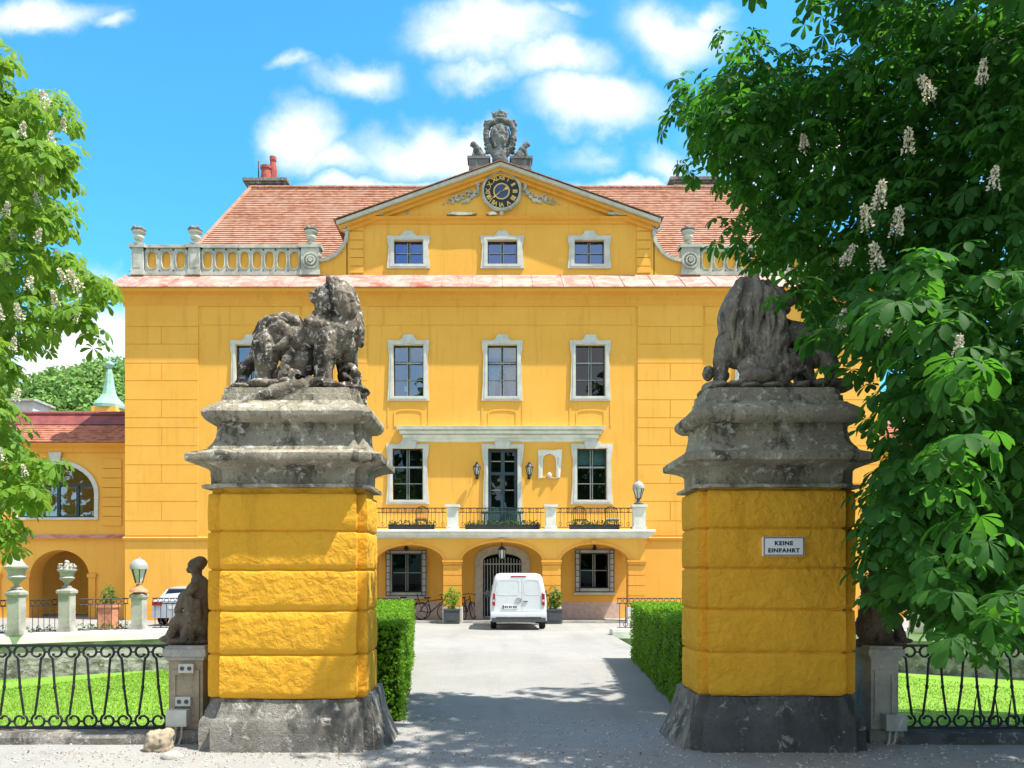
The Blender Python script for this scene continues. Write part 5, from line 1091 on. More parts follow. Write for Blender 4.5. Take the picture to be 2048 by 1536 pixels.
def hill():
    r = np.random.default_rng(4); nx, ny = 60, 20; V = []; T = []
    H = lambda x, y: 52*math.exp(-((x+95)/75)**2-((y-210)/55)**2)+30*math.exp(-((x-120)/110)**2-((y-260)/60)**2)-.5
    m = MB()
    for i in range(nx):
        for j in range(ny):
            P = lambda a, b: (-330+a*11, 130+b*9, H(-330+a*11, 130+b*9)); m.quad(P(i, j), P(i+1, j), P(i+1, j+1), P(i, j+1))
    tag(m.build('hill', M['forest'], smooth=True), kind='structure')
    P = []; n = 0
    for _ in range(900):
        x = r.uniform(-190, -20); y = r.uniform(140, 215); rad = r.uniform(3.2, 5.5)
        k = 230; d = rand_dirs(k, r); d[:, 2] = np.abs(d[:, 2])*.9+.05; c = np.array([x, y, H(x, y)+rad*.5]); pts = c+d*rad*np.array([1, 1, 1.15])*(.8+.25*r.random((k, 1))); P.append((pts, d))
    pts = np.vstack([p for p, _ in P]); d = np.vstack([q for _, q in P]); n = len(pts)
    V, T = place_leaves(pts, np.cross(d, r.normal(size=(n, 3)))+d*.2, d+r.normal(0, .45, (n, 3)), r.uniform(.7, 1.4, n), simple_leaf(1.0, .8), r)
    o = np_mesh('forest', V, T, M['forest']); tag(o, kind='stuff')
hill()

# ------------------------------------------------------------------ far edge of the moat: posts with urns, railing, pot
def moat_post(px, D, label, hpx, w=.32):
    x, z = X(px, D), 0.06; h = hpx/F*D; root = thing('stone_post', (x, D, z), label, 'post', 'stone posts on the moat wall'); m = MB()
    m.box(x-w/2, x+w/2, D-w/2, D+w/2, z+.1, z+h-.2); m.build('shaft', M['grey_stone'], root); m = MB(); m.box(x-w*.62, x+w*.62, D-w*.62, D+w*.62, z, z+.1); m.box(x-w*.53, x+w*.53, D-w*.53, D+w*.53, z+.1, z+.14); m.build('base', M['grey_stone'], root)
    m = MB(); m.lathe([(w*.72, h-.2), (w*.9, h-.15), (w*.9, h-.08), (w*.6, h-.03), (w*.4, h)], (x, D, z), 4); m.build('cap', M['grey_stone'], root); return (x, D, z+h)
def post_urn(p, label, sc, plant):
    x, y, z = p; root = thing('stone_urn', p, label, 'urn', 'urns on the moat posts'); s = sc; m = MB()
    m.lathe([(.16*s, 0), (.15*s, .05*s), (.07*s, .1*s), (.07*s, .16*s), (.14*s, .22*s), (.2*s, .32*s), (.23*s, .45*s), (.25*s, .56*s), (.33*s, .62*s), (.34*s, .67*s), (.27*s, .69*s)], p, 20); m.build('bowl', M['grey_stone'], root, smooth=40)
    if plant:
        q = Sculpt()
        for k in range(9): a = 2*PI*k/9; q.limb([(x+.2*s*math.cos(a), y+.2*s*math.sin(a), z+.68*s), (x+.28*s*math.cos(a), y+.28*s*math.sin(a), z+.76*s), (x+.24*s*math.cos(a+.3), y+.24*s*math.sin(a+.3), z+.86*s)], .035*s)
        q.limb([(x, y, z+.66*s), (x, y, z+.9*s)], [.1*s, .06*s]); q.ball((x, y, z+.93*s), .08*s); q.bake('carved_flowers', M['grey_stone'], root, .022, .015, 9, 1)
    else: m = MB(); m.lathe([(.28*s, .69*s), (.2*s, .78*s), (.12*s, .9*s), (.03*s, .98*s)], p, 14); m.build('lid', M['grey_stone'], root, smooth=40)
    m = MB(); m.lathe([(.15*s, .24*s), (.24*s, .3*s), (.26*s, .36*s), (.2*s, .4*s)], (x+.02, y-.03, z), 9); m.build('swag', M['grey_stone'], root, smooth=40)
p1 = moat_post(33, 21.0, 'leftmost stone post on the moat wall, under the lidded urn', 90); post_urn(p1, 'lidded grey urn on the leftmost moat post, under the left chestnut', .92, False)
p2 = moat_post(134, 21.9, 'stone post on the moat wall under the urn with carved flowers', 88); post_urn(p2, 'grey urn with carved flowers on the second moat post', .78, True)
p3 = moat_post(278, 22.75, 'stone post on the moat wall carrying the round-capped lantern', 75); post_lantern(p3[0], p3[1], p3[2], 1.02, 'round-capped grey lantern on a reddish foot, standing on a moat post', red=True)
mirx = lambda x: 2*AX-x
q1 = moat_post(1835, 21.9, 'stone post on the right moat wall, glimpsed through the chestnut leaves', 78); post_urn(q1, 'grey urn on the right moat wall, glimpsed through the chestnut leaves', .98, True)
def far_rail(a, b, label):
    root = thing('iron_railing', (a[0], a[1], 0), label, 'railing', 'low iron railings between the moat posts'); A, B = Vector((a[0], a[1], 0)), Vector((b[0], b[1], 0)); L = (B-A).length; d = (B-A)/L
    for z in (.1, .82, .98): m = MB(); m.tube([A+Vector((0, 0, z)), B+Vector((0, 0, z))], .014, 4); m.build('rail', M['iron'], root); n = int(L/.17); m = MB()
    for k in range(n):
        c = A+d*(L*(k+.5)/n); m.tube([c+Vector((0, 0, .1)), c+Vector((0, 0, .82))], .010, 4); m.tube([c+d*(.07*math.cos(t*.7))+Vector((0, 0, .9+.07*math.sin(t*.7))) for t in range(10)], .009, 4)
        if k % 2: m.tube([c+d*(.06*math.cos(t*.7))+Vector((0, 0, .2+.07*math.sin(t*.7))) for t in range(10)], .009, 4)
    m.build('bars', M['iron'], root)
wy = lambda x: 22.8+(x+9.6)*.529+.2
far_rail((-17.5, wy(-17.5)), (p1[0]-.3, p1[1]+.05), 'black iron railing left of the leftmost moat post'); far_rail((p1[0]+.3, p1[1]+.1), (p2[0]-.3, p2[1]+.05), 'black iron railing between the two moat posts with urns'); far_rail((p2[0]+.3, p2[1]+.1), (p3[0]-.3, p3[1]), 'black iron railing between the flower urn post and the lantern post')
far_rail((p3[0]+.3, 22.95), (-2.9, 22.95), 'black iron railing from the lantern post to the drive, behind the gate pier'); far_rail((3.6, 22.95), (q1[0]-.3, 22.4), 'black iron railing from the drive to the right moat post'); far_rail((q1[0]+.3, q1[1]), (17.5, 19.2), 'black iron railing right of the right moat post')
def pot():
    D = 26.2; x = X(217, D); z = gz(D); root = thing('terracotta_planter', (x, D, z), 'square terracotta planter with a small green bush, behind the iron railing', 'planter'); m = MB(); w = .24
    m.box(x-w, x+w, D-w, D+w, z+.05, z+.72); m.box(x-w-.04, x+w+.04, D-w-.04, D+w+.04, z+.72, z+.84); m.box(x-w-.03, x+w+.03, D-w-.03, D+w+.03, z, z+.06); m.build('box', M['terracotta'], root); shrub_mesh('foliage', (x, D, z+1.12), (.26, .26, .4), 190, root, M['shrub'], RG, .12)
pot()
for px, D, h, t in ((170, 22.6, .25, 'low dark shrub at the foot of the moat wall between the urn posts'), (95, 22.3, .2, 'low green shrub beside the leftmost moat post'), (235, 23.4, .25, 'low grey-green shrub left of the lantern post'), (20, 22.0, .25, 'low shrub at the left edge behind the moat railing')):
    x = X(px, D); root = thing('low_shrub', (x, D, gz(D)), t, 'shrub', 'low shrubs behind the moat railing'); shrub_mesh('foliage', (x, D, gz(D)+h*.6), (.8, .35, h), 260, root, M['shrub'], RG, .09)
# ------------------------------------------------------------------ gate piers
DG = 7.4
def plan(xc, b, aL, aR, h, p, o):
    """outline seen from above: a block with a slightly projecting panel front and back; o grows it"""
    yf = DG+p; yb = yf+h; return [(xc-aL-o, yf-o), (xc-b-o, yf-o), (xc-b-o, DG-o), (xc+b+o, DG-o), (xc+b+o, yf-o), (xc+aR+o, yf-o), (xc+aR+o, yb+o), (xc-aL-o, yb+o)]
def sweep(m, args, prof, seg=.07, capb=True, capt=True):
    base = plan(*args, 0); cnt = [max(1, int((Vector(base[i])-Vector(base[(i+1) % 8])).length/seg)) for i in range(8)]
    rings = []
    for z, o in prof:
        q = plan(*args, o); r = []
        for i in range(8):
            a, b = Vector(q[i]), Vector(q[(i+1) % 8])
            for k in range(cnt[i]): v = a.lerp(b, k/cnt[i]); r.append((v.x, v.y, z))
        rings.append(r)
    n = len(rings[0]); vs = [p for r in rings for p in r]; fs = []
    for i in range(len(rings)-1):
        for k in range(n): fs.append((i*n+k, i*n+(k+1) % n, (i+1)*n+(k+1) % n, (i+1)*n+k))
    if capb: fs.append(tuple(range(n-1, -1, -1)))
    if capt: fs.append(tuple((len(rings)-1)*n+k for k in range(n)))
    return m.add(vs, fs)
gpz = lambda py: Z(py, DG)
def gate_pier(sg, label):
    xc = X(576, DG) if sg < 0 else X(1555, DG); b = .655; aL, aR = (.80, .745) if sg < 0 else (.745, .79); h, p = .62, .09; A = (xc, b, aL, aR, h, p)
    root = thing('gate_pier', (xc, DG+.4, 0), label, 'gate pier'); ys = [985, 1062, 1140, 1222, 1310, 1398] if sg < 0 else [978, 1056, 1136, 1219, 1305, 1392]
    m = MB(); prof = []
    zs = [gpz(y) for y in reversed(ys)]
    for k in range(5):
        z0, z1 = zs[k], zs[k+1]
        prof += [(z0, -.02), (z0+.006, -.02), (z0+.011, -.007), (z0+.022, .0)]
        for t in range(1, 6): prof.append((z0+.022+(z1-z0-.044)*t/6, .003*math.sin(PI*t/6)))
        prof += [(z1-.022, .0), (z1-.011, -.007), (z1-.006, -.02)]
    prof += [(zs[-1], -.03), (zs[-1]+.05, -.03)]
    sweep(m, A, prof, .045); sh = m.build('rusticated_shaft', M['pier_stucco'], root, smooth=60, jitter=.008, jscale=5)
    # plinth: chamfered top, block below
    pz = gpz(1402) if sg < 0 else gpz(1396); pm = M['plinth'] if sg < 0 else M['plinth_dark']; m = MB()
    sweep(m, A, [(-.1, .075), (.0, .075), (.18, .07), (pz-.20, .065), (pz-.17, .05), (pz-.15, .03), (pz-.10, .02), (pz-.06, .0), (pz+.01, -.02)], .06); m.build('plinth', pm, root, smooth=40, jitter=.014, jscale=5)
    # guard stone at the carriageway corner
    m = MB(); s = 1 if sg < 0 else -1; xe = xc+(aR if sg < 0 else -aL); yy0, yy1 = DG+.12, DG+.95
    n = 7; vs = []; fs = []
    for k in range(n):
        t = k/(n-1); z = .0+.58*(1-t); w = .03+.20*t**1.3; vs += [(xe-s*.1, yy0-.05*t, z-.05), (xe+s*(w*.75), yy0-.08*t, z-.05), (xe+s*w, yy0+.12, z-.05), (xe+s*w, yy1-.1, z-.05), (xe-s*.1, yy1, z-.05)]
    for k in range(n-1):
        for j in range(4): fs.append((k*5+j, k*5+j+1, k*5+6+j, k*5+5+j))
    fs.append((0, 1, 2, 3, 4)); m.add(vs, fs); m.build('guard_stone', M['plinth'], root, smooth=50, jitter=.02, jscale=5)
    # cap: frieze, cornice, concave neck, torus, top slab
    m = MB(); sweep(m, A, [(gpz(976), -.04), (gpz(975), .045), (gpz(969), .05), (gpz(967), .02), (gpz(966), -.02), (gpz(940), -.015), (gpz(936), .0), (gpz(934), .02), (gpz(930), .06), (gpz(925), .135), (gpz(923), .162), (gpz(918), .168), (gpz(910), .166), (gpz(907), .148), (gpz(899), .045), (gpz(896), .02)], .05)
    m.build('cornice', M['stone'], root, smooth=28, jitter=.004, jscale=12)
    # upper block: without the ressaut the neck is one block; the ends step back
    B = (xc, .63, .70, .70, .60, .05); m = MB()
    pr = [(gpz(903), .075), (gpz(896), .068), (gpz(890), .045), (gpz(882), .022), (gpz(872), .008), (gpz(858), .0), (gpz(847), .0), (gpz(846), .05), (gpz(841), .085), (gpz(834), .11), (gpz(826), .115), (gpz(819), .10), (gpz(811), .055), (gpz(804), .01), (gpz(800), -.005), (gpz(799), -.03), (gpz(786), -.035), (gpz(785), -.05), (gpz(772), -.055)]
    sweep(m, B, pr, .05); m.build('upper_block', M['stone'], root, smooth=28, jitter=.005, jscale=12); return root
gate_pier(-1, 'left gate pier of ochre rusticated stucco with weathered stone cap, sunlight on its front'); gate_pier(1, 'right gate pier of ochre rusticated stucco in tree shade, with the white sign')
M['navy'] = plain('navy_enamel', (.012, .018, .06), .5, .4)
def sign():
    y = DG-.02; x0, x1, z0, z1 = X(1525, y), X(1607, y), Z(1112, y), Z(1074, y); root = thing('sign', ((x0+x1)/2, y, z0), 'white enamel no-entry sign with dark lettering on the right gate pier', 'sign'); m = MB()
    m.box(x0, x1, y-.02, y+.03, z0, z1); pl = m.build('plate', plain('white_enamel', (.80, .82, .84), .4, .4, var=.03), root); e = .012; m = MB(); m.ring([(x0+.004, z0+.004), (x1-.004, z0+.004), (x1-.004, z1-.004), (x0+.004, z1-.004)], [(x0+e, z0+e), (x1-e, z0+e), (x1-e, z1-e), (x0+e, z1-e)], y-.023, y-.0195); m.build('border', plain('purple_enamel', (.10, .035, .10), .5, .4), root)
    for t, f in (('KEINE', .66), ('EINFAHRT', .28)):
        vs, fs = text_mesh(t, .053, .0022, 1.14); cz = z0+(z1-z0)*f; cx_ = (x0+x1)/2; m = MB(); m.add([(cx_+x*1.12, y-.0215-z, cz+yy) for x, yy, z in vs], fs); m.build('lettering', M['navy'], root)
sign()

# ------------------------------------------------------------------ lions on the piers
def curl(c, r, turns, a0, dirn=1, n=14): return [(c[0]+r*(1-.55*k/n)*math.cos(a0+dirn*2*PI*turns*k/n), c[1], c[2]+r*(1-.55*k/n)*math.sin(a0+dirn*2*PI*turns*k/n)) for k in range(n+1)]
def lion_left():
    D = 7.78; root = thing('lion_statue', (X(590, D), D, gpz(773)), 'weathered dark stone lion turning its head left, on the sunlit left gate pier', 'statue', 'stone lions on the gate piers'); P = lambda px, py, w=0: (X(px, D), D+w, Z(py, D)); k = D/F
    s = Sculpt(); B = lambda px, py, w, rx, ry, rz, rot=None: s.ball(P(px, py, w), (rx*k, ry*k, rz*k), rot)
    L = lambda pts, rs: s.limb([P(*q) for q in pts], [r*k for r in rs])
    # ground slab of rock
    for q in range(13): B(472+q*20, 781, rnd.uniform(-.12, .12), 26, 44, 8)
    for q in range(9): B(478+q*27, 776+rnd.uniform(-3, 3), rnd.uniform(-.2, .1), 18, 22, 9)
    # trunk
    L([(545, 686, 0), (575, 678, 0), (610, 676, 0), (645, 668, 0), (672, 668, 0)], [35, 30, 29, 36, 39]); B(560, 668, -.05, 34, 22, 22); B(578, 656, -.04, 20, 14, 11); B(680, 690, 0, 36, 40, 38); B(548, 686, 0, 38, 40, 34)
    # hind legs: planted one and the one stretched back
    L([(540, 700, -.11), (540, 728, -.13), (533, 750, -.10), (540, 774, -.14)], [29, 23, 16, 13]); B(535, 776, -.18, 21, 16, 8)
    L([(530, 692, .08), (508, 714, .10), (490, 728, .10), (482, 748, .08), (478, 768, .04)], [26, 19, 12, 10, 11]); B(476, 774, .02, 17, 14, 9); L([(500, 723, .05), (488, 732, .02), (480, 742, 0)], [12, 10, 6])
    # fore legs
    L([(664, 685, -.12), (658, 715, -.15), (654, 745, -.15), (656, 772, -.16)], [29, 23, 18, 17]); B(648, 775, -.21, 21, 18, 9); L([(684, 690, .08), (690, 722, .10), (688, 748, .08), (692, 772, .05)], [28, 22, 16, 15]); B(688, 776, .0, 19, 16, 8)
    for t in (-8, 0, 8): B(640+abs(t)*.3, 777, -.24+t*.004, 7, 6, 6)
    # beaten animal below
    L([(562, 756, -.04), (586, 742, -.03), (610, 728, -.02), (634, 714, .03)], [16, 25, 26, 20]); B(590, 758, -.06, 28, 30, 18); B(642, 750, .02, 15, 22, 20); B(575, 715, .0, 16, 22, 16)
    L([(600, 768, -.22), (612, 782, -.27), (590, 792, -.30), (566, 800, -.33), (545, 805, -.34)], [13, 14, 14, 14, 9]); L([(630, 772, -.2), (620, 784, -.25)], [11, 13])
    for q in range(8): L([(566+q*2, 768-q*6, -.19), (574+q*2+rnd.uniform(-6, 8), 758-q*6, -.21), (584+q, 756-q*7, -.18)], [5, 6, 3])
    # head turned back to the left
    B(664, 612, -.05, 33, 34, 34); B(670, 590, -.04, 27, 28, 24); L([(652, 601, -.09), (637, 601, -.10)], [17, 12]); B(631, 597, -.10, 8, 12, 7); B(649, 590, -.10, 13, 18, 8); B(640, 609, -.14, 9, 8, 6)
    L([(664, 640, -.08), (646, 637, -.10), (635, 634, -.10)], [14, 9, 7]); L([(652, 618, -.14), (640, 612, -.14), (632, 609, -.13)], [9, 8, 6]); L([(668, 626, -.2), (660, 632, -.2), (656, 628, -.2)], [7, 7, 6])
    B(655, 590, -.17, 8, 6, 6); B(676, 574, -.15, 10, 8, 10); B(646, 652, -.08, 26, 22, 8); B(628, 651, -.08, 12, 14, 5)
    # mane
    B(690, 620, .02, 30, 38, 50); B(682, 585, .04, 27, 34, 25); B(698, 655, .0, 26, 36, 34)
    for q in range(46):
        a = rnd.random(); x0, y0 = 662+44*a, 568+rnd.uniform(0, 30)+a*20; w = rnd.uniform(-.2, .1); ln = rnd.uniform(34, 62); bow = rnd.uniform(4, 13)
        L([(x0, y0, w), (x0+bow, y0+ln*.35, w-.03), (x0+bow*1.1+2, y0+ln*.7, w-.03), (x0+bow*.5+5, y0+ln, w)], [6, 7.5, 6.5, 3])
    for q in range(14): x0 = 622+q*6.5; L([(x0+14, 646+q*.8, -.17), (x0+4, 656+q*1.5, -.2), (x0-3, 658+q*2.2, -.17)], [7, 8, 5])
    L([(706, 640, -.06), (720, 665, -.05), (722, 690, -.03)], [15, 12, 7])
    # tail looped over the rump
    L([(528, 692, 0), (518, 672, -.04), (530, 655, -.08), (552, 644, -.10), (578, 640, -.10), (598, 646, -.09), (606, 658, -.08), (602, 674, -.08), (594, 686, -.1)], [10, 10, 10, 9, 9, 9, 9, 8, 7])
    L([(556, 668, -.17), (572, 662, -.2), (584, 670, -.2), (588, 686, -.2), (578, 700, -.2), (562, 708, -.2)], [9, 9, 8, 8, 8, 6])
    for q in range(10): x0, y0 = 540+rnd.uniform(-16, 24), 664+rnd.uniform(-12, 16); L([(x0, y0, -.13), (x0+9, y0-7, -.15), (x0+17, y0-5, -.13)], [4.5, 5, 3])
    # tail of the beaten animal hanging down at the right
    L([(694, 732, .0), (706, 738, -.02), (714, 752, -.03), (716, 772, -.03), (724, 792, -.03), (726, 806, -.02)], [9, 9, 9, 8, 10, 8]); L([(690, 752, -.02), (702, 764, -.05), (704, 778, -.04)], [7, 7, 7])
    C = lambda pts, rs: s.cut([P(*q) for q in pts], [r*k for r in rs])
    C([(620, 619, -.30), (640, 622, -.24), (657, 627, -.20)], [7, 7, 5]); C([(620, 619, -.1), (648, 623, -.1)], [7, 5]); C([(622, 642, -.1), (640, 644, -.2)], [3, 2.5]); C([(653, 596, -.26), (656, 597, -.2)], [4.5, 4]); C([(630, 600, -.2), (634, 602, -.16)], [3, 3])
    C([(612, 768, -.6), (612, 768, .6)], [8, 8]); C([(509, 748, -.6), (507, 748, .6)], [8, 8]); C([(504, 762, -.6), (502, 762, .6)], [9, 9]); C([(700, 742, -.6), (698, 744, .6)], [5, 5]); C([(698, 764, -.6), (698, 764, .6)], [4, 4])
    for q in range(9): C([(676+q*4.5, 585+q*4, -.34), (682+q*4, 610+q*5, -.26), (684+q*3.6, 640+q*4, -.30)], [3.5, 4, 2.5])
    s.bake('body', M['lion'], root, .0075, .006, 16, 1, .38)
lion_left()
def lion_right():
    D = 7.78; root = thing('lion_statue', (X(1540, D), D, gpz(773)), 'shaded grey stone lion with huge drooping mane, on the right gate pier', 'statue', 'stone lions on the gate piers'); P = lambda px, py, w=0: (X(px, D), D+w, Z(py, D)); k = D/F
    s = Sculpt(); B = lambda px, py, w, rx, ry, rz, rot=None: s.ball(P(px, py, w), (rx*k, ry*k, rz*k), rot); L = lambda pts, rs: s.limb([P(*q) for q in pts], [r*k for r in rs])
    for q in range(13): B(1428+q*20, 781, rnd.uniform(-.1, .12), 26, 44, 8)
    for q in range(8): B(1432+q*32, 777+rnd.uniform(-3, 3), rnd.uniform(-.2, .1), 18, 22, 8)
    # chest, neck and head under the mane
    B(1490, 640, 0, 54, 44, 62); B(1496, 592, -.02, 34, 36, 32); B(1480, 690, 0, 48, 42, 48); B(1540, 600, -.04, 30, 32, 22); B(1562, 606, -.06, 22, 24, 17); B(1578, 604, -.06, 12, 16, 11); B(1556, 626, -.06, 20, 20, 9); B(1497, 566, 0, 10, 12, 12); B(1540, 582, -.05, 14, 14, 10)
    for q in range(70):
        a = rnd.random(); x0 = 1488+60*(a-.35); y0 = 566+rnd.uniform(0, 26)+abs(a-.3)*26; w = rnd.uniform(-.24, .12); ln = rnd.uniform(70, 130); sp = (a-.45)*70
        L([(x0, y0, w), (x0+sp*.45, y0+ln*.3, w-.04), (x0+sp*.7+rnd.uniform(-4, 4), y0+ln*.65, w-.05), (x0+sp*.66, y0+ln, w-.02)], [6, 9, 9, 4])
    for q in range(16): x0 = 1470+q*5.5; L([(x0, 660+rnd.uniform(-12, 12), -.22), (x0+rnd.uniform(-3, 3), 694, -.25), (x0+2, 722, -.22)], [7, 8, 4])
    # fore leg planted at the left, other on the prey
    L([(1452, 690, -.04), (1440, 725, -.06), (1438, 752, -.06), (1434, 774, -.08)], [24, 17, 13, 13]); B(1424, 775, -.12, 16, 15, 8); B(1415, 748, -.02, 11, 14, 15); B(1410, 780, -.06, 10, 14, 11); L([(1452, 745, .1), (1444, 776, .1)], [12, 12])
    # trunk and haunch at the right
    L([(1520, 668, .04), (1560, 668, .04), (1600, 678, .03), (1628, 690, .02)], [40, 33, 33, 36]); B(1632, 700, .0, 30, 40, 36)
    L([(1636, 712, -.08), (1650, 735, -.1), (1656, 752, -.08), (1650, 774, -.1)], [26, 18, 13, 12]); B(1642, 777, -.13, 19, 15, 8); L([(1620, 715, .12), (1612, 745, .14), (1616, 774, .12)], [24, 16, 13])
    L([(1658, 700, .05), (1672, 690, .05), (1676, 670, .03), (1668, 655, 0)], [9, 8, 7, 8])
    # prey: boar lying underneath
    B(1510, 738, -.12, 42, 36, 28); B(1556, 730, -.08, 36, 34, 26); B(1500, 762, -.2, 34, 26, 14); L([(1540, 745, -.12), (1580, 742, -.12), (1610, 728, -.12)], [26, 22, 18]); L([(1600, 740, -.14), (1610, 760, -.15), (1612, 776, -.15)], [13, 9, 8]); L([(1560, 760, -.18), (1545, 778, -.2)], [13, 10]); L([(1586, 700, -.14), (1606, 690, -.14), (1612, 676, -.12)], [9, 8, 5])
    for q in range(20): x0 = 1530+rnd.uniform(0, 60); L([(x0, 714+rnd.uniform(-8, 14), -.2), (x0+rnd.uniform(-8, 4), 730, -.22)], [5, 4])
    C = lambda pts, rs: s.cut([P(*q) for q in pts], [r*k for r in rs])
    C([(1459, 764, -.6), (1457, 764, .6)], [9, 9]); C([(1588, 763, -.6), (1588, 763, .6)], [10, 10]); C([(1632, 752, -.6), (1630, 752, .6)], [9, 9]); C([(1560, 652, -.6), (1575, 648, .6)], [9, 9]); C([(1497, 566, -.2), (1497, 565, -.1)], [4, 4])
    for q in range(10): x0 = 1462+q*10; C([(x0+6, 600+abs(q-3)*6, -.36), (x0-3, 650, -.34), (x0-(4-q)*2.5, 705, -.32)], [4, 5.5, 3])
    s.bake('body', M['lion_b'], root, .0075, .006, 16, 1, .38)
lion_right()

# ------------------------------------------------------------------ small piers with statues, sockets, boxes
def small_pier(sg, label):
    D = 7.75; lo, hi = (338, 405) if sg < 0 else (1742, 1796); x0, x1 = X(lo, D), X(hi, D); xm = (x0+x1)/2; w = (x1-x0)/2; zt = Z(1292, D); mt = M['pier_stone'] if sg < 0 else M['grey_stone']
    root = thing('small_pier', (xm, D, 0), label, 'pier'); m = MB(); m.box(x0, x1, D, D+.42, .0, zt-.14); m.build('shaft', mt, root, jitter=.006, jscale=6)
    m = MB(); m.ring([(x0+.03, .22), (x1-.03, .22), (x1-.03, zt-.24), (x0+.03, zt-.24)], [(x0+.07, .27), (x1-.07, .27), (x1-.07, zt-.29), (x0+.07, zt-.29)], D-.015, D-.001); m.build('panel_rim', mt, root)
    m = MB(); m.box(x0-.02, x1+.02, D-.02, D+.44, zt-.14, zt-.10); m.box(x0-.045, x1+.045, D-.045, D+.465, zt-.10, zt-.03); m.box(x0-.03, x1+.03, D-.03, D+.45, zt-.03, zt); m.build('cap', M['grey_stone'], root, jitter=.006, jscale=6)
    m = MB(); m.box(x0-.03, x1+.03, D-.05, D+.46, -.05, .14); m.build('foot', M['plinth'], root, jitter=.012, jscale=5); return xm, D, zt
pl_ = small_pier(-1, 'weathered sandstone pilaster carrying the seated statue, left of the left gate pier'); pr_ = small_pier(1, 'grey stone pilaster carrying a dark statue, right of the right gate pier')
def statue(sg, label, p):
    D = 7.97; root = thing('seated_statue', (p[0], D, p[2]), label, 'statue', 'seated statues beside the gate piers'); k = D/F; mx = (lambda a: a) if sg < 0 else (lambda a: 2142-a); dz = 0 if sg < 0 else 4
    P = lambda px, py, w=0: (X(mx(px), D), D+w, Z(py+dz, D)); s = Sculpt(); B = lambda px, py, w, rx, ry, rz: s.ball(P(px, py, w), (rx*k, ry*k, rz*k)); L = lambda pts, rs: s.limb([P(*q) for q in pts], [r*k for r in rs])
    for q in range(6): B(350+q*13, 1282, 0, 16, 26, 8)
    B(391, 1133, 0, 14, 15, 17); B(400, 1124, .0, 13, 14, 12); B(378, 1140, 0, 6, 6, 7); L([(394, 1148, 0), (397, 1164, 0)], [9, 11])                         # head, hair, neck
    L([(400, 1172, 0), (402, 1200, 0), (404, 1235, 0)], [19, 17, 22]); B(386, 1182, -.03, 11, 15, 11); B(404, 1252, 0, 26, 30, 24)                             # torso, hips
    L([(396, 1172, -.11), (378, 1196, -.15), (368, 1216, -.13)], [10, 9, 7]); L([(398, 1174, .11), (382, 1202, .13), (366, 1222, .1)], [10, 9, 7]); B(363, 1222, -.10, 7, 6, 5)
    L([(398, 1244, -.08), (372, 1238, -.1), (358, 1246, -.1), (350, 1264, -.09), (344, 1274, -.08)], [18, 14, 10, 8, 7]); L([(398, 1250, .07), (374, 1254, .08), (360, 1262, .08), (344, 1272, .06)], [18, 14, 10, 7]); B(336, 1276, -.08, 12, 9, 6); B(334, 1277, .05, 12, 9, 6)
    for q in range(9): a = rnd.uniform(0, 1); L([(402-22*a, 1240+rnd.uniform(-4, 10), -.15), (400-26*a, 1262, -.14), (398-30*a, 1280, -.12)], [5, 5, 4])
    for q in range(6): L([(384, 1190+q*7, -.16), (396, 1200+q*8, -.17), (408, 1204+q*8, -.14)], [5, 6, 5])
    s.bake('figure', M['statue'], root, .0115, .012, 14, 1)
statue(-1, 'brown weathered stone seated figure facing left, beside the left gate pier', pl_); statue(1, 'dark stone seated figure in shade, behind leaves beside the right gate pier', pr_)
def sockets():
    D = 7.75
    for i, (px, py, t) in enumerate(((375, 1336, 'upper of the two small double sockets on the sandstone pilaster'), (369, 1402, 'lower of the two small double sockets on the sandstone pilaster, above the cable box'))):
        x, z = X(px, D), Z(py, D); root = thing('socket', (x, D, z), t, 'socket', 'double sockets on the pilaster'); m = MB(); m.box(x-.075, x+.075, D-.045, D-.001, z-.045, z+.045); m.build('casing', M['boxgrey'], root)
        for s in (-1, 1):
            m = MB(); c = [(x+s*.036+.022*math.cos(2*PI*q/12), z+.022*math.sin(2*PI*q/12)) for q in range(12)]; m.prism(c, D-.05, D-.046); m.build('outlet', M['grey_plastic'], root)
    for px, py, t, lo in ((363, 1432, 'pale grey junction box with cables, low on the left sandstone pilaster', 1515), (1780, 1441, 'grey junction box low on the right grey pilaster', 1505)):
        x, z = X(px, D), Z(py, D); root = thing('junction_box', (x, D, z), t, 'junction box'); m = MB(); y = D-.06; m.box(x-.095, x+.095, y-.06, y+.059, z-.075, z+.075); m.build('casing', M['boxgrey'] if px < 1000 else M['sashw'], root); m = MB(); m.box(x-.102, x+.102, y-.075, y-.06, z-.08, z+.08); m.build('lid', M['boxgrey'] if px < 1000 else M['sashw'], root)
        m = MB(); m.tube([(x-.03, y, z-.07), (x-.04, y, z-.2), (x-.06, y, -.02)], .012, 6); m.tube([(x+.03, y, z-.07), (x+.02, y+.01, z-.2), (x-.01, y, -.02)], .012, 6); m.build('cable', M['boxgrey'], root)
sockets()

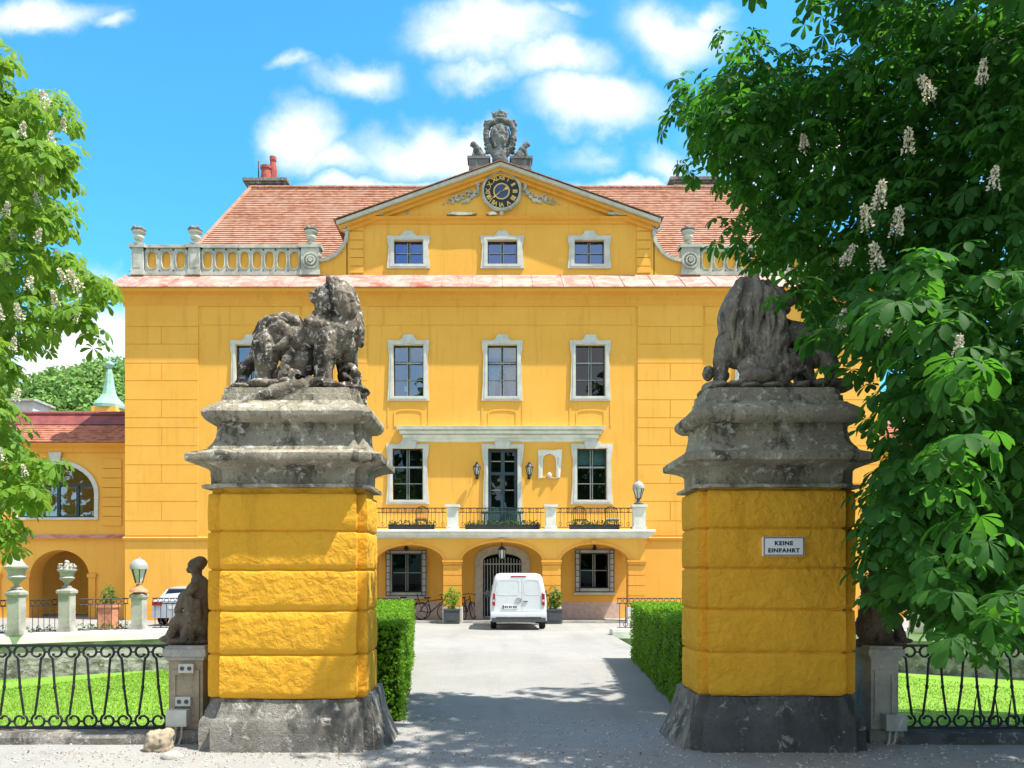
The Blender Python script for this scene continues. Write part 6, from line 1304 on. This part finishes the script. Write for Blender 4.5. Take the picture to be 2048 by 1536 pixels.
# ------------------------------------------------------------------ iron fences on their low walls
DFN = 7.92
def bar_mesh(s):
    """one scrolled bar in local coordinates, leaning; s = +1 / -1"""
    m = MB(); r = .068; zt, zb = .82, .11
    arc = []
    for q in range(19): t = q/18; a = R(-62)+R(395)*t; rr = r*(1 if t < .55 else 1-.62*((t-.55)/.45)**1.3); arc.append((rr*math.cos(a), rr*math.sin(a)))
    top = [(s*x, zt+z) for x, z in arc][::-1]; bot = [(-s*x, zb-z) for x, z in arc]
    pts = top+[(s*.024, .70), (s*.008, .46), (-s*.024, .23)]+bot; n = len(pts); m.tube([(x, 0, z) for x, z in pts], [.017]*2+[.0115]*4+[.0135]*(n-12)+[.0115]*4+[.017]*2, 6); m.lathe([(.013, -.02), (.017, -.012), (.017, .012), (.013, .02)], (s*.008, 0, .46), 8); return m
bar_data = {}
for s in (1, -1): o = bar_mesh(s).build('bar', M['iron']); bar_data[s] = o.data; bpy.data.objects.remove(o)
def fence(sg, x0, x1, label):
    root = thing('iron_fence', ((x0+x1)/2, DFN, .12), label, 'fence', 'scrolled iron fences beside the gate'); zt, zb = Z(1291, DFN), Z(1455, DFN); m = MB(); m.box(x0, x1, DFN-.012, DFN+.012, zt-.012, zt+.012); m.build('top_rail', M['iron'], root); m = MB(); m.box(x0, x1, DFN-.012, DFN+.012, zb-.012, zb+.012); m.build('bottom_rail', M['iron'], root)
    n = int(round((x1-x0)/.178)); sc = (zt-zb)/.852
    for k in range(n):
        x = (x1-.09-k*.178) if sg < 0 else (x0+.09+k*.178); s = 1 if k % 2 else -1; o = bpy.data.objects.new('bar', bar_data[s]); COL.objects.link(o); o.parent = root; o.location = (x-(x0+x1)/2, 0, zb-.12-.035*sc); o.scale = (1, 1, sc*.995)
    m = MB()
    for k in range(n): x = (x1-.09-k*.178) if sg < 0 else (x0+.09+k*.178); m.box(x-.112, x-.066, DFN-.01, DFN+.01, zt-.075, zt-.058); m.box(x-.112, x-.066, DFN-.01, DFN+.01, zb+.055, zb+.072)
    m.build('collars', M['iron'], root)
    if sg > 0:
        m = MB()
        for k in range(6): x = X(1950, DFN)+k*.18; m.tube([(x-.045, DFN-.03, zb+.02), (x-.03, DFN-.03, zb+.16), (x, DFN-.03, zb+.36)], [.01, .009, .004], 5); m.tube([(x+.045, DFN-.03, zb+.02), (x+.03, DFN-.03, zb+.16), (x, DFN-.03, zb+.36)], [.01, .009, .004], 5)
        m.build('dog_spikes', M['iron'], root)
fence(-1, -8.1, X(336, DFN), 'black scrolled iron fence left of the gate, in front of the sunlit lawn'); fence(1, X(1800, DFN), 8.4, 'black scrolled iron fence right of the gate, partly behind chestnut leaves')
def low_wall(x0, x1, label, mt, top=.10):
    root = thing('low_wall', ((x0+x1)/2, DFN, 0), label, 'wall'); m = MB(); n = int((x1-x0)/.12)
    def strip(pr):
        vs = []; fs = []; c = len(pr)
        for k in range(n+1):
            for y, z in pr: vs.append((x0+(x1-x0)*k/n, y, z))
        for k in range(n):
            for j in range(c-1): fs.append((k*c+j, (k+1)*c+j, (k+1)*c+j+1, k*c+j+1))
        m.add(vs, fs)
    strip([(DFN-.26, -.05), (DFN-.25, top-.04), (DFN-.2, top), (DFN+.2, top), (DFN+.24, top-.03), (DFN+.25, -.1)]); m.build('curb', mt, root, smooth=40, jitter=.022, jscale=5)
    return root
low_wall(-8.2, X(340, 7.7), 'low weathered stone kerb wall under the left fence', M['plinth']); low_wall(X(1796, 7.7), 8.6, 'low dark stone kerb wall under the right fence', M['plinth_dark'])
def loose_stone():
    D = 7.45; x, z = X(320, D), .0; root = thing('stone_block', (x, D, 0), 'rough pale stone block at the foot of the sandstone pilaster', 'stone'); s = Sculpt(); [s.ball((x+i*.05, D+j*.04, .02+k*.055), .062) for i in (-1, 0, 1) for j in (-1, 1) for k in (0, 1, 2)]; s.bake('body', M['pier_stone'], root, .016, .03, 7, 1)
    D = 7.1; x = X(345, D); root = thing('stone_block', (x, D, 0), 'small pale stone lying in front of the junction box cables', 'stone'); s = Sculpt(); s.ball((x, D, .0), (.11, .07, .06)); s.bake('body', M['grey_stone'], root, .016, .02, 7, 1)
loose_stone()
def dead_leaves():
    r = np.random.default_rng(8); n = 800; x = r.uniform(-4.6, 4.8, n); y = 7.35-np.abs(r.normal(0, .28, n)); side = r.random(n) < .25; y = np.where(side, r.uniform(5.8, 8.4, n), y)
    P = np.stack([x, y, np.full(n, .012)], 1); V, T = place_leaves(P, rand_dirs(n, r)*[1, 1, .1], np.array([0, 0, 1])+r.normal(0, .3, (n, 3)), r.uniform(.5, 1.3, n), simple_leaf(.026, .6), r); tag(np_mesh('leaf_litter', V, T, plain('dry_leaf', (.20, .13, .07), .9, .1, var=.5, scale=30)), kind='stuff')
    n = 2600; x = r.uniform(-4.6, 4.8, n); y = 6.2+r.random(n)*3; s = r.uniform(.005, .016, n); iv, it = ico(); 
    bm = bmesh.new(); bmesh.ops.create_icosphere(bm, subdivisions=1, radius=1); iv = np.array([v.co[:] for v in bm.verts]); it = np.array([[v.index for v in f.verts] for f in bm.faces]); bm.free()
    V = iv[None]*s[:, None, None]*np.array([1.2, 1, .6])+np.stack([x, y, s*.25], 1)[:, None]; T = it[None]+(np.arange(n)*len(iv))[:, None, None]; tag(np_mesh('pebbles', V.reshape(-1, 3), T.reshape(-1, 3), plain('pebble_grey', (.42, .41, .38), .9, .1, var=.4, scale=40)), kind='stuff')
dead_leaves()

# ------------------------------------------------------------------ clipped hedges
def hedge(sg, pts, w, h, label, n):
    """pts: drive-side edge, near to far"""
    r = np.random.default_rng(20+sg); (xa, ya), (xb, yb) = pts; s = -1 if sg < 0 else 1; root_o = ((xa+xb)/2+s*w/2, (ya+yb)/2, 0)
    root = thing('hedge', root_o, label, 'hedge', 'clipped box hedges along the drive'); m = MB(); e = .05
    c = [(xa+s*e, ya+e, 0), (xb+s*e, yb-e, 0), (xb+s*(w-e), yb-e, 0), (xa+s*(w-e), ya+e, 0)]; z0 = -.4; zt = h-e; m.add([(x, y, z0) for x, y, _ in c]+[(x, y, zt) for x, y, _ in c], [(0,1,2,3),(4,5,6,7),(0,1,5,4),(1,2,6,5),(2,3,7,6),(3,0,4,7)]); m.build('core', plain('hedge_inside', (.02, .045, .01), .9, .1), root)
    Ln = yb-ya; A = [Ln*h, Ln*h*.5, w*h*1.3, Ln*w*1.3, w*h*.5]; A = np.array(A)/sum(A); P = []; N = []
    for i, a in enumerate(A):
        k = int(n*a); t, u = r.random(k), r.random(k); X0 = xa+(xb-xa)*t; Y0 = ya+(yb-ya)*t
        if i == 0: p = np.stack([X0, Y0, h*u], 1); q = [-s, 0, 0]
        elif i == 1: p = np.stack([X0+s*w, Y0, h*u], 1); q = [s, 0, 0]
        elif i == 2: p = np.stack([xa+s*w*t, np.full(k, ya), h*u], 1); q = [0, -1, 0]
        elif i == 3: p = np.stack([X0+s*w*u, Y0, np.full(k, h)], 1); q = [0, 0, 1]
        else: p = np.stack([xb+s*w*t, np.full(k, yb), h*u], 1); q = [0, 1, 0]
        bumpy = np.array([mnoise.noise((a_*2.2, b_*2.2, c_*2.2)) for a_, b_, c_ in p])*.045
        q = np.array(q, float); p = p+q*(bumpy+r.normal(0, .02, k)-.015)[:, None]; p[:, 2] = np.maximum(p[:, 2], .0); P.append(p); N.append(np.repeat(q[None], k, 0))
    P = np.vstack(P); N = np.vstack(N); k = len(P); V, T = place_leaves(P, rand_dirs(k, r)+[0, 0, .3], N+r.normal(0, .55, (k, 3)), r.uniform(.7, 1.4, k), simple_leaf(.042, .62), r); np_mesh('foliage', V, T, M['hedge'], root)
hedge(-1, ((-1.07, 8.85), (-1.76, 16.3)), .85, 1.13, 'clipped green hedge left of the drive, behind the left gate pier', 30000); hedge(1, ((2.24, 9.5), (2.74, 15.6)), .9, 1.13, 'clipped green hedge right of the drive, its drive side in shade', 30000)

# ------------------------------------------------------------------ horse chestnuts
def in_poly(px, py, poly):
    c = False; n = len(poly); j = n-1
    for i in range(n):
        xi, yi = poly[i]; xj, yj = poly[j]
        if (yi > py) != (yj > py) and px < (xj-xi)*(py-yi)/(yj-yi)+xi: c = not c
        j = i
    return c
def edge_dist(px, py, poly):
    d = 1e9
    for (a, b), (c, e) in zip(poly, poly[1:]+poly[:1]):
        l2 = (c-a)**2+(e-b)**2; t = max(0, min(1, ((px-a)*(c-a)+(py-b)*(e-b))/l2)) if l2 else 0; d = min(d, math.hypot(px-a-t*(c-a), py-b-t*(e-b)))
    return d
def blossom_mesh(mat):
    r = np.random.default_rng(2); n = 120; t = r.random(n)**.8; a = r.random(n)*6.28; rad = .042*(1-t)**.7+.006; P = np.stack([rad*np.cos(a), rad*np.sin(a), .02+.24*t], 1); d = np.stack([np.cos(a), np.sin(a), np.full(n, .4)], 1)
    V, T = place_leaves(P, d+r.normal(0, .5, (n, 3)), rand_dirs(n, r), r.uniform(.7, 1.3, n), simple_leaf(.028, .8), r); m = MB(); m.tube([(0, 0, -.08), (0, 0, .26)], [.006, .002], 4); o = np_mesh('blossom_spike', np.vstack([V, np.array(m.v)]), np.vstack([T, np.array([(f[0], f[1], f[2]) for f in m.f])+len(V)]), mat); me = o.data; bpy.data.objects.remove(o); return me
BL = blossom_mesh(M['hull'])
def chestnut(name, label, trunk, clumps, leafmat, rng, leaf=.19, nleaf=24, spikes=(), droop=.75, group='horse chestnuts in flower'):
    """trunk: [(x,y,z,r)], clumps: [(centre, radius, n)]"""
    root = thing(name, trunk[0][:3], label, 'tree', group); m = MB(); m.tube([t[:3] for t in trunk], [t[3] for t in trunk], 14)
    tp = [Vector(t[:3]) for t in trunk]; P = []; Fn = []; N = []; S = []; nodes = [(p, .16) for p in tp[2:]]
    cl = sorted(clumps, key=lambda c: min((Vector(c[0])-p).length for p in tp))
    Q = []
    for c, rad, n, *ex in cl:
        c = Vector(c); best = min(nodes, key=lambda q: (q[0]-c).length+ (0 if q[0].z < c.z+.6 else 1.5)); p = best[0]; L = (c-p).length; mid = p.lerp(c, .55)+Vector((0, 0, .10*L)); r0 = min(best[1]*.75, .022+.022*L)
        m.tube([p, p.lerp(mid, .5)+Vector((0, 0, .03*L)), mid, mid.lerp(c, .5)+Vector((0, 0, .02*L)), c], [r0, r0*.85, r0*.7, r0*.5, r0*.3], 5); nodes.append((mid, r0*.8)); nodes.append((c, r0*.35))
        d = rand_dirs(n, rng); d[:, 2] = d[:, 2]*.75+.12; pos = np.array(c)+d*rad*rng.uniform(.35, 1.0, (n, 1)); out = d*1.0+rng.normal(0, .25, (n, 3))
        nr = np.array([0, 0, 1.0])+d*.75+rng.normal(0, .22, (n, 3)); fn = out+np.array([0, 0, -.35]); P.append(pos); Fn.append(fn); N.append(nr); S.append(rng.uniform(.78, 1.2, n)*(ex[0] if ex else 1)); Q.append(np.full(n, bool(len(ex) > 1)))
    m.build('trunk', M['bark'], root, smooth=60)
    P, Fn, N, S, Q = np.vstack(P), np.vstack(Fn), np.vstack(N), np.hstack(S), np.hstack(Q); V, T = place_leaves(P[~Q], Fn[~Q], N[~Q], S[~Q], leaf_templates(9, rng, leaf, droop=droop), rng); V2, T2 = place_leaves(P[Q], Fn[Q], N[Q], S[Q], leaf_templates(5, rng, leaf, droop=droop, fine=False), rng); T = np.vstack([T, T2+len(V)]); V = np.vstack([V, V2]); np_mesh('crown', V, T, leafmat, root, smooth=True)
    w = wloc(root)
    for (p, sc, tilt) in spikes:
        o = bpy.data.objects.new('blossom_spike', BL); COL.objects.link(o); o.parent = root; o.location = Vector(p)-w; o.scale = (sc*.88, sc*.88, sc*.88); o.rotation_euler = (rnd.uniform(-.35, .35), tilt+rnd.uniform(-.25, .25), rnd.uniform(0, 6))
    return root
def right_tree():
    rng = np.random.default_rng(42); r = random.Random(42)
    poly = [(1600, -60), (1640, 10), (1690, 70), (1640, 92), (1560, 74), (1505, 70), (1480, 52), (1440, 58), (1418, 105), (1345, 170), (1333, 250), (1372, 290), (1370, 350), (1420, 390), (1438, 440), (1440, 500), (1480, 540), (1580, 575), (1605, 590), (1580, 640), (1640, 690), (1690, 730), (1735, 790), (1745, 850), (1770, 900), (1725, 940), (1715, 1000), (1722, 1130), (1735, 1230), (1830, 1215), (1885, 1320), (1980, 1310), (2300, 1340), (2300, -60)]
    cl = []; pts = []
    def ok3(x, y, z, rad, marg):
        px, py = CX+F*x/y, HY-F*(z-EYE)/y; return px, py
    # the part in front of the sky and the palace
    tries = 0
    while tries < 14000 and len(cl) < 400:
        tries += 1; px, py = r.uniform(1340, 2120), r.uniform(-40, 1320)
        if not in_poly(px, py, poly): continue
        t = (px-1340)/700; near = r.random()
        if py > 560 and px > 1780: Dp = r.uniform(5.3, 7.8)
        elif py > 620: Dp = r.uniform(5.9, 7.6)
        else: Dp = 8.9-2.2*t+r.uniform(-.8, 1.0)
        rad = r.uniform(.28, .44); ed = edge_dist(px, py, poly)
        if ed < (rad*.7+.05)*F/Dp: continue
        x, y, z = X(px, Dp), Dp, Z(py, Dp)
        if any((x-a)**2+(y-b)**2+(z-c)**2 < (.33)**2 for a, b, c in pts): continue
        pts.append((x, y, z)); cl.append(((x, y, z), rad, 19, .72 if Dp > 5.9 else .80))
    # small outer sprays that give the ragged outline
    for px, py, Dp in [(a+(24 if 1735 <= a < 1900 and b_ > 870 else 0), b_, e) for a, b_, e in ((1465, 82, 8.6), (1372, 180, 8.9), (1362, 240, 8.9), (1400, 340, 8.7), (1455, 470, 8.3), (1520, 545, 8.0), (1575, 580, 7.7), (1640, 30, 7.6), (1600, 600, 6.6), (1640, 660, 6.5), (1700, 730, 6.3), (1752, 830, 6.1), (1790, 640, 4.9), (1830, 560, 5.0), (1930, 740, 4.7), (1850, 960, 4.8), (1930, 900, 4.7), (1960, 1060, 4.6), (2000, 1230, 4.8), (1930, 1270, 5.0), (1760, 1130, 5.6), (1760, 1030, 5.6), (1850, 1150, 5.1), (1765, 960, 6.6), (1790, 940, 7.0), (1760, 1000, 6.9), (1790, 1050, 6.6), (1765, 1085, 6.7), (1800, 1110, 7.0), (1775, 1160, 6.4), (1810, 1190, 6.0), (1770, 1190, 6.8), (1850, 1210, 6.4), (1830, 1010, 6.2), (1840, 1080, 6.8), (1880, 1180, 7.0), (1900, 1250, 6.2), (1790, 880, 6.8), (1830, 900, 7.2), (1775, 925, 6.2), (1950, 1290, 5.6), (1850, 840, 7.0), (1800, 800, 6.9), (1770, 1215, 6.2), (1740, 1000, 6.6), (1745, 1100, 6.6))]:
        cl.append(((X(px, Dp), Dp, Z(py, Dp)), .26, 10, .74 if Dp > 5.9 else .85))
    # the crown above and beside the frame
    n = 0
    while n < 240:
        x, y, z = r.uniform(1.7, 11), r.uniform(4.6, 10.5), r.uniform(2.2, 11.5)
        e = ((x-6.6)/5.0)**2+((y-7.4)/3.3)**2+((z-6.2)/5.3)**2
        if e > 1 or e < .12: continue
        px, py = CX+F*x/y, HY-F*(z-EYE)/y; mg = .55*F/y
        if px < 2048+mg*.4 and py > -mg*.75: continue
        if px < 1250: continue
        if any((x-a)**2+(y-b)**2+(z-c)**2 < .42**2 for a, b, c in pts): continue
        pts.append((x, y, z)); cl.append(((x, y, z), r.uniform(.45, .6), 26, 1.0, 1)); n += 1
    sp = []
    for px, py, Dp, s, t in ((1830, 178, 6.3, .95, -.1), (1925, 150, 6.2, .8, 0), (1785, 290, 6.6, .9, .3), (1945, 362, 6.0, .8, .2), (1590, 280, 7.6, .9, 0), (1725, 400, 6.5, 1.05, 0), (1708, 440, 6.5, .9, 0), (1760, 455, 6.4, 1.0, -.6), (1660, 512, 6.8, .9, -.2), (1728, 522, 6.4, 1.0, -.2), (1730, 652, 5.7, 1.0, 0), (1652, 640, 6.1, .7, 0), (1868, 692, 4.9, .6, .3), (1772, 630, 5.6, .6, 0)): sp.append(((X(px, Dp), Dp-.25, Z(py+22, Dp-.25)), s, t))
    trunk = [(7.6, 8.3, -.1, .48), (7.55, 8.2, .8, .4), (7.5, 8.1, 2.2, .35), (7.3, 7.9, 4, .28), (7.0, 7.7, 5.8, .2), (6.7, 7.6, 7.6, .13), (6.6, 7.5, 9.2, .07)]
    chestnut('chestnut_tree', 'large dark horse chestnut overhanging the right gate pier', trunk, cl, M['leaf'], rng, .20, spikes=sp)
right_tree()
def left_tree():
    rng = np.random.default_rng(5); r = random.Random(5)
    poly = [(-400, 40), (0, 110), (45, 165), (130, 185), (150, 250), (178, 315), (150, 380), (135, 430), (160, 460), (160, 500), (205, 560), (232, 590), (195, 640), (215, 690), (140, 700), (95, 730), (45, 740), (30, 800), (60, 850), (85, 900), (128, 945), (105, 1000), (45, 1040), (62, 1100), (0, 1120), (-400, 1150)]
    cl = []; pts = []; tries = 0
    while tries < 9000 and len(cl) < 190:
        tries += 1; px, py = r.uniform(-120, 230), r.uniform(80, 1120)
        if not in_poly(px, py, poly): continue
        Dp = 10.6+r.uniform(-1.1, 2.2); rad = r.uniform(.26, .42)
        if edge_dist(px, py, poly) < rad*.65*F/Dp: continue
        x, y, z = X(px, Dp), Dp, Z(py, Dp)
        if any((x-a)**2+(y-b)**2+(z-c)**2 < .38**2 for a, b, c in pts): continue
        pts.append((x, y, z)); cl.append(((x, y, z), rad, 16, .9))
    for px, py, Dp in ((20, 118, 10.2), (130, 240, 10.3), (150, 320, 10.3), (135, 445, 10.2), (200, 575, 10.2), (190, 675, 10.3), (100, 925, 10.0), (30, 1090, 10.0), (150, 545, 10.0)): cl.append(((X(px, Dp), Dp, Z(py, Dp)), .22, 8, .9))
    n = 0
    while n < 90:
        x, y, z = r.uniform(-13.5, -5.5), r.uniform(8, 15), r.uniform(2.4, 11); e = ((x+9.6)/3.9)**2+((y-11.4)/3.2)**2+((z-6.0)/4.8)**2
        if e > 1 or e < .15: continue
        px, py = CX+F*x/y, HY-F*(z-EYE)/y
        if px > -60: continue
        if any((x-a)**2+(y-b)**2+(z-c)**2 < .6**2 for a, b, c in pts): continue
        pts.append((x, y, z)); cl.append(((x, y, z), r.uniform(.45, .6), 18, 1.0, 1)); n += 1
    sp = []
    for px, py, Dp, s, t in ((5, 95, 10.2, 1.1, .15), (118, 190, 10.3, 1.25, .5), (15, 180, 10.2, .9, .1), (128, 268, 10.2, 1.0, .1), (185, 560, 10.1, 1.3, .1), (105, 395, 10.1, .9, .2), (60, 470, 10.0, 1, 0), (40, 525, 10.0, 1.1, 0), (90, 330, 10, .9, 0), (30, 620, 9.9, 1, 0), (170, 620, 10.1, .9, .2), (20, 400, 9.9, 1, 0), (85, 560, 9.9, 1, 0), (150, 240, 10.3, .8, .2), (10, 300, 9.8, 1, 0), (70, 250, 10, .9, 0), (40, 410, 9.8, .9, .2), (100, 460, 9.9, .8, 0), (140, 590, 10, .9, .2), (70, 620, 9.8, 1, 0), (15, 520, 9.7, 1, 0), (55, 680, 9.8, .8, 0), (60, 780, 9.7, .8, 0), (30, 900, 9.7, .8, 0), (80, 930, 9.7, .7, .2), (110, 345, 10, .8, .3), (160, 545, 10, .9, .3)): sp.append(((X(px, Dp), Dp-.3, Z(py+24, Dp-.3)), s, t))
    trunk = [(-9.9, 11.6, -.4, .42), (-9.85, 11.6, .8, .35), (-9.8, 11.5, 2.0, .3), (-9.7, 11.4, 3.8, .24), (-9.5, 11.3, 5.6, .18), (-9.4, 11.2, 7.4, .12), (-9.3, 11.2, 9.0, .06)]
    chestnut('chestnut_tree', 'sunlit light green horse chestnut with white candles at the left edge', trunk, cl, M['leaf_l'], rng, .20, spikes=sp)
left_tree()

def avenue():
    r = np.random.default_rng(31); P = []; N = []
    for k in range(17):
        cx, cy, h, w = -64+k*8+r.uniform(-1.5, 1.5), -46+r.uniform(-3, 3), r.uniform(25, 31), r.uniform(4.5, 6)
        n = 420; d = rand_dirs(n, r); c = np.array([cx, cy, h*.56]); P.append(c+d*np.array([w, w, h*.46])*(.72+.34*r.random((n, 1)))); N.append(d)
    P = np.vstack(P); N = np.vstack(N); n = len(P); V, T = place_leaves(P, np.cross(N, r.normal(size=(n, 3))), N+r.normal(0, .5, (n, 3)), r.uniform(.7, 1.3, n), simple_leaf(2.0, .8), r)
    tag(np_mesh('woods', V, T, M['forest_b']), kind='stuff')
avenue()
